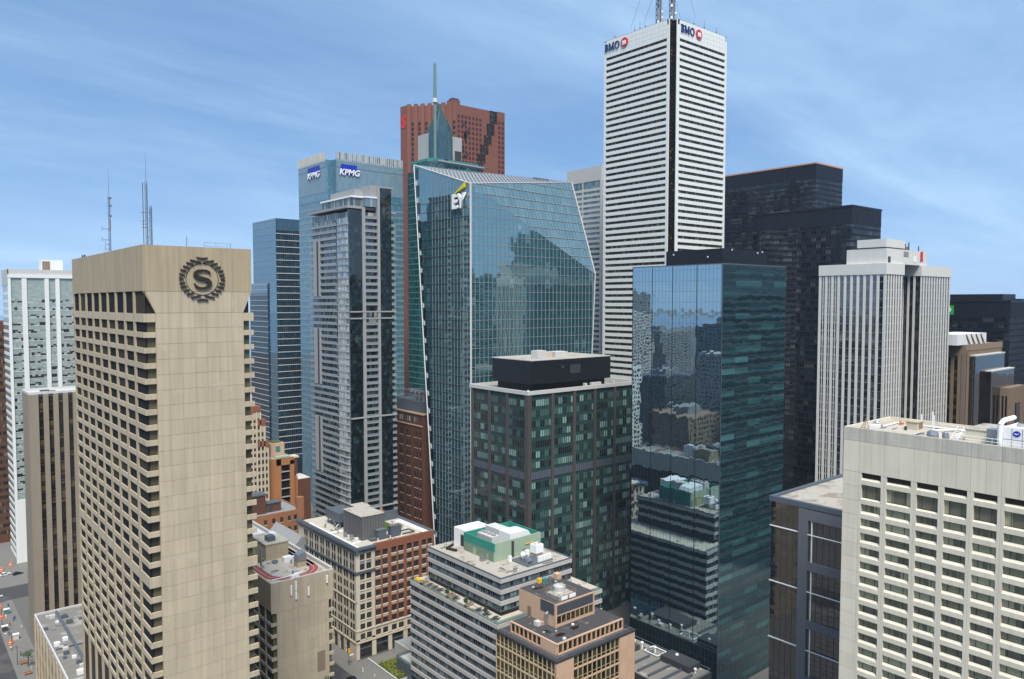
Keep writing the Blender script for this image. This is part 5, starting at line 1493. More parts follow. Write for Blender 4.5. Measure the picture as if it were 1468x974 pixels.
# ---------------------------------------------------------------- brick and stone corner block
w = thing('brick_stone_block', 'stone corner block with red brick flank, dark cornice and white roof edge', 'office block', (134.6, 252.4, 0))
WW, WL, WH = 35.0, 50.2, 41.0
part('wall', BOX(0.5, 0.5, 0, WW, WL, WH), 'dark_core', w)
part('rear_wing', BOX(20, WL - 6, 0, WW + 5, WL - 0.1, WH - 1), 'rust_brick', w)
Fr = Face(w, 'R', 0, 0.5); Fl = Face(w, 'L', 0.5, WL)
PT = 3.82
rows = [40.15 - PT * i for i in range(9)]
def win_parts(F, x0, x1, z0, z1, mesh, d=-0.3):
    o = F.put('window', mesh, x0, z0, d)
    return o
xs_st = [(1.7, 3.8), (4.4, 6.6)]
xs_rd = [(8.3, 10.6), (11.4, 13.7), (15.3, 17.6), (18.4, 20.8), (22.3, 24.6), (25.5, 27.8), (29.3, 31.4), (32.1, 34.2)]
gw_ = {}
def pane(wd, ht):
    kx = (round(wd, 2), round(ht, 2))
    if kx not in gw_:
        gw_[kx] = BOX(0, 0, 0, wd, 0.05, ht).mesh('window', 'hotel_glass')
        gw_[kx, 'f'] = MB().box(wd / 2 - 0.06, -0.08, 0, wd / 2 + 0.06, 0.0, ht).box(0, -0.08, ht * 0.55, wd, -0.005, ht * 0.55 + 0.1).mesh('window_bar', 'charcoal')
        gw_[kx, 's'] = BOX(-0.15, -0.45, -0.3, wd + 0.15, 0.0, -0.01).mesh('window_sill', 'cream_stone')
    return gw_[kx], gw_[kx, 'f'], gw_[kx, 's']
def add_win(F, x0, x1, z0, ht, sill=True):
    a, f_, s_ = pane(x1 - x0, ht)
    o = F.put('window', a, x0, z0, 0.38 if F.L else 0.12)
    inst('window_bar', f_, o)
    if sill:
        inst('window_sill', s_, o)
for i, zt_ in enumerate(rows):
    for (a, b_) in xs_st:
        add_win(Fr, a, b_, zt_ - 2.3, 2.3)
    for (a, b_) in xs_rd:
        add_win(Fr, a, b_, zt_ - 2.3, 2.3)
def wall_strip(F, cells, x0, x1, mat_p, z0, z1, name='wall_pier'):
    xs = [x0] + [q for c in cells for q in c] + [x1]
    for a, b_ in zip(xs[0::2], xs[1::2]):
        F.one(name, mat_p, a, b_, z0, z1, 0.0, 0.5)
wall_strip(Fr, xs_st, 0, 8.0, 'cream_stone', 7.6, WH)
wall_strip(Fr, xs_rd, 8.0, WW, 'red_brick', 11.2, WH)
wall_strip(Fr, xs_rd, 8.0, WW, 'cream_stone', 7.0, 11.19)
for i, zt_ in enumerate(rows):
    zb = zt_ - 2.3; nz = rows[i + 1] if i + 1 < len(rows) else 6.4
    for (a, b_) in xs_st:
        Fr.one('spandrel', 'mid_grey' if i == 0 else 'cream_stone', a, b_, nz, zb, 0.0, 0.36)
    for (a, b_) in xs_rd:
        Fr.one('spandrel', 'cream_stone', a, b_, nz + 0.55, zb, 0.0, 0.40)
        Fr.one('brick_course', 'red_brick' if i < 7 else 'cream_stone', a, b_, nz, nz + 0.54, 0.0, 0.40)
Fr.one('wall_head', 'red_brick', 8.0, WW, WH + 0.01, 43.0, -0.6, 0.48)
Fr.one('wall_head', 'red_brick', 8.01, WW, 40.16, WH, 0.01, 0.47)
Fr.one('wall_head', 'cream_stone', 0.3, 8.0, 40.16, WH, 0.01, 0.47)
for z in (11.0, 6.4):
    Fr.one('stone_band', 'cream_stone', 0, WW, z - 0.25, z + 0.25, 0.0, 0.72)
Fr.one('slate_band', 'slate_metal', -0.4, 8.1, rows[1] - 2.3 - 0.95, rows[1] - 2.3 - 0.2, 0.0, 1.0)
# street level
shop = [(1.4, 6.7), (8.4, 13.8), (15.4, 20.6), (22.4, 27.7), (29.4, 34.2)]
wall_strip(Fr, shop, 0, WW, 'cream_stone', 0, 6.14, 'street_pier')
for (a, b_) in shop:
    Fr.one('shop_window', 'shop_glass', a, b_, 0.6, 6.1, -0.1, 0.05)
    Fr.one('shop_beam', 'slate_metal', a, b_, 3.6, 4.0, 0.06, 0.2)
    Fr.one('stall_riser', 'charcoal', a, b_, 0, 0.59, 0.0, 0.3)
# long stone side
lc = []
for i in range(9):
    x = WL - 1.2 - 5.0 * i - 0.2
    lc += [(x - 1.6, x), (x - 3.5, x - 1.9)]
lc = sorted((a, b_) for a, b_ in lc if a > 0.5)
wall_strip(Fl, lc, 0, WL - 0.51, 'cream_stone', 7.0, WH)
for i, zt_ in enumerate(rows):
    zb = zt_ - 2.5; nz = rows[i + 1] if i + 1 < len(rows) else 6.4
    for (a, b_) in lc:
        add_win(Fl, a, b_, zb, 2.5, False)
        Fl.one('spandrel', 'mid_grey' if i == 0 else 'cream_stone', a, b_, nz, zb, 0.0, 0.36)
Fl.one('wall_head', 'cream_stone', 0, WL - 0.5, 40.16, WH, 0.01, 0.47)
for z in (11.0, 6.4, 22.0):
    Fl.one('stone_band', 'cream_stone', 0, WL + 0.0, z - 0.25, z + 0.25, 0.0, 0.70)
Fl.one('slate_band', 'slate_metal', 0, WL, rows[1] - 2.3 - 0.95, rows[1] - 2.3 - 0.2, 0.0, 0.98)
sh2 = [(x + 0.5, x + 3.8) for x in frange(1, WL - 4.5, 5.0)]
wall_strip(Fl, sh2, 0, WL - 0.51, 'cream_stone', 0, 6.14, 'street_pier')
for (a, b_) in sh2:
    Fl.one('shop_window', 'shop_glass', a, b_, 0.3, 6.1, -0.1, 0.05)
    Fl.one('shop_beam', 'charcoal', a, b_, 3.5, 3.9, 0.06, 0.3)
# cornice and roof
part('cornice', MB().slab_xz([(-1.0, WH + 1.9), (-1.0, WH + 1.2), (-0.1, WH - 0.2), (-0.1, WH + 0.0), (0.9, WH + 0.02), (0.9, WH + 1.9)], -0.9, WL + 0.9), 'slate_metal', w)
part('cornice', BOX(-0.99, -1.0, WH + 1.0, 8.2, 0.49, WH + 1.89), 'slate_metal', w)
part('cornice', BOX(-0.1, -0.5, WH + 0.02, 8.2, 0.48, WH + 0.99), 'slate_metal', w)
mb = MB()
for y in frange(-0.8, WL + 0.4, 0.9):
    mb.box(-0.8, y, WH + 1.91, 0.4, y + 0.45, WH + 2.15)
part('cornice_rib', mb, 'slate_metal', w, stuff=True)
part('cornice', BOX(WW - 0.5, 0.6, WH, WW + 1.6, 32, WH + 1.4), 'slate_metal', w)
RZ = WH + 1.2
part('roof', BOX(0.92, 0.52, WH + 0.03, WW - 0.51, WL - 0.3, RZ), 'roof_membrane', w)
def roof_edge(x0, y0, x1, y1):
    part('roof_edge_strip', BOX(x0, y0, RZ + 0.005, x1, y1, RZ + 0.06), 'white_paint', w)
roof_edge(0.95, 0.55, 2.6, WL - 6); roof_edge(2.61, 0.55, WW - 0.6, 1.5); roof_edge(WW - 3.0, 1.51, WW - 0.6, 24)
roof_edge(20, WL - 9, WW - 0.6, WL - 7.6); roof_edge(2.61, 25, 8, 26.4); roof_edge(2.61, 7.8, 7, 8.6)
pz = RZ + 9.2
ph = part('penthouse', BOX(7.2, 8.5, RZ, 17.0, 23.5, pz), 'plant_grey', w)
mb = MB()
for x in frange(7.4, 17, 1.2):
    mb.box(x, 8.40, RZ + 0.1, x + 0.06, 8.49, pz - 0.02)
for y in frange(8.7, 23, 1.2):
    mb.box(7.10, y, RZ + 0.1, 7.19, y + 0.06, pz - 0.02)
part('cladding_seam', mb, 'charcoal', ph, stuff=True)
part('penthouse_roof', BOX(7.0, 8.3, pz + 0.01, 17.2, 23.7, pz + 0.25), 'gravel', ph)
part('penthouse', BOX(15, 26, RZ, 21, 33, pz - 1.5), 'plant_grey', w)
part('penthouse_roof', BOX(14.9, 25.9, pz - 1.49, 21.1, 33.1, pz - 1.25), 'gravel', w)
ch = part('cooling_unit', BOX(7.5, 28, RZ + 2.6, 15, 40, RZ + 6.4), 'slate_metal', w)
for x, y in ((8, 28.4), (8, 39), (14.4, 28.4), (14.4, 39), (8, 33)):
    part('unit_leg', BOX(x, y, RZ, x + 0.4, y + 0.4, RZ + 2.59), 'steel', ch)
part('unit_brace', MB().tube((7.4, 28, RZ + 0.3), (7.4, 33, RZ + 2.6), 0.2, 5).tube((7.4, 28.2, RZ + 2.2), (5.2, 28.2, RZ + 0.1), 0.25, 5).tube((5.8, 28.4, RZ + 1.0), (5.8, 25.2, RZ + 0.2), 0.2, 5), 'steel', ch)
part('green_roof', BOX(21.2, 13, RZ + 0.07, 27.0, 26, RZ + 0.35), 'grass', w)
part('screen_wall', BOX(21, 26.2, RZ, WW - 1, 27.0, RZ + 4.0), 'slate_metal', w)
part('plant_deck', BOX(9.5, 5.0, RZ + 0.4, 22.5, 7.9, RZ + 0.7), 'slate_metal', w)
for x0, x1, hh in ((12.6, 16.4, 2.8), (18.4, 23.2, 3.3)):
    u_ = part('air_handler', BOX(x0, 5.4, RZ + 0.71, x1, 7.7, RZ + 0.71 + hh), 'slate_metal', w)
    part('unit_cap', BOX(x0 - 0.15, 5.3, RZ + 0.715 + hh, x1 + 0.15, 7.8, RZ + 1.0 + hh), 'steel', u_)
for x, y in ((4.6, 17), (5.0, 12.5)):
    part('roof_fan', MB().cyl(x, y, RZ, RZ + 1.0, 0.6).cyl(x, y, RZ + 1.0, RZ + 1.9, 0.95, 0.7), 'steel', w)
for x in (12.0, 17.5, 22.5):
    part('roof_post', BOX(x, 4.4, RZ, x + 0.3, 4.7, RZ + 1.0), 'white_metal', w)
part('roof_kerb', MB().box(23.6, 5.2, RZ + 0.065, 29.4, 5.5, RZ + 0.45).box(29.1, 5.51, RZ + 0.065, 29.4, 9.4, RZ + 0.45).box(24.6, 9.41, RZ + 0.065, 29.4, 9.7, RZ + 0.45), 'charcoal', w)

roof_clutter(w, [(3, 2, 32, 4.2), (3, 9, 6.6, 40), (24, 10, 31, 12), (28, 13, 31.5, 24)], RZ + 0.06, 26)
# ---------------------------------------------------------------- low wing with a running track on its roof
x = thing('track_roof_wing', 'low tan concrete wing with a red running track on its roof', 'building', (86.5, 214.4, 0))
XW, XL, XH = 20.0, 72.0, 51.9
part('core', BOX(0.45, 0.7, 0, XW - 0.6, XL, 50.6), 'bronze', x)
part('end_wall', MB().slab_xz([(1.7, 0), (18.4, 0), (18.4, 42.6), (XW, 42.8), (XW, XH), (0, XH), (0, 43.4), (1.7, 42.4)], 0.05, 0.69), 'tan_concrete_wall', x)
cols = [1.7, 5.0, 8.4, 11.7, 15.1, 18.4]
wm = {}
for j, z in enumerate(frange(11.4, 39.2, 3.47)):
    for i in range(5):
        wd = round(cols[i + 1] - cols[i] - 0.03, 3)
        if wd not in wm:
            wm[wd] = BOX(0.015, 0, 0.02, wd, 0.05, 3.45).mesh('concrete_panel', 'tan_concrete')
        inst('concrete_panel', wm[wd], x, (cols[i], 0.012 * random.random(), z))
for i in range(6):
    part('crown_panel', BOX(XW * i / 6 + 0.015, 0.0, 42.85, XW * (i + 1) / 6 - 0.015, 0.05, XH), 'tan_concrete', x)
part('crown', BOX(0.0, 0.7, 43.4, 0.69, XL, XH), 'tan_concrete_wall', x)
part('crown', BOX(XW - 0.6, 0.7, 42.8, XW, XL, XH - 0.3), 'light_grey', x)
part('parapet', BOX(XW - 0.65, 0.7, XH - 0.29, XW + 0.15, XL, XH + 0.55), 'light_grey', x)
part('parapet', BOX(0.0, 0.06, XH, XW, 0.5, XH + 0.18), 'light_grey', x)
Fl = Face(x, 'L', 0, XL)
wo = BOX(0, 0, 0, 3.6, 0.06, 2.5).mesh('window', 'hotel_glass_olive')
co = BOX(0, 0, 0, 1.0, 0.06, 2.5).mesh('corner_window', 'hotel_glass_olive')
csp = BOX(0, 0, 0, 1.66, 0.45, 0.95).mesh('corner_spandrel', 'tan_concrete')
for k in range(8):
    z = 39.8 - 3.47 * k
    inst('corner_window', co, x, (0.68, 0.62, z)); inst('corner_window', co, x, (18.42, 0.62, z))
    inst('corner_spandrel', csp, x, (0.03, 0.15, z - 0.96)); inst('corner_spandrel', csp, x, (18.41, 0.15, z - 0.96))
    Fl.one('spandrel', 'grey_concrete', 0, XL - 0.2, z - 0.97, z - 0.01, -0.5, -0.12)
    for c_ in range(10):
        Fl.put('window', wo, XL - 4.6 - 5.2 * c_, z, -0.3)
Fl.piers('pier', 'tan_concrete_wall', [XL - 5.0 - 5.2 * c_ for c_ in range(10)], 0.6, 12, 43.3, -0.44, -0.06)
part('service_panel', BOX(14.4, -0.05, 20.9, 17.0, 0.04, 27.2), 'brown_stone', x)
for xx, z0, z1 in ((5.9, 47.2, 50.2), (7.4, 48.3, 51.2), (7.4, 45.6, 48.0), (11.4, 45.8, 48.4), (17.5, 48.2, 50.6)):
    part('antenna_panel', BOX(xx, -0.45, z0, xx + 0.45, -0.1, z1), 'white_paint', x)
    part('antenna_pole', MB().tube((xx + 0.22, -0.05, z0 - 0.4), (xx + 0.22, -0.05, z1 + 1.2), 0.06, 5), 'steel', x)
part('roof', BOX(0.5, 0.51, 50.61, XW - 0.66, XL - 0.5, 51.4), 'roof_membrane', x)
def track_loop(cx, cy, rx, ry, wd, z, mat, name, sy, k=26):
    mb = MB()
    def ptn(i, r):
        a = math.pi * 2 * i / k
        c_, s_ = math.cos(a), math.sin(a)
        return (cx + (rx + r) * c_, cy + (ry + r) * s_ + (sy if s_ > 0 else 0))
    for i in range(k):
        a, b_ = ptn(i, 0), ptn(i + 1, 0); c_, d_ = ptn(i + 1, wd), ptn(i, wd)
        mb.poly([(a[0], a[1], z), (d_[0], d_[1], z), (c_[0], c_[1], z), (b_[0], b_[1], z)])
    return part(name, mb, mat, x)
track_loop(9.7, 9.4, 6.2, 5.9, 2.7, 51.46, 'track_red', 'running_track', 44)
track_loop(9.7, 9.4, 7.5, 7.2, 0.09, 51.475, 'road_paint', 'track_line', 44)
part('plant_house', BOX(7.4, 22, 51.41, 15.0, 33, 56.4), 'tan_concrete_wall', x)
part('plant_house_roof', BOX(7.2, 21.8, 56.41, 15.2, 33.2, 56.75), 'roof_membrane', x)
part('rooftop_unit', BOX(9.0, 24, 56.76, 11.5, 27, 58.4), 'slate_metal', x)
part('rooftop_unit', BOX(11.8, 28, 56.76, 13.6, 31, 58.0), 'white_metal', x)
part('rooftop_unit', BOX(7.0, 34, 51.41, 12.0, 41, 57.0), 'white_metal', x)
part('lawn', BOX(3.2, 22, 51.41, 7.0, 31, 51.7), 'grass', x)
part('pipe', MB().cyl(4.6, 19, 51.4, 56.5, 0.35, 0.3, 8), 'steel', x)
sk = part('skylight_box', BOX(12.6, 9.6, 51.41, 15.6, 12.4, 53.4), 'tan_concrete_wall', x)
part('skylight_hood', MB().slab_xz([(12.5, 53.41), (15.7, 53.41), (15.2, 56.2), (12.9, 55.2)], 9.4, 12.5), 'steel', sk)
part('white_crate', BOX(11.2, 16.5, 51.41, 14.0, 18.6, 53.0), 'white_paint', x)
part('white_crate', BOX(14.4, 17, 51.41, 15.6, 18.4, 52.6), 'white_metal', x)
part('blue_tarp', BOX(8.0, 17.6, 51.41, 9.6, 19.0, 52.3), 'blue_glass', x)
part('roof_hatch', MB().slab_xz([(6.5, 51.42), (9.5, 51.42), (9.0, 53.0), (7.0, 52.6)], 0.8, 1.8), 'white_metal', x)
part('pipe_rail', MB().tube((0.8, 1.2, 52.6), (6.0, 1.2, 52.6), 0.12, 5).tube((6.0, 1.2, 52.6), (10.5, 1.0, 53.2), 0.2, 5), 'white_metal', x)
part('base_door', BOX(15.0, -0.06, 12.4, 16.2, 0.03, 15.2), 'dark_core', x)

roof_clutter(x, [(5, 4, 15, 12), (2, 14, 18, 20), (1, 34, 6, 60)], 51.42, 20)
# ---------------------------------------------------------------- peach stone office block in the foreground
a = thing('peach_stone_block', 'peach stone office block with stepped dark roofs and bronze windows, bottom middle', 'office block', (134.0, 142.2, 0))
AW, AL, AH = 30.9, 25.8, 40.2
part('core', BOX(0.5, 0.5, 0, AW - 0.5, AL, AH - 0.6), 'dark_core', a)
Fr = Face(a, 'R', 0, 0.4); Fl = Face(a, 'L', 0.4, AL)
for z0 in [36.3 - 3.85 * k for k in range(1, 9)] + [36.3]:
    Fr.one('stone_panel', 'peach_stone', 0.0, 3.1, z0 + 0.02, z0 + 3.83 + (0.05 if z0 > 36 else 0), -0.4, 0.4); Fr.one('stone_panel', 'peach_stone', 3.14, 6.3, z0 + 0.02, z0 + 3.83, -0.4, 0.4)
    Fr.one('stone_panel', 'peach_stone', 24.5, 27.6, z0 + 0.02, z0 + 3.83, -0.4, 0.4); Fr.one('stone_panel', 'peach_stone', 27.64, 30.9, z0 + 0.02, z0 + 3.83, -0.4, 0.4)
    Fl.one('stone_panel', 'peach_stone', AL - 0.5, AL - 0.41, z0 + 0.02, z0 + 3.83, -0.1, 0.4)
    Fr.one('spandrel', 'peach_stone', 6.3, 24.5, z0 - 0.02, z0 + 0.42, -0.1, 0.22)
    Fl.one('spandrel', 'cream_brick', 0, AL - 0.5, z0 - 0.02, z0 + 0.42, -0.1, 0.22)
wm_ = BOX(0, 0, 0, 1.62, 0.05, 3.38).mesh('window', 'bronze_glass')
tr_ = BOX(0, -0.06, 0.9, 1.62, -0.005, 1.0).mesh('transom', 'cream_brick')
for z0 in [36.3 - 3.85 * k for k in range(7)]:
    for i in range(10):
        o = Fr.put('window', wm_, 6.4 + 1.82 * i, z0 + 0.43, 0.02); inst('transom', tr_, o)
    for i in range(14):
        o = Fl.put('window', wm_, 0.25 + 1.8 * i, z0 + 0.43, 0.02); inst('transom', tr_, o)
Fr.piers('mullion', 'cream_brick', [6.32 + 1.82 * i for i in range(11)], 0.17, 4, 40.1, 0.0, 0.26)
Fl.piers('mullion', 'cream_brick', [0.16 + 1.8 * i for i in range(15)], 0.17, 4, 40.1, 0.0, 0.26)
part('roof_edge', BOX(-0.15, -0.15, AH - 0.02, AW + 0.1, 0.5, AH + 0.5), 'charcoal', a)
part('roof_edge', BOX(-0.15, 0.51, AH - 0.02, 0.5, AL + 0.1, AH + 0.5), 'charcoal', a)
part('roof_edge', BOX(AW - 0.5, 0.51, AH - 0.02, AW + 0.1, AL + 0.1, AH + 0.5), 'charcoal', a)
part('roof', BOX(0.51, 0.51, AH - 0.6, AW - 0.51, AL, AH + 0.05), 'tar_roof', a)
mb = MB()
for q in frange(1.0, 30, 3.6):
    mb.tube((q, 0.9, AH), (q, 0.9, AH + 1.0), 0.05, 4)
for q in frange(1.0, 25, 3.6):
    mb.tube((0.9, q, AH), (0.9, q, AH + 1.0), 0.05, 4)
mb.tube((0.9, 0.9, AH + 1.0), (30.3, 0.9, AH + 1.0), 0.06, 4).tube((0.9, 0.9, AH + 1.0), (0.9, 25, AH + 1.0), 0.06, 4)
part('guard_rail', mb, 'steel', a)
MX, MY, MWD, MLN, MZ = 2.8, 2.9, 26.3, 19.6, 43.4
part('set_back_storey', BOX(MX + 0.3, MY + 0.3, AH, MX + MWD, MY + MLN, MZ - 0.1), 'peach_stone', a)
Fm = Face(a, 'R', MX, MY + 0.3); Fn = Face(a, 'L', MX + 0.3, MY + MLN)
wm2 = BOX(0, 0, 0, 1.45, 0.05, 2.3).mesh('window', 'bronze_glass')
for i in range(14):
    Fm.put('window', wm2, 0.7 + 1.83 * i, AH + 0.45, 0.02)
for i in range(7):
    Fn.put('window', wm2, 0.5 + 1.83 * i, AH + 0.45, 0.02)
Fm.piers('mullion', 'peach_stone', [0.55 + 1.83 * i for i in range(15)], 0.32, AH, MZ - 0.3, 0.0, 0.28)
Fn.piers('mullion', 'peach_stone', [0.3 + 1.83 * i for i in range(8)], 0.32, AH, MZ - 0.3, 0.0, 0.28)
Fm.one('storey_sill', 'peach_stone', 0.02, MWD, AH, AH + 0.42, 0.0, 0.29); Fn.one('storey_sill', 'peach_stone', 0, MLN - 0.01, AH, AH + 0.42, 0.0, 0.29)
Fn.one('stone_panel', 'peach_stone', 13.3, MLN - 0.3, AH + 0.43, MZ - 0.3, 0.0, 0.29)
Fm.one('storey_head', 'peach_stone', 0.0, MWD, MZ - 0.29, MZ, -0.3, 0.3); Fn.one('storey_head', 'peach_stone', 0, MLN - 0.61, MZ - 0.29, MZ, -0.3, 0.3)
part('storey_roof', BOX(MX + 0.62, MY + 0.62, MZ - 0.09, MX + MWD - 0.1, MY + MLN - 0.1, MZ + 0.04), 'tar_roof', a)
def puddle(cx, cy, rx, ry, z):
    pts = []
    for i in range(14):
        an = 2 * math.pi * i / 14; rr = random.uniform(0.55, 1.1)
        pts.append((cx + rx * rr * math.cos(an), cy + ry * rr * math.sin(an), z))
    part('puddle', MB().poly(pts), 'puddle', a)
puddle(7.6, 6.8, 2.4, 1.2, MZ + 0.047); puddle(14.0, 7.4, 2.3, 1.1, MZ + 0.047); puddle(6.2, 10.6, 0.9, 1.7, MZ + 0.047)
PX, PY, PW_, PL_, PZ = 9.4, 10.5, 15.6, 16.0, 50.2
part('penthouse', BOX(PX + 0.2, PY + 0.2, MZ, PX + PW_, PY + PL_, PZ - 0.05), 'peach_stone', a)
Fo = Face(a, 'R', PX, PY + 0.2); Fp_ = Face(a, 'L', PX + 0.2, PY + PL_)
Fo.one('louvre_panel', 'charcoal', 0.6, PW_ - 0.6, 47.0, 49.7, 0.0, 0.14)
Fp_.one('louvre_panel', 'charcoal', 9.6, PL_ - 0.8, 46.9, 50.0, 0.0, 0.12)
mb = MB()
for z in frange(47.1, 49.6, 0.33):
    Fo.box(mb, 0.62, PW_ - 0.62, z, z + 0.1, 0.141, 0.2); Fp_.box(mb, 9.62, PL_ - 0.82, z, z + 0.1, 0.121, 0.18)
part('louvre_slat', mb, 'slate_metal', a, stuff=True)
wm3 = BOX(0, 0, 0, 1.68, 0.05, 2.2).mesh('window', 'bronze_glass')
for i in range(8):
    Fo.put('window', wm3, 0.65 + 1.82 * i, 44.4, 0.04)
Fo.piers('mullion', 'peach_stone', [0.56 + 1.82 * i for i in range(9)], 0.18, 44.3, 46.7, 0.0, 0.16)
Fo.one('stone_band', 'peach_stone', 0.02, PW_, 46.62, 46.99, 0.0, 0.2); Fo.one('stone_band', 'peach_stone', 0.02, PW_, 49.71, 50.15, 0.0, 0.2)
Fo.one('corner_pier', 'peach_stone', -0.02, 0.55, MZ, 50.16, -0.2, 0.22); Fo.one('corner_pier', 'peach_stone', PW_ - 0.55, PW_ + 0.02, MZ, 50.16, -0.2, 0.22)
part('penthouse_roof', BOX(PX + 0.3, PY + 0.3, PZ - 0.04, PX + PW_ - 0.1, PY + PL_ - 0.1, PZ + 0.06), 'tar_roof', a)
part('door', BOX(PX - 0.02, PY + 10.5, MZ + 0.1, PX + 0.19, PY + 11.9, MZ + 3.0), 'brown_stone', a)
part('duct', MB().tube((PX - 0.6, PY + 3.4, MZ + 0.1), (PX - 0.6, PY + 3.4, MZ + 3.0), 0.5, 8).tube((PX - 0.6, PY + 3.4, MZ + 3.0), (PX + 0.2, PY + 3.4, MZ + 3.5), 0.5, 8), 'steel', a)
part('rooftop_unit', BOX(PX - 3.2, PY + 4.0, MZ + 0.05, PX - 1.7, PY + 5.6, MZ + 1.3), 'light_grey', a)
part('rooftop_unit', BOX(PX - 1.6, PY + 3.6, MZ + 0.05, PX - 0.9, PY + 4.5, MZ + 1.1), 'copper_rim', a)
puddle(PX + 4.5, PY + 12.4, 2.2, 0.9, PZ + 0.067); puddle(PX + 12, PY + 10.2, 1.8, 1.2, PZ + 0.067)
ct = part('cooling_tower', MB().lathe(PX + 5.6, PY + 4.4, [(1.9, PZ + 0.9), (1.7, PZ + 1.6), (1.75, PZ + 2.9), (1.55, PZ + 2.9), (1.5, PZ + 2.3)], 16), 'light_grey', a)
part('tower_basin', BOX(PX + 2.6, PY + 1.4, PZ + 0.07, PX + 9.0, PY + 6.8, PZ + 0.9), 'gravel', ct)
mb = MB()
for xx in (PX + 2.4, PX + 4.6, PX + 6.8, PX + 9.2):
    for yy in (PY + 1.2, PY + 7.0):
        mb.tube((xx, yy, PZ + 0.06), (xx, yy, PZ + 2.0), 0.07, 4)
for zz_ in (1.2, 2.0):
    mb.tube((PX + 2.4, PY + 1.2, PZ + zz_), (PX + 9.2, PY + 1.2, PZ + zz_), 0.06, 4).tube((PX + 2.4, PY + 7.0, PZ + zz_), (PX + 9.2, PY + 7.0, PZ + zz_), 0.06, 4).tube((PX + 2.4, PY + 1.2, PZ + zz_), (PX + 2.4, PY + 7, PZ + zz_), 0.06, 4).tube((PX + 9.2, PY + 1.2, PZ + zz_), (PX + 9.2, PY + 7, PZ + zz_), 0.06, 4)
part('tower_rail', mb, 'brown_stone', ct)
for xx in (3.2, 6.4):
    part('white_panel', BOX(PX + xx, PY + 0.9, PZ + 0.07, PX + xx + 2.4, PY + 1.1, PZ + 1.0), 'white_paint', ct)
part('vent_stack', BOX(PX + 13.2, PY + 13.4, PZ + 0.07, PX + 15.0, PY + 15.2, PZ + 1.8), 'peach_stone', a)
part('rooftop_unit', BOX(PX + 8.4, PY + 14.2, PZ + 0.07, PX + 10.0, PY + 15.4, PZ + 1.2), 'green_frame', a)
part('rooftop_unit', MB().cyl(PX + 11.4, PY + 14.6, PZ + 0.07, PZ + 1.2, 0.6), 'steel', a)
part('rooftop_unit', BOX(PX + 7.0, PY + 14.8, PZ + 0.07, PX + 8.2, PY + 15.8, PZ + 1.4), 'taxi_yellow', a)

roof_clutter(a, [(4, 4, 8.8, 21), (10, 4, 28, 9.8), (25.5, 11, 28, 20)], MZ + 0.05, 22, 0.2, 0.45)
roof_clutter(a, [(PX + 1, PY + 8.5, PX + 14, PY + 14)], PZ + 0.07, 12, 0.2, 0.4)
# ---------------------------------------------------------------- low dark roofs between the blocks
lw = thing('low_rooftop_block', 'low dark block with flat roofs and white vents below the mirror glass box', 'building', (190.5, 148, 0))
part('wall', BOX(0, 0, 0, 20, 64, 11.2), 'charcoal', lw)
part('roof', BOX(0.4, 0.4, 11.21, 19.6, 63.6, 11.4), 'tar_gravel', lw)
part('roof_block', BOX(6, 26, 11.41, 14, 42, 13.2), 'charcoal', lw)
part('roof_block', BOX(13, 4, 11.41, 19.2, 16, 13.6), 'charcoal', lw)
for i in range(18):
    q_ = random.uniform(0.4, 1.1); xx = random.uniform(12, 18.5); yy = random.uniform(18, 62)
    part('rooftop_unit', BOX(xx - q_, yy - q_, 11.41, xx + q_, yy + q_, 11.41 + q_ * 1.4), random.choice(['charcoal', 'mid_grey', 'slate_metal', 'light_grey']), lw)
for q_ in range(5):
    part('roof_beam', BOX(1, 2 + q_ * 4.5, 11.41, 12.5, 2.5 + q_ * 4.5, 12.3), 'slate_metal', lw)
part('skylight', BOX(3, 44, 11.41, 17, 60, 13.0), 'blue_glass_dark', lw)
for i in range(12):
    yy = 3 + i * 4.6; xx = 15.2 + 2.6 * ((i * 7) % 5) / 5
    part('vent', MB().cyl(xx, yy, 11.4, 12.6 + (i % 3) * 0.5, 0.35, 0.3, 8).cyl(xx, yy, 12.6 + (i % 3) * 0.5, 13.0 + (i % 3) * 0.5, 0.6, 0.45, 8), 'white_metal', lw)
part('roof_pipe', MB().tube((14, 18, 12), (19, 18, 12), 0.18, 6).tube((19, 18, 12), (19, 24, 12), 0.18, 6).tube((14, 18, 12), (14, 24, 12), 0.18, 6).tube((14, 24, 12), (19, 24, 12), 0.18, 6), 'white_metal', lw)
part('railing', MB().tube((0.3, 0.3, 12.4), (19.7, 0.3, 12.4), 0.08, 4).tube((19.7, 0.3, 12.4), (19.7, 63.7, 12.4), 0.08, 4), 'steel', lw)

# ---------------------------------------------------------------- smoked glass block with granite frame
s2 = thing('smoked_glass_block', 'dark smoked glass block with grey granite frame and pale flat roof', 'office block', (176.4, 106.8, 0))
SL_ = 62.0
part('glazing', BOX(0.3, -SL_, 0, 37.8, -0.3, 83.6), 'smoked_glass', s2)
Fs = Face(s2, 'L', 0.3, 0)
for x0, x1 in ((8.1, 10.6), (33, 35.5)):
    Fs.one('granite_pier', 'frame_granite', x0, x1, 0, 83.4, -0.1, 0.5)
for z in (83.5 - 1.6, 69.3, 54.5, 40.2, 26):
    Fs.one('granite_beam', 'frame_granite', 10.6, 33, z - 1.3, z + 0.9 if z < 80 else 83.4, -0.1, 0.42)
for z in (77.0, 62.5, 47.6, 33):
    Fs.one('white_rail', 'white_metal', 0.0, 8.1, z, z + 0.22, 0.02, 0.25); Fs.one('white_rail', 'white_metal', 10.61, 33, z, z + 0.22, 0.42, 0.55)
Fs.one('white_post', 'white_metal', 11.4, 11.65, 0, 81, 0.02, 0.25)
Fs.fins('mullion_grid', 'charcoal', frange(1.6, 33, 1.6), 0.08, 0, 81, 0.0, 0.08)
mb = MB()
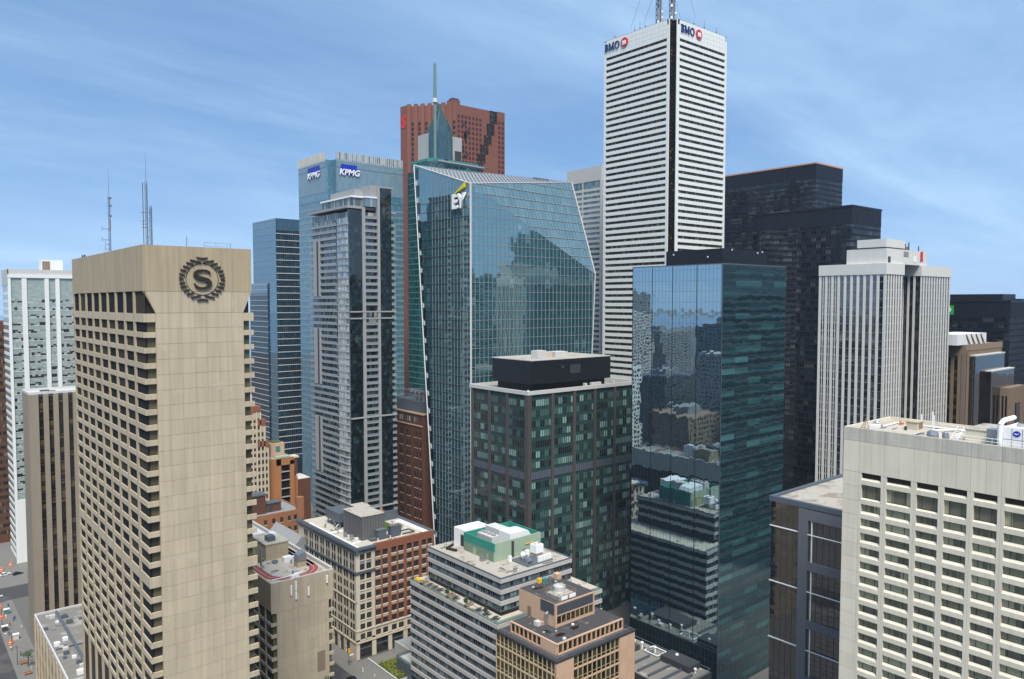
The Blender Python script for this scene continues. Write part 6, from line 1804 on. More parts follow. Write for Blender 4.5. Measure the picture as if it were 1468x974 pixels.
for z in frange(3, 82, 1.25):
    Fs.box(mb, 0, 33, z, z + 0.05, 0.0, 0.06)
part('mullion_grid', mb, 'charcoal', s2, stuff=True)
part('roof_edge', MB().box(-0.2, -SL_, 83.61, 1.0, 0.1, 84.9).box(1.01, -1.0, 83.61, 38, 0.1, 84.9), 'slate_metal', s2)
part('roof', BOX(1.01, -SL_, 83.61, 37.8, -1.01, 84.4), 'gravel', s2)
part('stair_bulkhead', BOX(14, -40, 84.41, 24, -15, 92), 'brown_stone', s2)

# ---------------------------------------------------------------- pale concrete hotel at the right
r = thing('pale_concrete_hotel', 'pale concrete hotel with deep window recesses and curtains, right foreground', 'hotel', (148.73, 73.83, 0))
RL, RW, RH = 46.0, 20.3, 110.0
part('core', BOX(1.3, -RL, 0, RW, -0.5, 107.2), 'dark_core', r)
Fx = Face(r, 'L', 0, 0)
cols = [(3.72, 7.54), (8.6, 13.12), (14.12, 17.94), (18.94, 22.76), (23.79, 27.59), (28.65, 33.0), (34.1, 37.9), (38.9, 42.7)]
edges = [0.0] + [q for c_ in cols for q in c_] + [RL]
for a_, b_ in zip(edges[0::2], edges[1::2]):
    mid = (a_ + b_) / 2
    if b_ - a_ > 1.5 and a_ == 0:
        for z in [101.2 - 2.87 * k_ for k_ in range(1, 18)]:
            Fx.one('concrete_panel', 'pale_concrete', a_, b_ - 0.55, z + 0.02, z + 2.85, -0.7, 0.0)
            Fx.one('concrete_panel', 'pale_concrete', b_ - 0.51, b_, z + 0.02, z + 2.85, -0.7, 0.0)
        Fx.one('pier', 'pale_concrete_wall', a_, b_, 0, 52.3, -0.7, 0.0)
    else:
        Fx.one('pier', 'pale_concrete_wall', a_, mid - 0.015, 0, 101.2, -0.7, 0.0)
        Fx.one('pier', 'pale_concrete_wall', mid + 0.015, b_, 0, 101.2, -0.7, 0.0)
rows_t = [94.96 - 2.89 * k for k in range(15)]
def sill_mesh(wd, z_in, z_out, zb):
    mb = MB()
    pr = [(0.0, zb), (0.0, z_out), (0.46, z_in), (0.46, zb)]         # (depth into wall, z)
    n = len(mb.v)
    for xx in (0.0, wd):
        mb.v += [(xx, d_, z_) for d_, z_ in pr]
    mb.f += [(0, 1, 2, 3), (7, 6, 5, 4), (4, 5, 1, 0), (5, 6, 2, 1), (6, 7, 3, 2), (7, 4, 0, 3)]
    return mb.mesh('sill', 'pale_concrete')
def curtain_mesh(wd, ht):
    mb = MB(); n = max(4, int(wd / 0.16))
    for i in range(n):
        x0, x1 = wd * i / n, wd * (i + 1) / n
        y0, y1 = (0.0, 0.06) if i % 2 else (0.06, 0.0)
        mb.poly([(x0, y0, 0), (x1, y1, 0), (x1, y1, ht), (x0, y0, ht)])
    return mb.mesh('curtain', 'curtain')
random.seed(5)
cache = {}
def cached(kx, fn):
    if kx not in cache:
        cache[kx] = fn()
    return cache[kx]
def hotel_window(F, a_, b_, zb, ht, d, big=False):
    wd = round(b_ - a_, 2)
    gl = cached(('g', wd, ht), lambda: MB().poly([(0, 0, 0), (wd, 0, 0), (wd, 0, ht), (0, 0, ht)]).mesh('window', 'clear_glass'))
    o = F.put('window', gl, a_, zb, d)
    fr = cached(('f', wd, ht), lambda: MB().box(wd * 0.24 - 0.04, -0.06, 0, wd * 0.24 + 0.04, -0.025, ht).box(wd * 0.76 - 0.04, -0.06, 0, wd * 0.76 + 0.04, -0.025, ht).box(0, -0.06, 0, wd * 0.24 - 0.05, -0.025, 0.07).box(wd * 0.24 + 0.05, -0.06, 0, wd * 0.76 - 0.05, -0.025, 0.07).box(wd * 0.76 + 0.05, -0.06, 0, wd, -0.025, 0.07).mesh('window_frame', 'bronze'))
    inst('window_frame', fr, o)
    p_ = random.random()
    if big:
        sp = [(0, 0.18)] if p_ < 0.35 else ([(0, 0.28), (0.8, 1.0)] if p_ < 0.6 else [])
    else:
        sp = [(0, 1.0)] if p_ < 0.58 else ([(0, 0.42), (0.62, 1.0)] if p_ < 0.85 else [(0, 0.5)] if p_ < 0.93 else [(0, .16), (.86, 1)])
    for u0, u1 in sp:
        cw_ = round(wd * (u1 - u0), 2)
        inst('curtain', cached(('c', cw_, ht), lambda: curtain_mesh(cw_, ht)), o, (wd * u0, 0.12, 0))
for ci, (a_, b_) in enumerate(cols):
    wd = round(b_ - a_, 2)
    # narrow slit above the big restaurant windows
    Fx.one('slit_back', 'bronze', a_, b_, 100.1, 100.95, -0.72, -0.44)
    Fx.put('sill', cached(('s', wd, 1), lambda: sill_mesh(wd, 100.1, 99.75, 98.85)), a_, 0, 0)
    hotel_window(Fx, a_, b_, 96.2, 2.62, -0.40, True)
    Fx.put('sill', cached(('s', wd, 2), lambda: sill_mesh(wd, 96.2, 95.9, 94.97)), a_, 0, 0)
    for k, z in enumerate(rows_t):
        if k < 14:
            hotel_window(Fx, a_, b_, round(z - 1.42, 3), 1.41, -0.40)
        o = Fx.put('sill', cached(('s', wd, 3), lambda: sill_mesh(wd, 1.47, 0.92, 0.0)), a_, z - 2.89, 0)
    # capping panels over the column
    e0 = (cols[ci - 1][1] + a_) / 2 if ci else 3.2
    e1 = (b_ + cols[ci + 1][0]) / 2 if ci + 1 < len(cols) else RL
    mid = (e0 + e1) / 2
    for p0, p1 in ((e0, mid), (mid, e1)):
        Fx.one('concrete_panel', 'pale_concrete', p0 + 0.02, p1 - 0.02, 101.24, 107.38, -0.7, 0.0)
    Fx.one('parapet_panel', 'stained_concrete', e0 + 0.02, e1 - 0.02, 107.42, RH, -0.45, 0.02)
Fx.one('concrete_panel', 'pale_concrete', 0.0, 3.18, 101.24, 107.38, -0.7, 0.0); Fx.one('parapet_panel', 'stained_concrete', 0.0, 3.18, 107.42, RH, -0.45, 0.02)
Fx.one('panel_backing', 'joint', 0.1, RL, 50, 109.9, -1.2, -0.71)
part('parapet', BOX(0.46, -0.45, 101, RW, 0.0, RH), 'pale_concrete_wall', r)
part('side_wall', BOX(0.71, -0.49, 0, RW, -0.02, 101), 'pale_concrete_wall', r)
part('parapet', BOX(RW - 0.45, -RL, 101, RW, -0.46, RH), 'pale_concrete_wall', r)
part('roof', BOX(0.46, -RL, 107.21, RW - 0.46, -0.46, 109.2), 'roof_membrane', r)
# rooftop things
def rloc(u, v):
    return (u - 148.73, v - 73.83)
RZ = 109.21
part('tripod_hoist', MB().tube((3.6, -1.6, RZ), (4.4, -2.4, RZ + 2.2), 0.07, 4).tube((5.4, -1.6, RZ), (4.4, -2.4, RZ + 2.2), 0.07, 4).tube((3.6, -3.4, RZ), (4.4, -2.4, RZ + 2.2), 0.07, 4).tube((3.6, -1.6, RZ + .4), (3.6, -3.4, RZ + 0.4), 0.07, 4).tube((3.6, -1.6, RZ + .2), (5.4, -1.6, RZ + 0.9), 0.07, 4), 'brown_stone', r)
part('roof_hatch', BOX(7.6, -3.0, RZ, 9.8, -1.6, RZ + 0.5), 'white_metal', r)
part('white_pipe', MB().tube((8.2, -3.6, RZ + 0.25), (17, -3.4, RZ + 0.25), 0.16, 6).tube((16.5, -6.5, RZ + 0.25), (15.5, -19, RZ + 0.25), 0.16, 6).tube((12, -12, RZ + 0.25), (17, -16, RZ + 0.25), 0.14, 6), 'white_paint', r)
part('roof_fan', MB().cyl(15.6, -4.6, RZ, RZ + 0.5, 0.4).cyl(15.6, -4.6, RZ + 0.5, RZ + 1.0, 0.55, 0.35), 'copper_rim', r)
part('roof_fan', MB().cyl(11.6, -1.2, RZ, RZ + 0.5, 0.45).cyl(11.6, -1.2, RZ + 0.5, RZ + 0.9, 0.6, 0.3), 'steel', r)
bx_ = part('roof_shed', BOX(11.0, -9.6, RZ, 13.8, -7.4, RZ + 1.5), 'cream_stone', r)
part('shed_cap', BOX(10.85, -9.75, RZ + 1.51, 13.95, -7.25, RZ + 1.65), 'cream_brick', bx_)
part('shed_louvre', BOX(11.6, -9.66, RZ + 0.2, 13.4, -9.61, RZ + 1.3), 'brown_stone', bx_)
part('chimney', BOX(9.2, -8.2, RZ, 9.6, -7.8, RZ + 0.8), 'charcoal', r)
for xx, yy, hh in ((16.4, -8.2, 2.6), (16.2, -10.4, 3.4), (13.2, -11.8, 3.1)):
    part('vent_pole', MB().cyl(xx, yy, RZ, RZ + hh, 0.12), 'white_metal', r)
for xx, yy, ww in ((4.0, -15.2, 1.05), (4.2, -17.4, 0.6)):
    part('vent_hood', MB().lathe(xx, yy, [(ww, RZ), (ww, RZ + 0.7), (ww * 0.8, RZ + 1.3), (ww * 0.45, RZ + 1.5)], 10), 'steel', r)
mb = MB()
for i in range(7):
    mb.box(3.4 + 0.5 * i, -19.6, RZ + 0.28 * i, 3.85 + 0.5 * i, -18.5, RZ + 0.28 * i + 0.1)
mb.tube((3.4, -18.5, RZ + 0.4), (6.9, -18.5, RZ + 2.4), 0.05, 4).tube((3.4, -19.6, RZ + 0.4), (6.9, -19.6, RZ + 2.4), 0.05, 4)
part('roof_stair', mb, 'white_metal', r)
part('penthouse', BOX(6.6, -RL, RZ, 16.2, -19.9, RZ + 2.0), 'pale_concrete_wall', r)
part('penthouse_roof', BOX(6.5, -RL, RZ + 2.01, 16.3, -19.8, RZ + 2.2), 'gravel', r)
mb = MB()
for yy in frange(-44, -20, 2.0):
    mb.tube((1.4, yy, RZ), (1.4, yy, RZ + 1.7), 0.04, 4)
mb.tube((1.4, -44, RZ + 1.7), (1.4, -20.2, RZ + 1.7), 0.05, 4).tube((1.4, -44, RZ + 1.1), (1.4, -20.2, RZ + 1.1), 0.04, 4)
mb.tube((15.0, -12, RZ + 1.2), (15.0, -26, RZ + 1.2), 0.04, 4)
part('guard_rail', mb, 'white_metal', r)
part('water_tank', BOX(3.6, -26.2, RZ, 6.0, -24.4, RZ + 3.0), 'steel', r)
hv = part('cooling_unit', BOX(2.3, -40.0, RZ, 8.6, -27.4, RZ + 3.9), 'white_paint', r)
part('pipe_bend', MB().tube((2.0, -27.0, RZ), (2.0, -27.0, RZ + 4.2), 0.42, 10).tube((2.0, -27.0, RZ + 4.2), (2.8, -27.3, RZ + 5.0), 0.42, 10).tube((2.8, -27.3, RZ + 5.0), (7.0, -27.6, RZ + 5.1), 0.42, 10), 'white_paint', hv)
for yy in (-30.0, -33.6, -37):
    part('fan_stack', MB().cyl(5.6, yy, RZ + 3.91, RZ + 4.5, 1.4, 1.5, 16), 'light_grey', hv)
    part('fan_grille', MB().cyl(5.6, yy, RZ + 4.51, RZ + 4.56, 1.3, 1.3, 16), 'charcoal', hv)
mb = MB()
for yy in (-28.8, -30.4, -32.0, -33.6):
    mb.box(2.25, yy, RZ + 0.1, 2.29, yy + 0.06, RZ + 3.8)
mb.box(2.25, -40, RZ + 1.8, 2.29, -27.4, RZ + 1.86)
part('panel_seam', mb, 'mid_grey', hv, stuff=True)
lg = MB().slab_xz([(0.58 * math.cos(2 * math.pi * i / 20), 0.5 * math.sin(2 * math.pi * i / 20)) for i in range(20)], 0, 0.06).mesh('maker_badge', 'sign_blue')
o = Fx.put('maker_badge', lg, 29.5, RZ + 2.9, -2.2)
inst('badge_stroke', MB().slab_xz([(-0.35, -0.08), (0.08, -0.17), (0.35, 0.08), (0.3, 0.16), (0.08, -0.04), (-0.3, 0.08)], 0, 0.05).mesh('badge_stroke', 'white_paint'), o, (0, -0.06, 0))

roof_clutter(r, [(1.5, -18, 12, -11), (12, -19, 19, -10), (2, -8, 10, -4)], RZ, 16, 0.2, 0.4)
# ---------------------------------------------------------------- white striped tower
t = thing('striped_stone_tower', 'white stone tower with close vertical window stripes behind the pale hotel', 'tower', (335.8, 149.5, 0))
TH_ = 151.8
pts = [(0, 0), (18.2, 0), (18.2, 12), (36, 12), (36, 0), (70.6, 0), (70.6, 30.8), (0, 30.8)]
part('glazing', MB().prism([(0.5, 0.5), (17.7, 0.5), (17.7, 12.5), (36.5, 12.5), (36.5, 0.5), (70.1, 0.5), (70.1, 30.3), (0.5, 30.3)], 0, TH_ - 4.8), 'striped_glass', t)
part('cornice', MB().prism(pts, TH_ - 4.79, TH_), 'rib_stone', t)
Fl = Face(t, 'L', 0.5, 30.8); Fr = Face(t, 'R', 0, 0.5); Fi = Face(t, 'L', 36.5, 12); Fk = Face(t, 'R', 18.2, 12.5)
pm_ = BOX(-0.56, -0.28, 0, 0.56, 0.0, TH_ - 4.8).mesh('stone_pier', 'rib_stone')
for q in frange(0.65, 30.4, 2.95):
    Fl.put('stone_pier', pm_, q, 0)
pn_ = BOX(-0.46, -0.28, 0, 0.46, 0.0, TH_ - 4.8).mesh('stone_pier', 'rib_stone')
for q in [0.65] + frange(3.2, 17.8, 2.55):
    Fr.put('stone_pier', pn_, q, 0)
for q in frange(36.7, 70.5, 3.0):
    Fr.put('stone_pier', pn_, q, 0)
for q in frange(1.0, 17.5, 2.6):
    Fk.put('stone_pier', pn_, q, 0)
for q in frange(1.0, 11, 2.6):
    Fi.put('stone_pier', pn_, q, 0)
for i in range(3):
    Fl.one('window_bar', 'rib_stone', 1.95 + 2.95 * i + 0.06, 2.25 + 2.95 * i, 0, TH_ - 5, 0.0, 0.2)
mb = MB()
for z in frange(3, TH_ - 5, 3.7):
    Fl.box(mb, 0.5, 9.2, z, z + 0.8, 0.0, 0.1); Fr.box(mb, 1, 17.5, z, z + 0.7, 0.0, 0.1); Fr.box(mb, 37, 70, z, z + 0.7, 0.0, 0.1); Fk.box(mb, 0.5, 17.5, z, z + 0.7, 0, 0.1)
    Fl.box(mb, 9.3, 30, z, z + 0.2, 0.0, 0.05)
part('spandrel_grid', mb, 'mid_grey', t, stuff=True)
part('penthouse', BOX(1.4, 0.8, TH_, 43.6, 18.4, 158.3), 'rib_stone', t)
part('penthouse', BOX(1.2, 0.9, 158.9, 20, 13.6, 162.4), 'rib_stone', t)
part('penthouse_gap', BOX(1.6, 1.2, 158.31, 19.5, 13, 158.89), 'brown_stone', t)
part('louvre_panel', BOX(18.5, 0.72, 155.2, 23.5, 0.79, 157.6), 'mid_grey', t)
part('door', BOX(3.0, 0.72, 152.2, 5.5, 0.79, 154.8), 'charcoal', t)
part('door', BOX(29.0, 0.72, 153.2, 32, 0.79, 156), 'white_paint', t)
part('rooftop_unit', BOX(20.1, 2, 158.31, 26, 7, 160.0), 'brown_stone', t)
for xx, hh in ((22, 3.6), (25.5, 4.5), (36, 3)):
    part('vent_pole', MB().cyl(xx, 1.6, 158.3, 158.3 + hh * 0.8, 0.25), 'charcoal', t)
fl_ = part('sign_flag', MB().slab_xz([(0, 0), (1.3, 0.6), (1.3, 4.9), (0, 4.3)], -0.3, 0), 'sign_red', t, (36.0, 0.75, 153.6))
part('sign_flag', MB().slab_xz([(1.34, 0.6), (2.3, 0.0), (2.3, 4.3), (1.34, 4.9)], -0.3, 0), 'sign_red', t, (36.0, 0.75, 153.6))

# ---------------------------------------------------------------- brown tower at the right edge
u = thing('brown_stone_tower', 'brown stone and dark glass stepped building with a white roof tank, far right', 'tower', (417.3, 146.0, 0))
part('body', BOX(0.4, 0, 0, 51.0, 30, 112.9), 'brown_stone', u)
Fu = Face(u, 'L', 0.4, 30); Fv = Face(u, 'R', 0, 0)
Fu.piers('stone_rib', 'brown_stone', frange(1, 30, 3.3), 1.5, 0, 108, 0.0, 0.5)
for q in frange(2.65, 28, 3.3):
    Fu.one('window_strip', 'brown_strip', q - 0.85, q + 0.85, 0, 107, 0.01, 0.1)
Fu.one('crown', 'brown_stone', 0, 30, 108.0, 113.2, -0.3, 0.55)
Fv.fins('stone_rib', 'brown_stone', frange(1, 50.8, 1.7), 0.7, 60, 112.8, 0.0, 0.3)
part('corner_pier', BOX(-0.1, -0.3, 0, 2.0, 1.6, 113.0), 'brown_stone', u)
part('crown', BOX(0, -0.4, 110.5, 51.2, 0.5, 113.4), 'brown_stone', u)
part('glass_tier', BOX(5.0, -3.1, 0, 46.0, -0.01, 107.6), 'smoked_glass', u)
part('tier_roof', BOX(4.8, -3.3, 107.61, 46.4, -0.42, 108.2), 'light_grey', u)
part('glass_tier', BOX(18.8, -5.8, 0, 52.5, -3.11, 99.2), 'smoked_glass', u)
part('tier_roof', BOX(18.5, -6.0, 99.21, 53, -3.12, 99.8), 'light_grey', u)
part('stone_tier', BOX(32.6, -9.4, 0, 58.6, -5.81, 90.2), 'brown_stone', u)
for q in (33.6, 36.2):
    part('window_strip', BOX(32.52, -9.0 + (q - 33.6) * 0.6, 0, 32.59, -8.2 + (q - 33.6) * 0.6, 86), 'bank_notch', u)
mb = MB()
for q in frange(33, 58.4, 1.5):
    mb.box(q, -9.7, 50, q + 0.6, -9.41, 90.0)
part('stone_rib', mb, 'brown_stone', u, stuff=True)
part('entrance_slot', BOX(43.5, -9.9, 0, 50, -9.39, 81.5), 'bank_notch', u)
wt = part('roof_tank', BOX(-8, 1.0, 113.42, 31, 16, 118.8), 'white_metal', u)
for q in (3, 9.5, 16, 22.5):
    part('tank_brace', MB().tube((q, 0.9, 118.5), (q + 4.4, 0.5, 113.5), 0.35, 5), 'brown_stone', wt)
# ---------------------------------------------------------------- street level things
def tree(name, label, x, y, hgt, rad, mat='leaf', group=None, z=0.0, n=260):
    o = thing(name, label, 'tree', (x, y, z), group)
    tr = MB().tube((0, 0, 0), (0.1, 0, hgt * 0.5), 0.14, 7, 0.09)
    for i in range(5):
        an = i * 1.26
        tr.tube((0.1, 0, hgt * (0.38 + 0.04 * i)), (rad * 0.6 * math.cos(an), rad * 0.6 * math.sin(an), hgt * (0.62 + 0.06 * i)), 0.06, 5, 0.02)
    part('trunk', tr, 'bark', o)
    cl = [(Vector((random.uniform(-.6, .6) * rad, random.uniform(-.6, .6) * rad, hgt * random.uniform(0.5, 0.88))), rad * random.uniform(0.3, 0.55)) for _ in range(9)]
    mb = MB()
    for i in range(n):
        c_, rr = random.choice(cl)
        p_ = c_ + Vector((random.gauss(0, 1), random.gauss(0, 1), random.gauss(0, .8))).normalized() * rr * random.uniform(0.5, 1)
        uu = Vector((random.gauss(0, 1), random.gauss(0, 1), random.gauss(0, 1))).normalized() * 0.22
        vv = Vector((random.gauss(0, 1), random.gauss(0, 1), random.gauss(0, 1))).normalized() * 0.2
        mb.poly([p_ - uu, p_ + vv, p_ + uu, p_ - vv])
    part('crown', mb, mat, o)
    return o
tree('street_tree', 'small leafy street tree on the pavement left of the podium block', 38.9, 326.0, 6.5, 2.0)
tree('street_tree', 'yellow green tree at the foot of the track roof wing', 109.0, 222.0, 8.5, 2.8, 'leaf_yellow', n=420)
tree('street_tree', 'dark slim tree against the blank wall of the track roof wing', 102.5, 209.5, 23.5, 2.4, n=420)
tree('street_tree', 'small bush tree left of the dark slim tree by the blank wall', 97.5, 208.5, 19.5, 2.0, n=360)
tree('street_tree', 'green tree beside the street behind the yellow green tree', 112.5, 231.0, 7.0, 2.4, n=380)
gd = thing('garden_bed', 'raised garden bed of yellow green shrubs below the brick and stone block', 'garden', (137.6, 228.5, 0))
part('kerb', BOX(0, 0, 0.1, 9.0, 15.0, 0.7), 'grey_concrete', gd)
mb = MB()
for i in range(1500):
    p_ = Vector((random.uniform(0.3, 8.7), random.uniform(0.3, 14.7), random.uniform(0.7, 1.9)))
    uu = Vector((random.gauss(0, 1), random.gauss(0, 1), random.gauss(0, .5))).normalized() * 0.3; vv = Vector((random.gauss(0, 1), random.gauss(0, 1), random.gauss(0, .5))).normalized() * 0.26
    mb.poly([p_ - uu, p_ + vv, p_ + uu, p_ - vv])
part('shrubbery', mb, 'leaf_yellow', gd, stuff=True)
part('soil', BOX(0.2, 0.2, 0.7, 8.8, 14.8, 0.9), 'grass', gd)
gw = thing('garden_wall', 'grey concrete wall along the pavement beside the garden bed', 'wall', (136.2, 226.5, 0))
part('wall_panel', BOX(0, 0, 0, 0.3, 20.5, 2.4), 'grey_concrete', gw)
part('coping', BOX(-0.05, 0, 2.41, 0.35, 20.5, 2.55), 'light_grey', gw)
cw = thing('ramp_wall', 'tall grey concrete ramp wall between the brick block and the terraced office', 'wall', (148.4, 231, 0))
part('wall_panel', BOX(0, 0, 0, 0.5, 17.0, 5.2), 'grey_concrete', cw)
part('ramp_roof', BOX(0.51, 0, 4.6, 14, 17, 5.0), 'mid_grey', cw)
tp = thing('terrace_pavilion', 'small railed terrace pavilion at the left foot of the terraced office', 'pavilion', (141.8, 222.5, 0))
part('base', BOX(0, 3.6, 0, 9, 13, 5.2), 'slate_metal', tp)
part('deck', BOX(0.1, 3.7, 5.21, 8.9, 12.9, 5.35), 'grey_concrete', tp)
for x0, y0, x1, y1 in ((0, 3.6, 0.06, 13), (0.07, 12.9, 9, 12.96)):
    part('glass_rail', BOX(x0, y0, 5.36, x1, y1, 6.5), 'rail_glass', tp)
mb = MB()
for yy in frange(3.7, 13, 1.55):
    mb.tube((0.03, yy, 5.2), (0.03, yy, 6.7), 0.06, 4)
mb.tube((0.03, 3.7, 6.6), (0.03, 13, 6.6), 0.06, 4)
part('rail_post', mb, 'steel', tp)

def car(label, x, y, rot, paint, group='cars on the streets'):
    o = thing('car', label, 'car', (x, y, 0.02), group, R(rot))
    prof = [(-2.2, 0.3), (2.2, 0.3), (2.25, 0.75), (1.2, 0.92), (-2.1, 0.98), (-2.25, 0.7)]
    cabin = [(-1.9, 0.99), (1.1, 0.93), (0.3, 1.45), (-1.3, 1.47)]
    part('body', MB().slab_xz(prof, -0.88, 0.88), paint, o)
    part('cabin', MB().slab_xz(cabin, -0.76, 0.76), 'car_glass', o)
    part('roof_panel', MB().slab_xz([(-1.32, 1.475), (0.3, 1.455), (0.25, 1.5), (-1.28, 1.52)], -0.74, 0.74), paint, o)
    wh = MB()
    for i in range(12):
        pass
    wv = MB().slab_xz([(0.33 * math.cos(2 * math.pi * i / 12), 0.33 * math.sin(2 * math.pi * i / 12)) for i in range(12)], -0.12, 0.12).mesh('wheel', 'rubber')
    for wx in (-1.4, 1.4):
        for wy in (-0.82, 0.82):
            inst('wheel', wv, o, (wx, wy, 0.33))
    for wy in (-0.6, 0.6):
        part('headlight', BOX(2.2, wy - 0.18, 0.6, 2.27, wy + 0.18, 0.76), 'white_paint', o)
    return o
car('black car on the street at the foot of the brick and stone block', 126.0, 240.0, 96, 'car_black')
car('white car crossing at the far left junction', 44.5, 444.0, 20, 'car_white')
car('black car right behind the white one at the far left junction', 49.5, 441.5, 15, 'car_black')
car('white car on the street left of the hotel podium', 21.5, 352.0, 88, 'car_white')
car('red car further up the street left of the ribbed tower', 30.0, 392.0, 92, 'car_red')
car('black car parked between the track roof wing and the stone block, further up', 126.0, 262.0, 91, 'car_black')

def person(label, x, y, shirt, z=0.14):
    """small walking figure, one continuous body"""
    o = thing('person', label, 'person', (x, y, z), 'people on the pavements', R(random.uniform(0, 360)))
    b = bmesh.new()
    P = [((0, 0, 0.95), 0.15), ((0, 0, 1.15), 0.14), ((0, 0, 1.38), 0.17), ((0, 0, 1.52), 0.06), ((0, 0, 1.64), 0.105), ((0.0, 0, 1.73), 0.07),
         ((0.10, 0.02, 0.88), 0.09), ((0.12, 0.12, 0.48), 0.065), ((0.12, 0.06, 0.07), 0.05), ((0.12, 0.22, 0.04), 0.04),
         ((-0.10, -0.02, 0.88), 0.09), ((-0.12, 0.02, 0.48), 0.065), ((-0.12, -0.25, 0.09), 0.05), ((-0.12, -0.12, 0.04), 0.04),
         ((0.21, 0, 1.40), 0.06), ((0.27, -0.04, 1.12), 0.045), ((0.27, 0.10, 0.90), 0.04), ((-0.21, 0, 1.40), 0.06), ((-0.27, 0.04, 1.12), 0.045), ((-0.27, 0.16, 0.92), 0.04)]
    E_ = [(0, 1), (1, 2), (2, 3), (3, 4), (4, 5), (0, 6), (6, 7), (7, 8), (8, 9), (0, 10), (10, 11), (11, 12), (12, 13), (2, 14), (14, 15), (15, 16), (2, 17), (17, 18), (18, 19)]
    me = bpy.data.meshes.new('body')
    me.from_pydata([p_[0] for p_ in P], E_, [])
    me.materials.append(MATS[shirt])
    ob = inst('body', me, o)
    sk_ = ob.modifiers.new('skin', 'SKIN')
    for i, d_ in enumerate(me.skin_vertices[0].data) if me.skin_vertices else []:
        d_.radius = (P[i][1], P[i][1])
    bpy.context.view_layer.update()
    if not me.skin_vertices:
        ob.modifiers.clear(); mb = MB()
        for a_, c_ in E_:
            mb.tube(P[a_][0], P[c_][0], P[a_][1], 6, P[c_][1])
        ob.data = mb.mesh('body', shirt)
    part('head', MB().lathe(0, 0, [(0.05, 1.53), (0.10, 1.60), (0.105, 1.68), (0.07, 1.76), (0.02, 1.78)], 8), 'skin', o)
    part('hair', MB().lathe(0, -0.02, [(0.108, 1.67), (0.112, 1.72), (0.075, 1.785), (0.02, 1.80)], 8), 'bark', o)
    return o
for lab, x_, y_, sh in (('person in dark clothes walking beside the ribbed tower, nearest the kerb', 37.0, 362, 'cloth_dark'), ('person in a red top on the far left pavement', 38.4, 372, 'sign_red'), ('person in a white top near the orange barrels', 38.2, 383, 'white_paint'), ('person in dark clothes beside the far left junction', 40.5, 396, 'cloth_dark'), ('person in white walking along the pavement by the garden wall', 132.0, 243.0, 'white_paint'), ('person in pale grey near the black car by the garden wall', 132.9, 236.0, 'light_grey'), ('person in dark clothes by the small street tree at the left', 38.0, 338, 'cloth_dark'), ('person in a grey top by the lower bench on the left pavement', 39.5, 322, 'light_grey'), ('person in a blue top half way along the ribbed tower', 40.2, 377, 'sign_blue'), ('person in dark clothes beside the blue topped one', 40.9, 378.5, 'cloth_dark'), ('person in an orange vest at the road works', 36.6, 390, 'safety_orange'), ('person in dark clothes at the kerb by the crossing', 36.0, 401, 'cloth_dark'), ('person in a pale top close to the ribbed tower wall', 41.8, 366, 'cream_stone')):
    person(lab, x_, y_, sh)
def barrel(label, x, y):
    o = thing('traffic_barrel', label, 'traffic barrel', (x, y, 0.14), 'orange traffic barrels at the road works')
    part('body', MB().lathe(0, 0, [(0.42, 0), (0.42, 0.08), (0.32, 0.1), (0.27, 1.05)], 10), 'safety_orange', o)
    part('stripe', MB().cyl(0, 0, 0.5, 0.68, 0.31, 0.305, 10), 'white_paint', o)
    return o
for lab, x_, y_ in (('orange traffic barrel beside the ribbed tower, the lowest in the picture', 36.5, 352), ('orange traffic barrel on the far left pavement, second lowest', 37.0, 384), ('orange traffic barrel near the far left junction, third lowest', 37.5, 397), ('orange traffic barrel by the far left junction, beyond the crossing', 44, 452), ('orange traffic barrel at the foot of the white office tower', 48.5, 458)):
    o = barrel(lab, x_, y_); o.scale = (2.2, 2.2, 1.6)
def lamp(label, x, y, z0=0.14, signal=False):
    o = thing('traffic_light' if signal else 'street_lamp', label, 'traffic light' if signal else 'street lamp', (x, y, z0))
    part('pole', MB().tube((0, 0, 0), (0, 0, 7.2), 0.12, 7, 0.09), 'charcoal', o)
    part('arm', MB().tube((0, 0, 6.9), (-1.6, 0, 7.3), 0.07, 5), 'charcoal', o)
    if signal:
        b_ = part('signal_box', BOX(-0.35, -0.3, 4.6, 0.35, 0.3, 6.4), 'taxi_yellow', o)
        for k_, c_ in enumerate(('sign_red', 'sign_yellow', 'sign_green')):
            part('lens', MB().slab_xz([(0.2 * math.cos(2 * math.pi * i / 10), 6.1 - 0.55 * k_ + 0.2 * math.sin(2 * math.pi * i / 10)) for i in range(10)], -0.34, -0.301), c_, b_)
        part('street_sign', BOX(0.1, -0.05, 3.6, 1.8, 0.05, 4.1), 'white_paint', o)
    else:
        part('lamp_head', BOX(-2.3, -0.15, 7.2, -1.5, 0.15, 7.45), 'white_metal', o)
    return o
lamp('traffic light with yellow box at the corner of the stone block', 130.4, 250.5, signal=True)
lamp('traffic light with yellow box at the far left junction', 37.4, 402, signal=True)
lamp('street lamp on the left pavement beside the ribbed tower', 36.0, 345)
lamp('street lamp on the left pavement near the podium block', 36.0, 330)
lamp('street lamp on the left pavement towards the far junction', 36.0, 375)
for lab, x_, y_, s_ in (('dark newspaper box on the left pavement by the barrels', 36.2, 368, 'charcoal'), ('pale kiosk box on the left pavement beside the ribbed tower', 38.6, 356, 'light_grey'), ('green kiosk on the left pavement near the crossing', 39.0, 388, 'green_frame')):
    o = thing('street_kiosk', lab, 'kiosk', (x_, y_, 0.14))
    part('body', BOX(-0.9, -0.7, 0, 0.9, 0.7, 2.0), s_, o)
    part('canopy', BOX(-1.1, -0.9, 2.01, 1.1, 0.9, 2.2), 'white_metal', o)
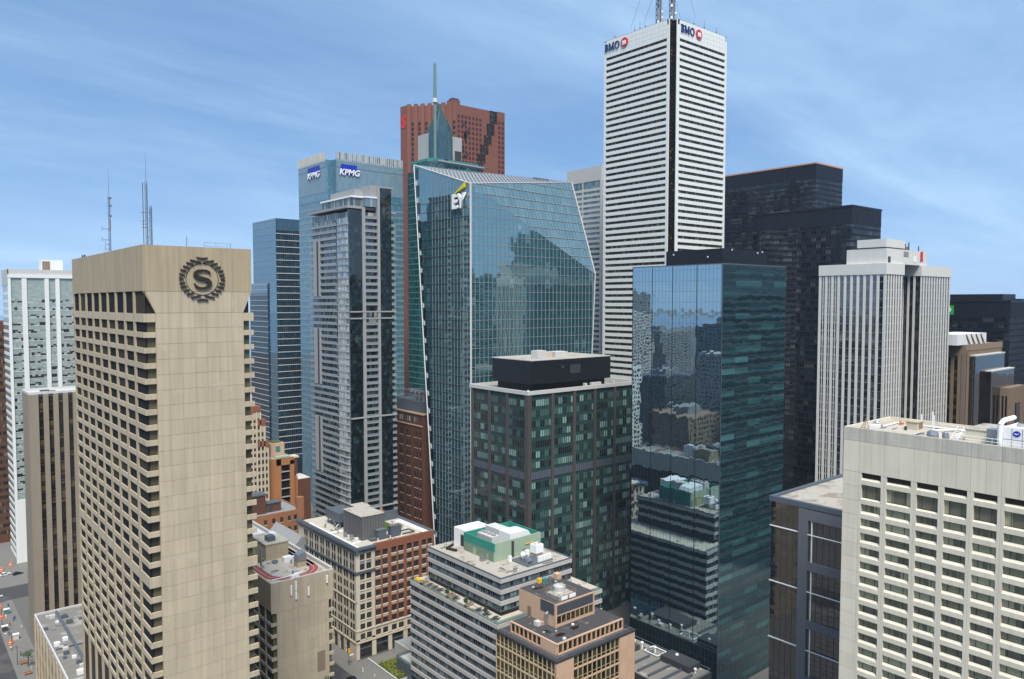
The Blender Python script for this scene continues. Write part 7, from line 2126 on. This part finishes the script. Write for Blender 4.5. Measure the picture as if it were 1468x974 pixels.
for y_ in range(7):
    o = inst('crosswalk_bar', BOX(-0.3, 0, 0.016, 0.3, 4.0, 0.022).mesh('crosswalk_bar', 'road_paint'), None, (18 + y_ * 2.2, 425.5, 0)); o['kind'] = 'structure'
for lab, y_ in (('brown bench on the left pavement just behind the small tree', 329.5), ('brown bench on the left pavement nearest the bottom edge', 319.0)):
    o = thing('bench', lab, 'bench', (38.0, y_, 0.14), 'benches on the left pavement')
    part('seat', BOX(-1.3, -0.4, 0.45, 1.3, 0.4, 0.55), 'rust_brick', o)
    part('backrest', BOX(-1.3, 0.41, 0.45, 1.3, 0.5, 1.0), 'rust_brick', o)
    for sx_ in (-1.0, 1.0):
        part('leg', BOX(sx_ - 0.08, -0.35, 0, sx_ + 0.08, 0.35, 0.449), 'charcoal', o)

# ---------------------------------------------------------------- city to the west and north, seen as reflections in the glass
def block(label, x, y, wd, ln_, hh, mat, gl, fl=3.8, name='city_block'):
    o = thing(name, label, 'building', (x, y, 0), 'city blocks mirrored in the glass')
    part('wall', BOX(0, 0, 0, wd, ln_, hh), mat, o)
    mb = MB()
    st = 3.4 if name == 'city_block' else 1e9
    for z in frange(3, hh - 2.5, fl):
        if name != 'city_block':
            mb.box(-0.08, 0.8, z, wd + 0.08, ln_ - 0.8, z + fl * 0.62)
            mb.box(0.8, -0.07, z, wd - 0.8, ln_ + 0.07, z + fl * 0.62)
            continue
        for q_ in frange(1.2, ln_ - 3, st):                    # punched windows on the two sides the glass can see
            mb.box(wd - 0.1, q_, z, wd + 0.06, q_ + st * 0.6, z + fl * 0.55)
        for q_ in frange(1.2, wd - 3, st):
            mb.box(q_, -0.06, z, q_ + st * 0.6, 0.1, z + fl * 0.55)
    part('window_band', mb, gl, o, stuff=True)
    part('penthouse', BOX(wd * 0.3, ln_ * 0.3, hh, wd * 0.7, ln_ * 0.7, hh + 5), 'mid_grey', o)
    return o
random.seed(21)
WEST = [(-60, 300, 45, 40, 26, 'brown_brick', 'low brown brick block'), (-75, 352, 40, 36, 48, 'brown_stone', 'brown stone block'), (-120, 300, 40, 45, 70, 'grey_concrete', 'weathered concrete slab'), (-130, 400, 50, 30, 40, 'brown_brick', 'brown brick block'),
        (-200, 380, 50, 50, 88, 'grey_concrete', 'grey concrete slab'), (-190, 460, 50, 40, 64, 'slate_metal', 'slate grey block'), (-290, 450, 50, 50, 112, 'mid_grey', 'dark grey slab'), (-70, 430, 40, 40, 80, 'white_panel', 'white panelled block'), (-150, 540, 50, 50, 104, 'slate_metal', 'slate clad tower'),
        (-290, 600, 60, 60, 121, 'light_grey', 'tall pale grey tower'), (-420, 640, 60, 60, 96, 'mid_grey', 'far mid grey tower'), (-380, 500, 50, 50, 70, 'red_brick', 'red brick block'), (-30, 255, 30, 26, 18, 'grey_concrete', 'low concrete block'), (-480, 760, 60, 50, 150, 'mid_grey', 'farthest dark grey tower')]
for (x_, y_, wd, ln_, hh, mt, what) in WEST:
    block(what + ' west of the hotel, seen only mirrored in the glass box', x_, y_, wd, ln_, hh, mt, 'office_dark')
block('dark stepped tower beyond the right edge, seen only mirrored in the slanted glass tower', 452, 30, 60, 50, 196, 'charcoal', 'teal_tower_glass', name='mirrored_tower')
block('lower dark block beyond the right edge, seen only mirrored in the slanted glass tower', 430, -40, 90, 45, 150, 'charcoal', 'teal_tower_glass', name='mirrored_tower')
block('teal banded tower beyond the right edge, seen only mirrored in the glass box', 326, 24, 90, 44, 157, 'light_grey', 'teal_tower_glass', name='mirrored_tower')
fb = thing('brown_far_block', 'dark brown block cut by the left edge behind the white office tower', 'building', (47, 505, 0))
part('wall', BOX(0, 0, 0, 12, 40, 124), 'brown_brick', fb)
Ff = Face(fb, 'R', 0, 0)
Ff.rows('window_band', 'bank_window', 0.5, 11.5, frange(5, 120, 4), 1.8, 0.0, 0.06)
# ---------------------------------------------------------------- thin summer haze
hm = bpy.data.materials.new('haze')
hm.use_nodes = True
ht = hm.node_tree
ht.nodes.clear()
ho = N(ht, 'ShaderNodeOutputMaterial'); hv_ = N(ht, 'ShaderNodeVolumePrincipled')
hv_.inputs['Color'].default_value = (0.72, 0.82, 0.95, 1)
hv_.inputs['Density'].default_value = 0.00005
ht.links.new(hv_.outputs[0], ho.inputs['Volume'])
MATS['haze'] = hm
hz = bpy.data.objects.new('haze', BOX(-9300, -9300, -1.05, 9300, 9300, 360).mesh('haze', 'haze'))
hz['kind'] = 'stuff'
COL.objects.link(hz)
